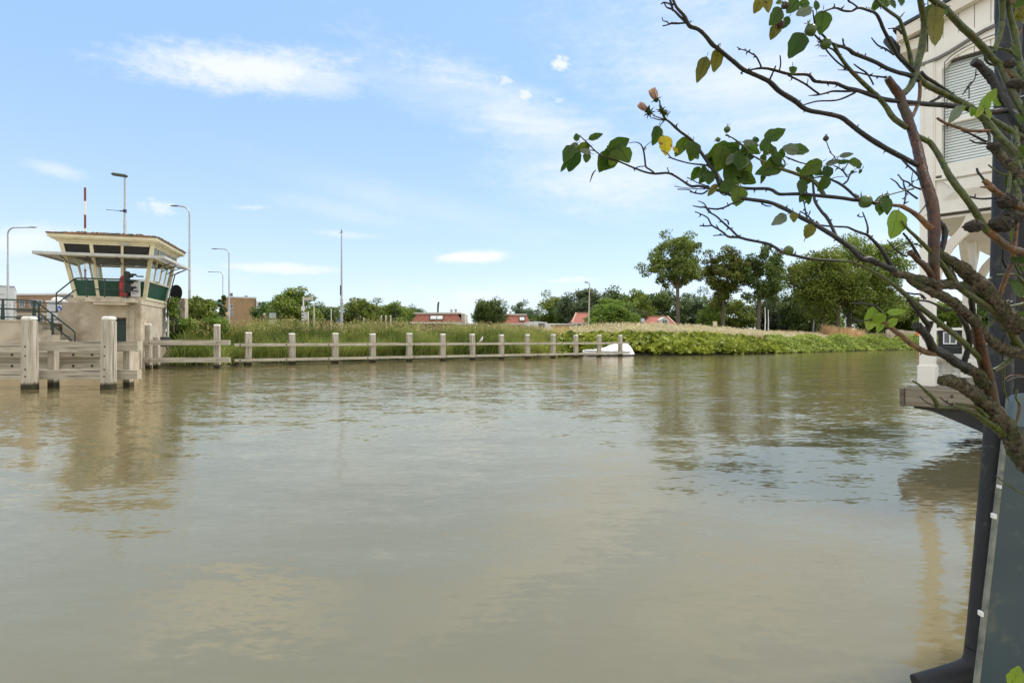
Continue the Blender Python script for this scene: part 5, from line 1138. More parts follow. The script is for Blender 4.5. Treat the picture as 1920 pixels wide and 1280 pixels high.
for d in (2.57,):
    b = MB(); b.box((-.02, d-.0, 3.0-.5), (.06, d+.1, 3.0)); b.build('post_head', trim_paint, nh, local=True)
# deck
wood_k = wood('weathered_deck_timber', (.3, .26, .19), (.15, .125, .09), 0)
dk_ = thing('deck', 'grey timber deck with a thick weathered edge beam carrying the veranda posts', 'deck', tuple(A), HR)
for i in range(34):
    y = -.24+i*.155; b = MB(); b.box((-.15, y, .72), (2.6, y+.148, .764)); b.build('plank', wood_k, dk_, local=True)
b = MB(); b.box((-.16, -.34, .515), (2.3, -.245, .755), bev=.008); b.build('edge_beam', wood_k, dk_, local=True)
b = MB(); b.box((-.215, -.36, .505), (-.162, 5.0, .75), bev=.006); b.build('side_beam', wood('weathered_timber_side', (.17, .14, .1), (.09, .075, .055), 1), dk_, local=True)
b = MB(); b.lathe([(.018, 0), (.014, .012), (.004, .016)], (.35, -.341, .68), 8, (0, -1, 0)); b.build('bolt', bolt_m, dk_, local=True)
b = MB(); b.prism([(-.08, -.24, .51), (2.5, -.24, .51), (2.5, -.24, -.3), (1.35, -.24, -.3), (1.0, -.24, .08), (.6, -.24, .26), (.12, -.24, .46), (-.08, -.24, .485)], (0, 5.0, 0)); b.build('hull', M('black_hull', (.012, .012, .013), (.03, .03, .03), 3, .5), dk_, local=True)
for i, z in enumerate((.85, 1.0)):
    b = MB(); b.box((1.5+.25*i, 2.2, .765 if i == 0 else .936), (2.6, 3.2, .935 if i == 0 else 1.1)); b.build('step', white, dk_, local=True)
# ------------------------------------------------------------------ own houseboat: black wall, drainpipe, blue planter side
ow = thing('black_wall', 'black boarded wall at the right edge behind the rose stems', 'wall', (3.0, 2.75, 0))
b = MB()
for i in range(12): b.box((-.56+i*.15, 0, .9), (-.635+i*.15+.146, .04, 4.4))
b.build('boards', M('black_stain', (.012, .012, .013), (.02, .02, .02), 3, .8, .002, stretch=(8, 8, .5)), ow, local=True)
b = MB(); b.box((-.55, .041, .9), (1.2, .06, 4.4)); b.build('core', black, ow, local=True)
pp_ = thing('drainpipe', 'thick dark grey drainpipe running down to the water with an elbow at its foot', 'pipe', (1.86, 2.2, 0))
pm = M('pipe_grey', (.018, .019, .022), (.013, .014, .016), 5, .6, c3=(.05, .052, .045), s3=18, t3=(.55, .66))
def PP(px, py, y=2.2): return P(px, py, y)
b = MB(); b.tube([PP(1893, -220), PP(1890, 40), PP(1883, 420), PP(1875, 720), PP(1866, 850), PP(1852, 1020), PP(1838, 1180), PP(1834, 1215)], .0405, 20, cap=False)
b.tube([PP(1834, 1215), PP(1833, 1238), PP(1824, 1254), PP(1802, 1263), PP(1770, 1272), PP(1722, 1286)], [.0405, .043, .044, .042, .0405, .0405], 20); b.build('pipe', pm, pp_, smooth=True)
b = MB(); b.tube([PP(1893, -100), PP(1891, 28), PP(1890, 40)], [.0455, .0455, .042], 20); b.build('coupler', pm, pp_, smooth=True)
for (a, c) in ((PP(1872, 770), PP(1871.7, 774)), (PP(1843.5, 1135), PP(1842.5, 1143))):
    b = MB(); b.tube([a, c], .0425, 20); b.build('pipe_clamp', darkm, pp_, smooth=True)
bp = thing('blue_panel', 'slate blue painted steel side panel beside the drainpipe with a worn grey edge', 'panel', (1.9, 2.0, 0))
blue = M('slate_blue_paint', (.042, .066, .074), (.034, .055, .063), 2.2, .45, .001, c3=(.085, .1, .085), s3=7, t3=(.52, .66))
def Q(px, py, y=2.0): return P(px, py, y)
b = MB(); b.prism([Q(1836, 1300), Q(1898, 748), Q(2400, 748), Q(2400, 1300)], (0, .012, 0)); b.build('panel', blue, bp)
b = MB(); b.prism([Q(1829, 1300, 1.995), Q(1892, 745, 1.995), Q(1898.5, 745, 1.995), Q(1837, 1300, 1.995)], (0, .012, 0)); b.build('edge_strip', M('worn_grey_paint', (.2, .21, .17), (.12, .13, .11), 14, .6, c3=(.04, .05, .05), s3=22), bp)
b = MB(); b.prism([Q(1902, 752, 1.97), Q(1906, 742, 1.97), Q(1925, 738, 1.97), Q(2000, 738, 1.97), Q(2000, 800, 1.97), Q(1896, 800, 1.97)], (0, .025, 0)); b.build('top_cap', M('blue_edge', (.09, .13, .15), (.07, .1, .12), 6, .4), bp)
for (px, py) in ((1864, 967), (1840, 1150), (1874, 912), (1888, 790)):
    b = MB(); q = Q(px, py, 1.985); r = .006 if py != 912 else .004; b.box((q.x-r*.7, q.y-.01, q.z-r*1.5), (q.x+r*.7, q.y+.01, q.z+r*1.5), bev=.002); b.build('white_clip', white, bp)
# ------------------------------------------------------------------ climbing rose in the foreground
import mathutils.noise as mnoise
def dep(px, py): return 1.5+.10*math.sin(px/150+1)+.09*math.sin(py/110+px/260)+.0006*(1900-px)*0
def RP(px, py, dz=0.0): return P(px, py, dep(px, py)+dz)
rose = thing('rose_bush', 'old climbing rose with mossy trunk, thorny bare stems, sparse leaves and green hips', 'rose', (PX(1990, 1.5), 1.5, .05))
stem_g = M('green_stem', (.075, .095, .008), (.018, .026, .004), 90, .42, .0012, c3=(.06, .03, .012), s3=14, t3=(.5, .7))
stem_d = M('dark_stem', (.014, .013, .006), (.005, .0045, .003), 110, .5, .0012, c3=(.045, .022, .01), s3=18, t3=(.55, .72))
stem_r = M('red_brown_stem', (.09, .032, .01), (.016, .007, .003), 80, .45, .002, c3=(.05, .04, .02), s3=9, t3=(.5, .65))
stem_o = M('orange_brown_stem', (.19, .09, .03), (.05, .024, .009), 80, .5, .002, c3=(.05, .035, .018), s3=16)
stem_m = M('mossy_bark', (.15, .12, .07), (.012, .009, .006), 85, .92, .015, c3=(.045, .06, .01), s3=24, t3=(.5, .62))
rr_ = random.Random(12)
def smooth_path(pts, sub=4):
    out = []
    P_ = [pts[0]]+list(pts)+[pts[-1]]
    for i in range(1, len(P_)-2):
        for k in range(sub):
            t = k/sub; v = []
            for c in range(len(pts[0])):
                p0, p1, p2, p3 = P_[i-1][c], P_[i][c], P_[i+1][c], P_[i+2][c]
                v.append(.5*((2*p1)+(-p0+p2)*t+(2*p0-5*p1+4*p2-p3)*t*t+(-p0+3*p1-3*p2+p3)*t**3))
            out.append(v)
    out.append(list(pts[-1])); return out
def stem(pts, mat, thorn=.5, knob=0.0, dz=0.0, n=9, name='stem'):
    """pts: (px, py, half width in px)"""
    pts = [tuple(p) if len(p) == 3 else (p[0], p[1], 2) for p in pts]
    rmax = max(p[2] for p in pts); old = knob >= .5 and rmax > 5
    sp = smooth_path(pts, 14 if old else (5 if len(pts) < 8 else 4)); W = []; Rr = []
    if old: n = 22
    for (x, y, r) in sp:
        kink = 0 if old else knob*r*.35; x += rr_.uniform(-kink, kink)*.5; y += rr_.uniform(-kink, kink)*.5
        W.append(RP(x, y, dz)); Rr.append(max(.25, r)*dep(x, y)/FPX*(1 if old else 1+min(knob, .7)*rr_.uniform(-.08, .1)+.07*mnoise.noise(W[-1]*90)))
    b = MB(); b.tube(W, Rr, n, jit=.0 if old else .04, rnd=rr_)
    if old:
        for i, c_ in enumerate(W):
            for k_ in range(n):
                v = Vector(b.v[i*n+k_]); d_ = v-c_; q_ = v*1.0
                f = .22*mnoise.noise(q_*30)+.14*mnoise.noise(q_*95)+.12*mnoise.noise(q_*210)+.12*abs(math.sin(k_*2*math.pi/n*4+2*mnoise.noise(c_*12)))
                b.v[i*n+k_] = tuple(c_+d_*(.78+f*1.25*min(1, knob+.2)))
    for i in range(1, len(W)-1):
        L = (W[i]-W[i-1]).length
        if rr_.random() < thorn*L*28 and Rr[i] > .0011 and Rr[i] < .02:      # thorns
            d = (W[i+1]-W[i-1]).normalized(); a = rr_.uniform(0, 6.28); o = d.orthogonal().normalized(); o = (Matrix.Rotation(a, 3, d) @ o)
            h = rr_.uniform(.006, .011); base = W[i]+o*Rr[i]*.7; tip = base+o*h-d*h*.25; b.tube([base-d*.002, base+o*h*.5, tip], [.0028, .0014, .0002], 5)
        if knob and not old and rr_.random() < .12:                                       # knots of bark
            o = Vector([rr_.uniform(-1, 1) for _ in range(3)]).normalized(); c = W[i]+o*Rr[i]*.75; r = Rr[i]*rr_.uniform(.2, .42)
            b.lathe([(r*.4, -r*.6), (r*.6, -r*.1), (r*.45, r*.3), (r*.1, r*.45)], c, 5, o)
    return b.build(name, mat, rose, smooth=True, sharp=60)
ST = [
 # thick old wood
 ('m', [(2010, 985, 30), (1970, 915, 27), (1925, 858, 23), (1890, 806, 19), (1862, 770, 17), (1835, 745, 14), (1805, 724, 13), (1780, 714, 13), (1766, 714, 11)], 1.0),
 ('r', [(1866, 785, 12), (1858, 740, 11), (1850, 700, 10.5), (1838, 650, 9.5), (1832, 618, 8.5), (1826, 592, 7)], .1),
 ('m', [(1846, 722, 13), (1834, 702, 12), (1812, 690, 10.5)], .9),
 ('d', [(1812, 690, 10.5), (1794, 680, 10), (1775, 666, 9.5), (1751, 654, 9), (1740, 634, 8), (1728, 619, 8), (1721, 611, 8)], .5),
 ('d', [(1735, 624, 7), (1742, 610, 6.5), (1744, 603, 7)], .9),
 ('o', [(1762, 662, 6), (1736, 660, 5.5), (1718, 650, 5), (1706, 643, 4.8), (1690, 629, 4.5), (1680, 622, 4.5), (1665, 609, 4.2), (1650, 598, 3.5)], .1),
 ('m', [(1960, 668, 17), (1888, 657, 12), (1860, 640, 10), (1841, 622, 10), (1822, 598, 10), (1800, 580, 10), (1785, 566, 10.5), (1765, 554, 10), (1747, 547, 9), (1719, 534, 7), (1704, 524, 6)], .6),
 ('m', [(1905, 612, 20), (1882, 590, 18), (1867, 570, 16), (1849, 547, 15.5), (1822, 521, 14), (1800, 502, 12.5), (1785, 491, 10.5), (1772, 484, 9.5), (1753, 469, 9)], 1.0),
 ('m', [(1850, 555, 10), (1841, 545, 9), (1804, 536, 8.5), (1757, 532, 10), (1729, 525, 8.5), (1701, 517, 7.5), (1678, 513, 7), (1670, 503, 6.5)], .9),
 ('d', [(1676, 507, 7), (1660, 500, 5.5), (1641, 492, 6), (1630, 486, 6.5), (1616, 486, 5), (1599, 469, 4.6), (1588, 460, 4.5), (1561, 441, 4.4), (1529, 422, 4.2), (1496, 405, 4), (1464, 388, 3.8), (1439, 379, 3.4), (1396, 373, 3.2), (1375, 368, 3), (1355, 360, 2.8), (1327, 353, 2.6), (1310, 349, 2.4), (1295, 349, 2.4), (1275, 336, 2.2), (1254, 325, 2.2), (1228, 326, 2.1), (1210, 323, 1.9), (1191, 316, 1.8), (1172, 308, 1.7), (1155, 301, 1.6), (1135, 295, 1.4), (1119, 286, 1.3), (1103, 270, 1.2), (1086, 254, 1)], .0),
 ('g', [(1630, 487, 3.5), (1610, 472, 3), (1592, 459, 3)], .6),
 ('r', [(1757, 545, 9), (1753, 532, 9), (1751, 495, 9), (1751, 457, 9.5), (1751, 407, 10.5), (1744, 370, 10), (1732, 332, 9), (1725, 304, 9), (1719, 276, 8.5), (1710, 248, 8), (1701, 220, 8), (1691, 197, 8), (1686, 180, 8), (1672, 161, 7), (1663, 147, 6)], .15),
 ('r', [(1752, 532, 7), (1744, 512, 6), (1730, 495, 5.5), (1720, 488, 5), (1711, 477, 5), (1705, 474, 5.5)], .3),
 ('g', [(1687, 178, 6.5), (1700, 170, 6), (1710, 154, 6), (1719, 122, 6), (1727, 90, 6.5), (1731, 60, 5.5), (1731, 37, 5.2), (1726, 12, 5), (1720, -30, 5)], .05),
 ('d', [(1719, 310, 5), (1710, 305, 5), (1691, 295, 5), (1668, 283, 5), (1644, 269, 5), (1625, 257, 4.8), (1607, 244, 4.6), (1592, 232, 4.5), (1575, 220, 4.4), (1545, 213, 4.4), (1511, 206, 4.4), (1489, 189, 5), (1461, 172, 4.8), (1442, 154, 4.6), (1420, 143, 4.4), (1393, 131, 4.3), (1376, 117, 4.1), (1361, 105, 4), (1346, 92, 4), (1335, 84, 4.3), (1322, 68, 3.8), (1309, 56, 4), (1292, 49, 4), (1282, 30, 3.4), (1267, 13, 3), (1258, -10, 2.6)], .05),
 ('d', [(1292, 48, 2.6), (1275, 33, 2.4), (1262, 20, 2), (1250, 15, 1.5), (1244, 5, 1.2)], .1), ('d', [(1258, 10, 1.6), (1246, 6, 1.5), (1239, 9, 1.3)], .1), ('d', [(1262, 22, 2.2), (1257, 5, 2.2), (1252, -14, 2)], .1),
 ('d', [(1284, 44, 1.8), (1274, 45, 1.8), (1264, 45, 2.2), (1258, 45, 2), (1251, 48, 1.2), (1242, 50, 1.2)], .2), ('d', [(1254, 46, 1.4), (1250, 42, 1.2), (1243, 40, 1), (1241, 34, .9)], .1),
 ('d', [(1399, 133, 1.3), (1410, 131, 1.6), (1423, 129, 2.2), (1436, 129, 2.6), (1451, 132, 2.8), (1476, 139, 2.8), (1495, 140, 3), (1514, 141, 3), (1522, 148, 3), (1528, 153, 3.2), (1548, 155, 3.2), (1567, 157, 3.3), (1585, 165, 3.4), (1610, 171, 3.6), (1635, 180, 3.8), (1663, 188, 4), (1701, 192, 4), (1738, 196, 4.5), (1770, 198, 4.8), (1804, 202, 5), (1832, 209, 6), (1855, 211, 6), (1885, 208, 6)], .0),
 ('d', [(1427, 128, 1.8), (1424, 120, 1.6), (1417, 107, 1.5), (1408, 101, 1.3), (1398, 96, 1.1), (1388, 93, 1), (1381, 89, .8)], .1),
 ('d', [(1442, 152, 2), (1447, 140, 1.6), (1451, 132, 1.5), (1454, 124, 1.4)], .1), ('d', [(1461, 132, 1.4), (1463, 120, 1.3), (1462, 105, 1.2)], .2), ('d', [(1388, 137, 1), (1392, 140, 1)], 0),
 ('d', [(1477, 142, 1.8), (1494, 150, 1.8), (1510, 159, 1.8), (1525, 170, 1.8), (1535, 177, 1.8)], .1), ('d', [(1511, 160, 1), (1514, 153, .8), (1514, 148, .6)], 0),
 ('d', [(1515, 180, .6), (1530, 179, 1.6), (1545, 176, 1.8), (1560, 172, 2), (1590, 172, 2.2), (1610, 170, 2.5)], .1), ('d', [(1505, 198, 1.2), (1517, 194, 1.4), (1535, 190, 1.6), (1565, 189, 1.7), (1585, 183, 1.8), (1603, 174, 2)], .1),
 ('g', [(1563, 84, 3.4), (1569, 98, 3), (1579, 114, 3.2), (1595, 134, 3.6), (1617, 156, 3.8), (1634, 172, 4), (1647, 184, 4.4), (1660, 200, 4.6), (1672, 219, 5), (1685, 230, 5), (1700, 240, 5)], .0),
 ('d', [(1554, 80, 2.4), (1566, 85, 2.6), (1588, 92, 3), (1598, 100, 3.6), (1610, 105, 3.6), (1640, 117, 3.6), (1660, 128, 3.6), (1684, 137, 3.6), (1704, 142, 4), (1722, 152, 4)], .0),
 ('d', [(1586, 91, 1.6), (1581, 84, 1.5), (1579, 73, 1.2)], .1), ('d', [(1621, 112, 1.3), (1622, 101, 1)], 0),
 ('d', [(1548, 94, 1.6), (1556, 104, 1.5), (1570, 118, 1.5), (1586, 130, 1.4)], .1), ('d', [(1535, 106, .5), (1550, 106, .7)], 0), ('d', [(1570, 132, .7), (1590, 133, 1.2), (1617, 139, 1.5), (1635, 143, 1.5), (1660, 146, 1.8)], .1), ('d', [(1600, 121, 1), (1612, 130, 1.5), (1623, 137, 1.5), (1631, 148, 1.4), (1637, 160, 1.4)], .1),
 ('d', [(1633, 72, 1), (1645, 86, 1.4), (1660, 93, 1.6), (1675, 104, 1.6)], .1),
 ('d', [(1523, 20, 1), (1525, 34, 1.4), (1528, 50, 1.8), (1535, 60, 2), (1545, 70, 2), (1552, 78, 2)], .1), ('d', [(1526, 66, 1.6), (1534, 74, 2), (1542, 80, 2)], 0), ('d', [(1552, 90, 1.5), (1562, 95, 1.6), (1575, 110, 1.6)], 0),
 ('d', [(1540, 24, 1.6), (1564, 16, 2), (1580, 21, 2.2), (1595, 22, 2.3), (1609, 16, 2.4), (1625, 20, 2.4), (1640, 26, 2.6), (1648, 38, 3), (1655, 55, 3), (1666, 76, 3.2), (1676, 94, 3.4), (1684, 108, 3.4), (1703, 124, 3.6), (1712, 134, 4)], .0),
 ('d', [(1607, 15, 1.4), (1598, 8, 1.4), (1590, 3, 1.8), (1588, -8, 1.6)], .1),
 ('g', [(1636, -6, 2), (1648, 8, 2.6), (1665, 22, 2.8), (1684, 36, 3), (1690, 50, 3.2), (1695, 66, 3.4), (1702, 90, 3.6), (1706, 110, 4), (1709, 126, 4.2)], .1), ('d', [(1665, 55, 1.2), (1676, 54, 1.6), (1683, 56, 2), (1690, 64, 2.4)], .3), ('g', [(1684, 36, 1.8), (1690, 30, 1.3), (1695, 24, .6)], 0),
 ('g', [(1735, -10, 4.5), (1746, 0, 5), (1770, 17, 6), (1786, 34, 6), (1804, 53, 6.2), (1821, 68, 6.2), (1838, 86, 6.2), (1850, 99, 6.2), (1860, 111, 6), (1888, 131, 6), (1905, 148, 6), (1930, 170, 6)], .0),
 ('g', [(1718, 140, 4.5), (1730, 155, 5), (1742, 163, 5.4), (1776, 180, 5.6), (1813, 199, 6), (1832, 213, 6), (1853, 233, 6.4), (1872, 256, 6.6), (1895, 280, 7), (1920, 310, 8)], .0),
 ('d', [(1725, 136, 3.5), (1735, 146, 3.4), (1755, 158, 3), (1788, 181, 3)], .1), ('d', [(1744, 192, 2.6), (1756, 186, 2.4), (1766, 181, 2.2)], 0), ('o', [(1701, 198, 2), (1720, 197, 2), (1740, 196, 2)], .1), ('o', [(1722, 148, 3), (1724, 165, 3), (1722, 190, 3.2), (1712, 215, 3.4), (1707, 222, 3.4)], .0),
 ('d', [(1824, 116, 7.5), (1838, 126, 7.5), (1853, 142, 8), (1866, 162, 8.5), (1875, 180, 9), (1898, 216, 10), (1920, 248, 11), (1950, 280, 12)], .6),
 ('g', [(1708, 246, 4), (1717, 254, 4.5), (1732, 262, 4.8), (1744, 269, 5), (1759, 291, 5), (1770, 312, 5.4), (1779, 329, 6), (1792, 348, 6), (1804, 363, 6), (1823, 389, 6.2), (1838, 414, 6.2), (1851, 434, 6.5)], .0),
 ('o', [(1850, 432, 6.5), (1865, 444, 7), (1879, 456, 7), (1898, 467, 7), (1925, 478, 8)], .2),
 ('g', [(1690, 414, 1.8), (1702, 430, 2.6), (1714, 441, 3), (1729, 456, 3.6), (1747, 474, 4.2), (1760, 488, 4.8), (1772, 504, 5.2), (1782, 520, 5.6), (1794, 534, 6), (1808, 546, 6.2), (1823, 556, 6.4), (1845, 570, 6.8), (1864, 583, 7.2), (1875, 594, 7.4), (1884, 606, 7.4), (1894, 620, 7.4), (1903, 636, 7.2), (1922, 664, 7.2)], .1),
 ('g', [(1540, 487, 1.8), (1572, 489, 2), (1597, 491, 2.4), (1618, 500, 2.8), (1639, 510, 3.2), (1656, 520, 3.6), (1672, 531, 4), (1687, 543, 4.2), (1701, 555, 4.5), (1715, 567, 4.8), (1729, 579, 5), (1748, 594, 5.2), (1766, 609, 5.2), (1783, 622, 5.4), (1800, 636, 5.4), (1830, 664, 5.4), (1848, 682, 5)], .0),
 ('d', [(1303, 397, 1), (1315, 402, 1.2), (1327, 409, 1.4), (1334, 422, 1.6), (1347, 430, 1.8), (1357, 437, 2), (1366, 444, 2.2), (1385, 445, 2.3), (1400, 449, 2.5), (1420, 453, 2.5), (1439, 457, 2.6), (1455, 465, 2.7), (1467, 473, 2.8), (1490, 479, 2.8), (1524, 486, 2.6), (1572, 489, 2.2)], .0),
 ('d', [(1299, 386, 1), (1315, 389, 1.5), (1322, 388, 1.3), (1329, 397, 1.5), (1342, 405, 1.7), (1351, 413, 1.8), (1362, 423, 2), (1372, 432, 2), (1382, 442, 2.2), (1390, 447, 2.2)], .0), ('d', [(1309, 377, .8), (1320, 382, 1.2), (1326, 391, 1.4), (1334, 400, 1.4)], .0), ('d', [(1312, 423, 1.2), (1322, 424, 1.4), (1334, 423, 1.5)], .3), ('d', [(1337, 442, 1), (1348, 441, 1.2), (1360, 441, 1)], 0), ('d', [(1343, 422, 1), (1347, 429, 1.3), (1350, 432, 1.4)], 0), ('d', [(1357, 411, 1), (1364, 414, 1.4), (1366, 421, 1.6)], 0),
 ('d', [(1315, 388, 1.2), (1330, 391, 1.6), (1345, 392, 1.8), (1358, 389, 1.8), (1372, 382, 1.6), (1388, 377, 1.4)], .1), ('d', [(1345, 394, 1), (1350, 390, 1)], 0), ('d', [(1363, 380, .8), (1366, 387, 1)], 0), ('d', [(1427, 381, 1), (1436, 386, 1.2), (1446, 387, 1)], 0),
 ('d', [(1690, 548, 3), (1700, 556, 3), (1712, 572, 4), (1722, 585, 4), (1733, 600, 4.5), (1740, 608, 5)], .2),
 ('d', [(1537, 422, 1.6), (1552, 424, 1.7), (1570, 425, 1.8), (1588, 426, 2), (1600, 431, 2.2), (1612, 436, 2.4), (1626, 441, 2.6), (1638, 452, 3), (1650, 465, 3.4), (1656, 474, 3.8), (1662, 484, 4.2), (1672, 501, 5)], .0), ('d', [(1626, 440, 1.8), (1627, 430, 1.7), (1624, 416, 1.5), (1617, 398, 1)], .1), ('d', [(1607, 405, .9), (1613, 407, 1), (1618, 406, .9)], 0),
 ('d', [(1640, 382, 3.2), (1625, 376, 3.6), (1602, 375, 3.6), (1575, 371, 3.6), (1544, 368, 3.5), (1522, 366, 3.3), (1505, 364, 3.2), (1480, 364, 3.1), (1460, 364, 3.2), (1448, 357, 3.1), (1437, 354, 3), (1420, 354, 3), (1396, 353, 2.9), (1375, 349, 2.8), (1355, 348, 2.7), (1340, 350, 2.5)], .0),
 ('o', [(1638, 381, 3.4), (1655, 382, 3.4), (1676, 385, 3.2), (1688, 386, 3.8), (1695, 389, 4), (1708, 396, 4), (1719, 404, 4.6), (1729, 413, 5), (1740, 424, 5.6), (1750, 432, 6)], .1),
 ('g', [(1545, 367, 4), (1538, 355, 4), (1530, 344, 3.8), (1522, 338, 3.8), (1505, 331, 3.4), (1487, 324, 3.2), (1467, 318, 3), (1450, 311, 2.5), (1439, 307, 2.2), (1425, 300, 1.8), (1408, 290, 1.5), (1392, 275, 1.2), (1378, 263, 1), (1362, 252, .9)], .0),
 ('d', [(1570, 447, 3), (1565, 438, 3), (1556, 418, 3), (1548, 405, 3), (1542, 399, 2.8), (1533, 387, 2.6), (1527, 375, 2.6), (1525, 357, 2.2), (1523, 337, 1.8)], .1), ('d', [(1570, 446, 2), (1560, 438, 2), (1548, 434, 1.8), (1530, 415, 1.6)], .1),
 ('d', [(1609, 373, 2.8), (1600, 366, 2.6), (1586, 353, 2.5), (1571, 343, 2.4), (1560, 338, 2), (1548, 332, 2), (1536, 332, 1.6), (1524, 334, 1.4)], .1), ('d', [(1519, 396, 1.1), (1512, 408, 1.2), (1507, 375, 1)], .1), ('d', [(1499, 396, 1), (1513, 404, 1.4), (1522, 413, 1.6), (1530, 420, 1.6)], .2), ('d', [(1506, 376, 1), (1509, 390, 1.2), (1512, 402, 1.3)], 0),
 ('d', [(1579, 347, 1.8), (1588, 340, 1.6), (1592, 330, 1.6), (1597, 325, 1.4), (1606, 322, .9)], .1), ('d', [(1588, 332, 1.5), (1581, 322, 1.4), (1570, 314, 1.2), (1562, 311, 1)], .1), ('d', [(1581, 321, 1.2), (1586, 312, 1), (1592, 303, 1)], 0), ('d', [(1553, 305, .8), (1564, 295, 1), (1558, 288, .8), (1553, 277, .9), (1549, 266, .8)], .1), ('d', [(1564, 295, .8), (1568, 300, .8), (1572, 293, .6)], 0), ('g', [(1550, 340, .8), (1565, 333, .7), (1582, 331, .6)], 0), ('d', [(1472, 294, 1.4), (1486, 300, 1.5), (1500, 305, 1.4), (1512, 308, 1.3), (1532, 314, 1.2)], 0),
 ('g', [(1415, 327, 1), (1435, 328, 1.1), (1450, 328, 1.2), (1462, 323, 1.2)], 0), ('d', [(1361, 254, 1.3), (1371, 258, 1.3), (1385, 267, 1.3), (1400, 280, 1.3), (1412, 297, 1.6)], .1), ('g', [(1466, 318, 1.8), (1471, 310, 1.5), (1470, 302, 1.3), (1458, 290, 1.2)], 0),
 ('d', [(1352, 348, 6), (1345, 332, 5), (1339, 321, 4.2), (1331, 310, 3.6), (1322, 297, 3.4), (1312, 283, 3.2), (1303, 271, 3), (1296, 263, 2.8), (1288, 256, 2.7), (1275, 247, 2.5), (1265, 238, 2.8), (1255, 229, 2.2), (1247, 223, 2.2), (1240, 210, 1.6), (1238, 200, 1.4), (1236, 188, 1.2)], .0),
 ('g', [(1249, 225, 1.5), (1238, 222, 1.3), (1224, 217, 1.2)], 0), ('g', [(1247, 226, 1.4), (1235, 225, 1.2), (1222, 221, 1)], 0), ('g', [(1246, 226, 1.2), (1240, 232, 1.1), (1236, 240, 1)], 0), ('g', [(1250, 220, .9), (1254, 212, .9), (1257, 210, .7)], 0),
 ('d', [(1228, 326, 2), (1220, 319, 1.8), (1211, 313, 1.8), (1209, 300, 1.7), (1206, 281, 1.6), (1200, 270, 1.2), (1190, 267, .8), (1179, 269, .7)], .0), ('g', [(1206, 280, .8), (1212, 273, .7), (1221, 266, .6)], 0), ('d', [(1211, 312, 1), (1198, 313, 1), (1187, 317, 1)], 0), ('d', [(1255, 325, 1.1), (1252, 318, 1), (1251, 314, .8)], 0),
 ('d', [(1328, 311, 2), (1315, 309, 1.8), (1303, 308, 1.6), (1290, 306, 1.4), (1271, 301, 1.4), (1258, 296, 1.3), (1250, 287, 1.1), (1239, 283, .8)], .1), ('d', [(1265, 298, .8), (1252, 296, .8)], 0), ('d', [(1330, 350, 1.3), (1310, 344, 1), (1299, 338, 1.1), (1288, 333, .9)], .1),
 ('d', [(1327, 357, 1.6), (1318, 363, 1.6), (1308, 363, 1.4), (1299, 361, 1.4), (1290, 356, 1), (1270, 355, 1)], .0), ('d', [(1322, 355, 1), (1300, 354, .9), (1280, 352, .7), (1264, 349, .7)], .0), ('g', [(1117, 319, .8), (1111, 327, 1.4), (1106, 342, .6)], 0),
 ('g', [(1102, 283, 1), (1110, 282, 1), (1119, 285, 1)], 0), ('g', [(1353, 343, 1.4), (1362, 337, 1.4), (1366, 326, 1), (1372, 318, .8)], 0), ('g', [(1366, 365, 1), (1358, 366, 1.2), (1350, 362, 1)], 0),
 ('d', [(1691, 300, 1.6), (1703, 312, 1.8), (1718, 326, 2), (1724, 335, 2.2), (1730, 350, 2.4)], .1), ('d', [(1684, 328, 1), (1692, 338, 1.4), (1702, 342, 1.5), (1712, 350, 1.6), (1726, 355, 2)], .2), ('d', [(1669, 335, 1), (1680, 342, 1.4), (1688, 352, 1.5), (1698, 357, 1.8), (1706, 363, 1.8), (1720, 373, 2)], .2), ('d', [(1693, 341, 1.3), (1695, 350, 1.6), (1698, 358, 1.6), (1697, 372, 1.6), (1694, 386, 1.6)], .1), ('d', [(1710, 348, 1), (1709, 335, 1), (1711, 322, .7)], 0),
 ('g', [(1644, 378, 1.4), (1652, 370, 1.4), (1668, 365, 1.3), (1690, 359, 1.3), (1702, 356, 1.6), (1712, 354, 2)], 0), ('d', [(1698, 392, 1), (1712, 352, 1)], 0) if False else ('d', [(1720, 404, 1.4), (1735, 385, 1.2), (1738, 378, 1)], 0),
 ('d', [(1750, 240, 3), (1762, 262, 2.8), (1765, 285, 2.6)], 0) if False else ('o', [(1756, 222, 2.2), (1773, 232, 2.4), (1800, 241, 2.8), (1812, 245, 3.2), (1830, 246, 3), (1855, 246, 3.2)], .1),
 ('d', [(1802, 246, 1.2), (1815, 250, 1.6), (1828, 256, 2), (1843, 264, 2.4), (1855, 270, 3)], .1), ('d', [(1817, 262, 1), (1828, 268, 1.6), (1842, 269, 1.8), (1856, 271, 2.4)], .1), ('d', [(1842, 232, 1.2), (1848, 243, 2), (1854, 255, 2.4), (1854, 268, 2.6)], .3),
 ('m', [(1856, 272, 8), (1866, 282, 8.5), (1880, 298, 9), (1895, 312, 10), (1925, 345, 12)], .5),
 ('d', [(1831, 316, 1.8), (1833, 323, 2), (1840, 332, 2), (1846, 340, 2.2)], .1), ('o', [(1844, 338, 5), (1853, 347, 6), (1862, 356, 6.5), (1870, 362, 6), (1885, 372, 8), (1900, 384, 9), (1930, 400, 12)], .6), ('o', [(1838, 351, 1.4), (1850, 351, 2.4)], 0), ('d', [(1818, 369, 1.8), (1830, 372, 1.8), (1845, 373, 1.8), (1868, 371, 2)], .1), ('g', [(1852, 309, 1.2), (1862, 317, 1.6), (1872, 325, 2), (1885, 328, 2), (1892, 330, 2)], .1),
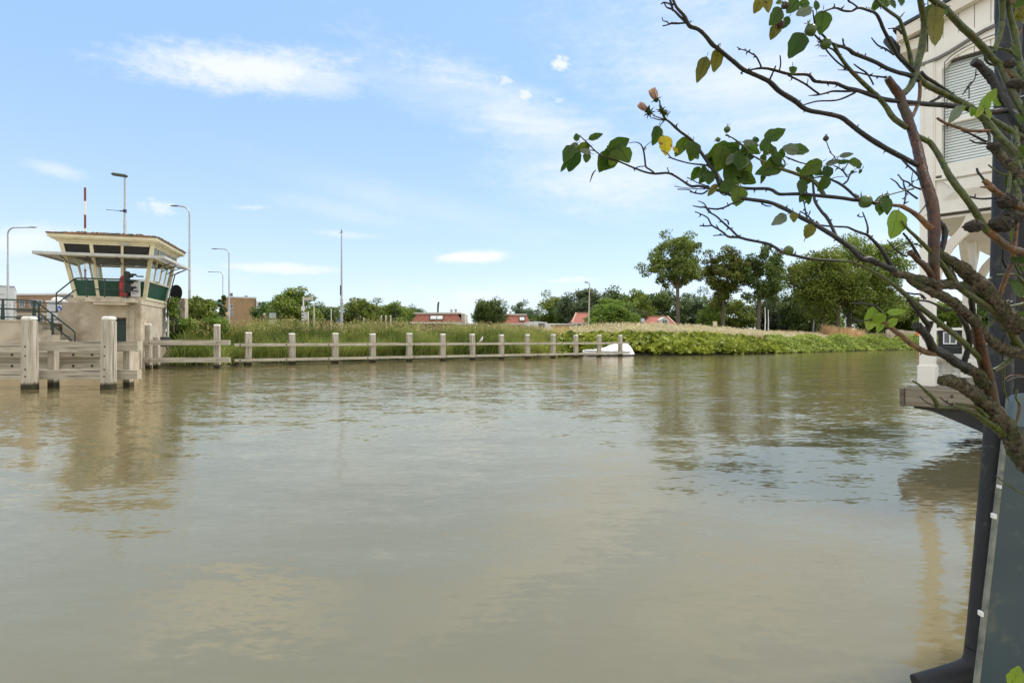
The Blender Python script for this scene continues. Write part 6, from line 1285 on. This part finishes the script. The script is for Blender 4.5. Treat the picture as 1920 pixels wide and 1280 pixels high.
 ('g', [(1877, -20, 5), (1878, 30, 5), (1877, 48, 5), (1872, 70, 5), (1866, 88, 4.5), (1862, 100, 4)], 0), ('g', [(1886, -20, 5), (1892, 30, 5), (1900, 60, 6), (1905, 90, 6), (1912, 130, 7), (1930, 170, 7)], 0), ('g', [(1850, 88, 1.4), (1862, 90, 1.8), (1878, 93, 2), (1892, 97, 2.2), (1908, 112, 3)], 0), ('o', [(1892, 96, 2.5), (1900, 84, 2.5), (1908, 66, 3), (1912, 55, 3)], .1),
 ('d', [(1844, 100, 1.6), (1847, 112, 2), (1853, 120, 2), (1865, 124, 2)], .3), ('d', [(1829, 132, 1), (1826, 150, 1), (1815, 162, 2), (1812, 167, 1.8), (1804, 178, 1)], .1), ('d', [(1816, 162, 1), (1816, 175, .9), (1816, 186, 1)], 0),
 ('o', [(1882, 130, 5), (1895, 143, 4), (1910, 150, 4), (1922, 165, 4)], .8), ('o', [(1884, 158, 3), (1900, 166, 3), (1912, 172, 3)], .8), ('g', [(1872, 120, 5), (1885, 150, 6), (1900, 182, 7), (1925, 225, 8)], .0),
 ('g', [(1856, 222, 4.5), (1875, 235, 5), (1900, 248, 5), (1925, 262, 5)], .9), ('g', [(1902, 240, 6), (1905, 275, 6.5), (1908, 320, 6.5), (1912, 350, 6)], .2), ('g', [(1888, 364, 3), (1892, 350, 3.4), (1893, 330, 3), (1890, 322, 2.4)], .0), ('g', [(1900, 340, 4.5), (1906, 356, 5), (1910, 380, 5)], .1),
 ('o', [(1910, 395, 4), (1908, 400, 3.2), (1904, 435, 3.4), (1900, 470, 3.8), (1898, 490, 4), (1889, 512, 4), (1882, 530, 4), (1875, 552, 4.2), (1868, 566, 4)], .1), ('g', [(1868, 515, 1.5), (1885, 515, 1.8), (1905, 515, 2), (1918, 530, 4), (1922, 545, 5)], .1), ('g', [(1898, 487, 2.5), (1905, 500, 2.5), (1912, 514, 3)], .3), ('g', [(1886, 575, 2.2), (1905, 572, 2.4), (1925, 567, 2.4)], 0),
 ('g', [(1862, 695, 5), (1878, 687, 4.6), (1893, 675, 4.4), (1902, 658, 4.2), (1910, 645, 4)], .1), ('g', [(1835, 631, 1.8), (1845, 620, 2), (1855, 610, 2.4), (1862, 598, 3)], .1), ('d', [(1803, 690, 5.5), (1810, 672, 5), (1816, 650, 5), (1818, 632, 5.5), (1812, 612, 5), (1804, 600, 4), (1797, 588, 3)], .2), ('d', [(1826, 600, 6), (1824, 585, 5), (1822, 568, 5), (1820, 560, 4)], .4),
 ('g', [(1712, 714, 1.6), (1722, 720, 2), (1730, 727, 2.4), (1740, 736, 3), (1750, 746, 3.6), (1756, 756, 4), (1757, 762, 4.5)], .1), ('d', [(1725, 743, 1), (1735, 752, 1), (1745, 758, 1), (1755, 762, 1.2)], 0), ('d', [(1763, 745, 1), (1775, 754, 1.4), (1790, 761, 1.4)], 0),
 ('g', [(1757, 762, 4), (1775, 764, 3.6), (1790, 762, 3), (1810, 768, 4), (1830, 776, 5), (1850, 790, 6), (1875, 806, 8), (1900, 826, 8)], .1), ('g', [(1792, 756, 2), (1815, 760, 3), (1835, 766, 4), (1850, 782, 6)], .1), ('g', [(1856, 758, 2), (1875, 770, 3), (1885, 780, 3), (1890, 790, 3)], .3),
 ('g', [(1908, 730, 2), (1905, 745, 2), (1912, 760, 2.6), (1908, 785, 2.6), (1902, 800, 3)], .1), ('o', [(1883, 712, 1), (1892, 705, 1), (1905, 703, 1.2), (1925, 705, 1.2)], 0), ('g', [(1868, 892, 1), (1885, 905, 1.3), (1905, 918, 1.5), (1930, 932, 1.6)], 0),
 ('d', [(1597, 568, 1), (1612, 569, 1.2), (1633, 571, 1.6), (1645, 578, 2), (1655, 588, 2), (1662, 600, 2)], .1), ('d', [(1600, 601, 1), (1620, 601, 1.2), (1640, 598, 1.4)], 0), ('d', [(1697, 548, 1.6), (1712, 551, 1.8), (1726, 552, 1.8), (1735, 560, 1.8)], .1), ('d', [(1723, 563, 1.6), (1740, 565, 2), (1755, 571, 2), (1770, 580, 2.2), (1783, 581, 2.2)], .1), ('d', [(1726, 570, 1.4), (1725, 580, 1.4), (1718, 588, 1.2), (1713, 593, .8)], .1),
 ('d', [(1693, 437, 2), (1705, 452, 2.2), (1716, 470, 2.6), (1724, 485, 3)], 0), ('g', [(1670, 470, 1.2), (1682, 462, 1.4), (1700, 457, 1.4), (1720, 459, 1.4), (1728, 464, 1.4)], 0), ('d', [(1663, 450, 1), (1675, 464, 1.4), (1688, 475, 1.6), (1700, 481, 1.6)], .1), ('d', [(1688, 478, 1), (1694, 474, 1.3)], 0),
 ('d', [(1765, 420, 5), (1771, 432, 5), (1770, 450, 5), (1764, 470, 5), (1757, 485, 5)], .1), ('d', [(1745, 395, 4), (1755, 408, 4), (1766, 424, 5)], .1), ('m', [(1775, 500, 5), (1785, 515, 5), (1792, 530, 5)], .6), ('d', [(1842, 532, 3), (1852, 525, 3), (1859, 521, 2)], .3),
 ('g', [(1730, 615, 4), (1716, 600, 4), (1712, 606, 4)], .2) if False else ('d', [(1735, 626, 7), (1722, 616, 7), (1716, 610, 7)], .6),
]
MM = {'m': stem_m, 'r': stem_r, 'd': stem_d, 'o': stem_o, 'g': stem_g}
for e in ST:
    big = max(p[2] if len(p) > 2 else 2 for p in e[1])
    stem(e[1], MM[e[0]], thorn={'m': .15, 'r': 1.0, 'd': .75, 'o': .5, 'g': .35}[e[0]], knob=e[2] if e[2] else .12, n=12 if big > 7 else 8, name='stem')
# leaves: (px, py, length, width, direction of the tip in degrees (0 right, 90 up), fold)
green_l = leafmat('rose_leaves', [(.02, .048, .003), (.05, .09, .005), (.035, .066, .006), (.085, .12, .008)], .48, .42, spot=(60, .66, (.05, .045, .01)))
grey_l = leafmat('pale_leaf_undersides', [(.1, .13, .075), (.14, .17, .11), (.11, .135, .08)], .25, .55)
yel_l = leafmat('yellow_leaves', [(.55, .38, .015), (.42, .34, .02)], .4, .45, spot=(55, .58, (.16, .08, .02)))
lime_l = leafmat('young_leaves', [(.17, .26, .02), (.13, .22, .02), (.22, .28, .03)], .5, .4)
olive_l = leafmat('olive_leaves', [(.14, .15, .015), (.19, .18, .02), (.1, .11, .015)], .45, .45, spot=(50, .62, (.07, .05, .02)))
rl_ = random.Random(77)
def leaf(mb, px, py, L, Wd, ang, tilt=None):
    """ovate leaf blade, toothed edge, folded along the midrib; px,py is the middle of the blade"""
    y = dep(px, py)+rl_.uniform(-.03, .03); c = P(px, py, y); k = y/FPX; L *= k; Wd *= k
    a = R(ang); ax = Vector((math.cos(a), 0, math.sin(a))); sd_ = Vector((-math.sin(a), 0, math.cos(a))); nr = Vector((0, -1, 0))
    tl = rl_.uniform(-.5, .5) if tilt is None else tilt; ro = rl_.uniform(-.45, .45)
    ax2 = (ax+nr*tl*.6).normalized()*(1+.0*abs(tl)); sd2 = (sd_+nr*ro*.7)
    nrm = ax2.cross(sd2).normalized(); 
    if nrm.y > 0: nrm = -nrm
    m = 12; rows = []; fold = rl_.uniform(.05, .28); curl = rl_.uniform(-.12, .22)
    vs = []; fs = []
    for i in range(m+1):
        t = i/m; w = (math.sin(math.pi*t**.8))**.75*(1-.12*t) if 0 < t < 1 else 0; wob = 1+.05*math.sin(t*17+px)+.02*(i % 2)
        o = c+ax2*(L*(t-.5))-nrm*(curl*L*(t-.4)**2*2)
        for (s, f) in ((-1, 1), (-.5, .35), (0, 0), (.5, .35), (1, 1)):
            vs.append(o+sd2*(s*Wd*.5*w*wob)+nrm*(fold*Wd*.5*w*f)+nrm*(.015*L*math.sin(i*1.9+s*3)))
    for i in range(m):
        for j in range(4): q = i*5+j; fs.append((q, q+1, q+6, q+5))
    mb.add(vs, fs)
    mb.tube([c+ax2*(L*(t_-.5))-nrm*(curl*L*(t_-.4)**2*2)-nrm*.0006 for t_ in (0, .25, .5, .75, .97)], [.0011, .001, .0008, .0006, .0003], 4)
    st_ = c-ax2*(L*.5); mb.tube([st_, st_-ax2*.004-Vector((0, 0, .002)), st_-ax2*.010], [.0009, .0009, .0009], 4)
LV = {'g': [(1081, 258, 14, 11, 95), (1117, 256, 26, 12, 20), (1092, 278, 26, 18, 200), (1074, 302, 40, 26, 250), (1100, 296, 20, 14, 260), (1058, 312, 22, 9, 235), (1066, 288, 36, 22, 240), (1141, 300, 44, 32, 235, 0), (1132, 303, 38, 26, 250), (1152, 296, 30, 22, 230), (1160, 272, 42, 26, 30, 0), (1172, 292, 28, 26, 300), (1150, 280, 26, 16, 150), (1230, 254, 34, 20, 255, 0),
        (1276, 276, 36, 20, 240), (1298, 283, 34, 28, 265, 0), (1290, 268, 18, 14, 120), (1302, 290, 22, 18, 300), (1304, 326, 26, 16, 240), (1320, 320, 20, 14, 100), (1328, 333, 28, 24, 265), (1318, 335, 24, 14, 230),
        (1348, 288, 48, 36, 200, 0), (1362, 285, 40, 30, 190), (1350, 298, 44, 34, 260), (1375, 280, 30, 20, 60), (1370, 320, 42, 30, 240), (1374, 340, 34, 28, 280), (1392, 318, 44, 36, 300, 0), (1400, 335, 34, 22, 330), (1384, 306, 40, 30, 210), (1384, 368, 34, 28, 260, 0), (1362, 350, 28, 24, 200), (1336, 308, 26, 18, 330), (1397, 290, 34, 26, 70), (1405, 278, 30, 20, 20), (1385, 300, 30, 24, 100),
        (1416, 262, 14, 12, 90), (1436, 268, 30, 16, 60), (1452, 253, 38, 24, 25, 0), (1450, 282, 20, 16, 40), (1438, 280, 24, 18, 250), (1413, 282, 24, 14, 330), (1456, 298, 26, 18, 300), (1442, 318, 46, 26, 195), (1430, 332, 26, 10, 250), (1455, 312, 22, 18, 10), (1500, 281, 34, 22, 0, 0), (1448, 300, 22, 14, 200), (1430, 300, 20, 12, 260), (1465, 288, 20, 14, 80),
        (1520, 315, 42, 24, 210), (1510, 335, 28, 24, 250), (1550, 324, 24, 20, 265, 0), (1502, 352, 30, 20, 255), (1530, 322, 24, 18, 330), (1543, 345, 28, 20, 240), (1503, 371, 20, 13, 240), (1515, 374, 18, 13, 285), (1582, 304, 20, 9, 5), (1604, 306, 24, 18, 350, 0), (1611, 312, 12, 8, 30), (1612, 322, 10, 6, 235), (1598, 322, 8, 5, 30),
        (1541, 78-36, 40, 30, 265, 0), (1493, 85, 48, 32, 240, 0), (1486, 132, 16, 13, 265), (1454, 32, 36, 24, 235), (1472, 44, 24, 14, 240), (1484, 14, 30, 22, 230), (1508, 8, 22, 14, 10), (1530, 10, 18, 12, 90), (1460, 6, 14, 10, 200), (1640, 12, 26, 14, 240), (1660, 4, 24, 18, 270), (1672, 8, 20, 14, 300), (1688, 4, 22, 13, 260), (1645, 4, 20, 12, 100),
        (1662, 386, 30, 26, 290), (1652, 382, 30, 22, 250), (1650, 400-8, 22, 20, 265), (1660, 372, 20, 16, 60), (1740, 20, 24, 16, 60), (1765, 18, 26, 18, 320), (1526, 310, 16, 12, 60), (1496, 318, 12, 10, 90), (1572, 424-120, 6, 5, 90)],
      'y': [(1247, 272, 34, 26, 280, 0), (1266, 282, 14, 9, 300)],
      'o': [(1422, 8, 34, 20, 245), (1436, 6, 34, 22, 285), (1316, 130, 46, 22, 250, 0), (1342, 115, 44, 22, 255, 0), (1335, 357, 28, 12, 230), (1488, 407, 18, 14, 270), (1517, 433, 26, 20, 250, 0), (1750, 55, 62, 38, 265, 0), (1753, 30, 34, 26, 260), (1452, 60, 30, 18, 245), (1459, 50, 24, 14, 250), (1912, 22, 40, 24, 250), (1917, 40, 40, 16, 290), (1440, 312, 24, 10, 330), (1452, 291, 20, 8, 340), (1512, 436, 16, 12, 80), (1382, 282, 12, 8, 10)],
      'k': [(1461, 412, 30, 18, 215, 0), (1097, 284, 20, 10, 165), (1075, 280, 30, 16, 235), (1481, 280, 30, 20, 170), (1560, 305, 28, 10, 20), (1522, 318, 32, 12, 25), (1586, 291, 24, 9, 10, 0), (1505, 24, 34, 20, 210), (1400, 292, 32, 14, 60), (1408, 270, 30, 12, 350), (1368, 300, 24, 14, 230), (1392, 306, 26, 20, 240), (1351, 290, 30, 22, 220), (1790, 215, 36, 16, 235, 0), (1314, 329, 16, 8, 230)],
      'l': [(1677, 421, 50, 40, 255, 0), (1638, 590, 34, 26, 210, 0), (1632, 604, 30, 20, 250), (1673, 604, 20, 16, 30, 0), (1650, 612, 22, 12, 250), (1680, 585, 34, 12, 5), (1650, 598, 24, 14, 200), (1845, 195, 30, 22, 75), (1858, 180, 26, 16, 60), (1835, 210, 22, 14, 235), (1822, 210, 18, 14, 260), (1852, 215, 20, 12, 290), (1872, 190, 24, 16, 40), (1800, 205, 18, 12, 30), (1906, 1268, 36, 28, 60, 0), (1916, 1278, 30, 20, 20)]}
nm_ = {'g': ('foliage', green_l, None), 'y': ('yellow_leaf', yel_l, 'yellow spotted leaf'), 'o': ('olive_foliage', olive_l, 'olive leaves with brown spots'), 'k': ('pale_foliage', grey_l, 'leaves showing grey green undersides'), 'l': ('young_foliage', lime_l, 'bright lime green leaves')}
for kx, lst in LV.items():
    b = MB()
    for lf in lst: leaf(b, lf[0], lf[1], lf[2]*1.14, lf[3]*1.14, *lf[4:])
    nme, mt_, lb = nm_[kx]; o = b.build(nme, mt_, rose, smooth=True, sharp=180)
    if lb: o['label'] = lb
# dense dark leafage and twigs deep in the bush at the right edge
b = MB(); rl_.seed(5)
for i in range(46):
    px, py = rl_.uniform(1888, 1990), rl_.uniform(-20, 720); leaf(b, px, py, rl_.uniform(22, 44), rl_.uniform(14, 26), rl_.uniform(0, 360))
b.build('foliage', green_l, rose, smooth=True, sharp=180)
for i in range(26):
    x, y = rl_.uniform(1885, 1975), rl_.uniform(0, 740); a = rl_.uniform(0, 6.28); pts = []
    for k in range(5): pts.append((x, y, 3.2-k*.5)); a += rl_.uniform(-.6, .6); x += math.cos(a)*20; y += math.sin(a)*20; x = max(x, 1880)
    stem(pts, rl_.choice([stem_d, stem_d, stem_g, stem_o]), .4, .2, dz=rl_.uniform(-.05, .25))
# hips
def hip(px, py, r, ang, mat, name='rose_hip', sep=5, elong=1.15):
    c = RP(px, py, -.004); k = dep(px, py)/FPX; r *= k; a = R(ang); ax = Vector((math.cos(a), -.25, math.sin(a))).normalized()
    b = MB(); pr = [(r*math.sin(math.pi*t)**.85*(1-.12*t)+.0008, r*elong*(1-2*t)*-1) for t in [i/10 for i in range(11)]]; b.lathe(pr, c, 16, ax); o = b.build(name, mat, rose, smooth=True)
    tip = c+ax*r*elong; u = ax.orthogonal().normalized(); s_ = MB()
    for i in range(sep):
        d = (Matrix.Rotation(6.28*i/sep+px, 3, ax) @ u); w = ax.cross(d)*r*.18; s_.add([tip+d*r*.25-w, tip+d*r*.25+w, tip+d*r*.9+ax*r*.5, tip+d*r*.25+ax*.001], [(0, 1, 2), (0, 2, 3), (1, 3, 2)])
    s_.build('sepals', stem_o, o)
hipm = M('green_hip', (.07, .11, .02), (.04, .075, .015), 60, .35); hipd = M('dark_hip', (.05, .03, .02), (.03, .02, .012), 60, .5)
for (px, py, r, a, mt_) in ((1622, 378, 12.5, 150, hipm), (1478, 470, 9.5, 185, hipm), (1519, 57, 11, 120, hipm), (1547, 83, 10.5, 190, hipm), (1471, 11, 7, 150, hipd), (1462, 46, 7.5, 200, hipd), (1548, 260, 5, 95, hipd), (1363, 243, 6, 80, hipm), (1346, 262, 4.5, 200, hipm)): hip(px, py, r, a, mt_)
for (px, py, r) in ((1825, 424, 13), (1876, 420, 17), (1897, 408, 15), (1888, 378, 14), (1862, 275, 9), (1903, 160, 12), (1890, 122, 9)):
    c = RP(px, py, -.01); k = dep(px, py)/FPX*r; b = MB(); q = MB(); import bmesh as _bm
    bm0 = _bm.new(); _bm.ops.create_icosphere(bm0, subdivisions=3, radius=1)
    vs = [Vector((v.co.x*1.25, v.co.y, v.co.z*.9))*(k*(1+.16*math.sin(v.co.x*9+px)*math.cos(v.co.z*8)+rl_.uniform(-.07, .07))) + c for v in bm0.verts]; fs = [tuple(v.index for v in f.verts) for f in bm0.faces]; bm0.free()
    b.add(vs, fs); b.build('old_knot', M('dark_knot', (.05, .04, .025), (.02, .016, .012), 70, .95, .006, c3=(.03, .025, .02), s3=20), rose, smooth=True)
# withered roses
pet = leafmat('faded_petals', [(.42, .29, .22), (.52, .38, .3), (.33, .21, .15)], .45, .5)
def flower(px, py, r, ang, n=6):
    c = RP(px, py, -.01); k = dep(px, py)/FPX; r *= k; a = R(ang); ax = Vector((math.cos(a), -.2, math.sin(a))).normalized(); u = ax.orthogonal().normalized(); b = MB()
    for i in range(n):
        d = (Matrix.Rotation(6.28*i/n, 3, ax) @ u); w = ax.cross(d); vs = []; fs = []
        for ii in range(5):
            t = ii/4
            for jj in range(5):
                s = (jj/4-.5)*2; vs.append(c-ax*r*.9+ax*(r*1.9*t)+d*(r*(.25+.5*t-.12*t*t)*(1+.1*math.sin(i*3+t*5)))+w*(s*r*.62*math.sin(.5+2.0*t))+d*(-abs(s)*r*.18)+ax*(rl_.uniform(-.06, .06)*r))
        for ii in range(4):
            for jj in range(4): q = ii*5+jj; fs.append((q, q+1, q+6, q+5))
        b.add(vs, fs)
    o = b.build('rose_flower', pet, rose, smooth=True, sharp=180); o['label'] = 'faded pale pink bloom'
    s_ = MB(); e = c-ax*r*1.0; s_.lathe([(r*.15, -r*.35), (r*.42, -r*.1), (r*.45, r*.2), (r*.3, r*.35)], e, 10, ax)
    for i in range(6):
        d = (Matrix.Rotation(6.28*i/6, 3, ax) @ u); w = ax.cross(d)*r*.2; s_.add([e+d*r*.3-w, e+d*r*.3+w, e+d*r*1.05+ax*r*.1, e+d*r*.35+ax*r*.25], [(0, 1, 2), (0, 2, 3), (1, 3, 2)])
    s_.build('calyx', green_l, o)
flower(1226, 178, 11, 118); flower(1206, 201, 9.5, 155, 5)
for (px, py, r) in ((1240, 208, 8), (1217, 212, 9), (1246, 213, 6)):
    b = MB(); c = RP(px, py, -.012)
    for i in range(9):
        a = 6.28*i/9+px; d = Vector((math.cos(a), rl_.uniform(-.6, .3), math.sin(a))); w = Vector((-d.z, 0, d.x))*.0035; b.add([c-w, c+w, c+d*(r*1.5*dep(px, py)/FPX), c+Vector((0, -.004, 0))], [(0, 1, 2), (0, 2, 3), (1, 3, 2)])
    b.lathe([(.002, -.006), (.007, 0), (.006, .006), (.002, .009)], c, 8); b.build('calyx', green_l, rose)
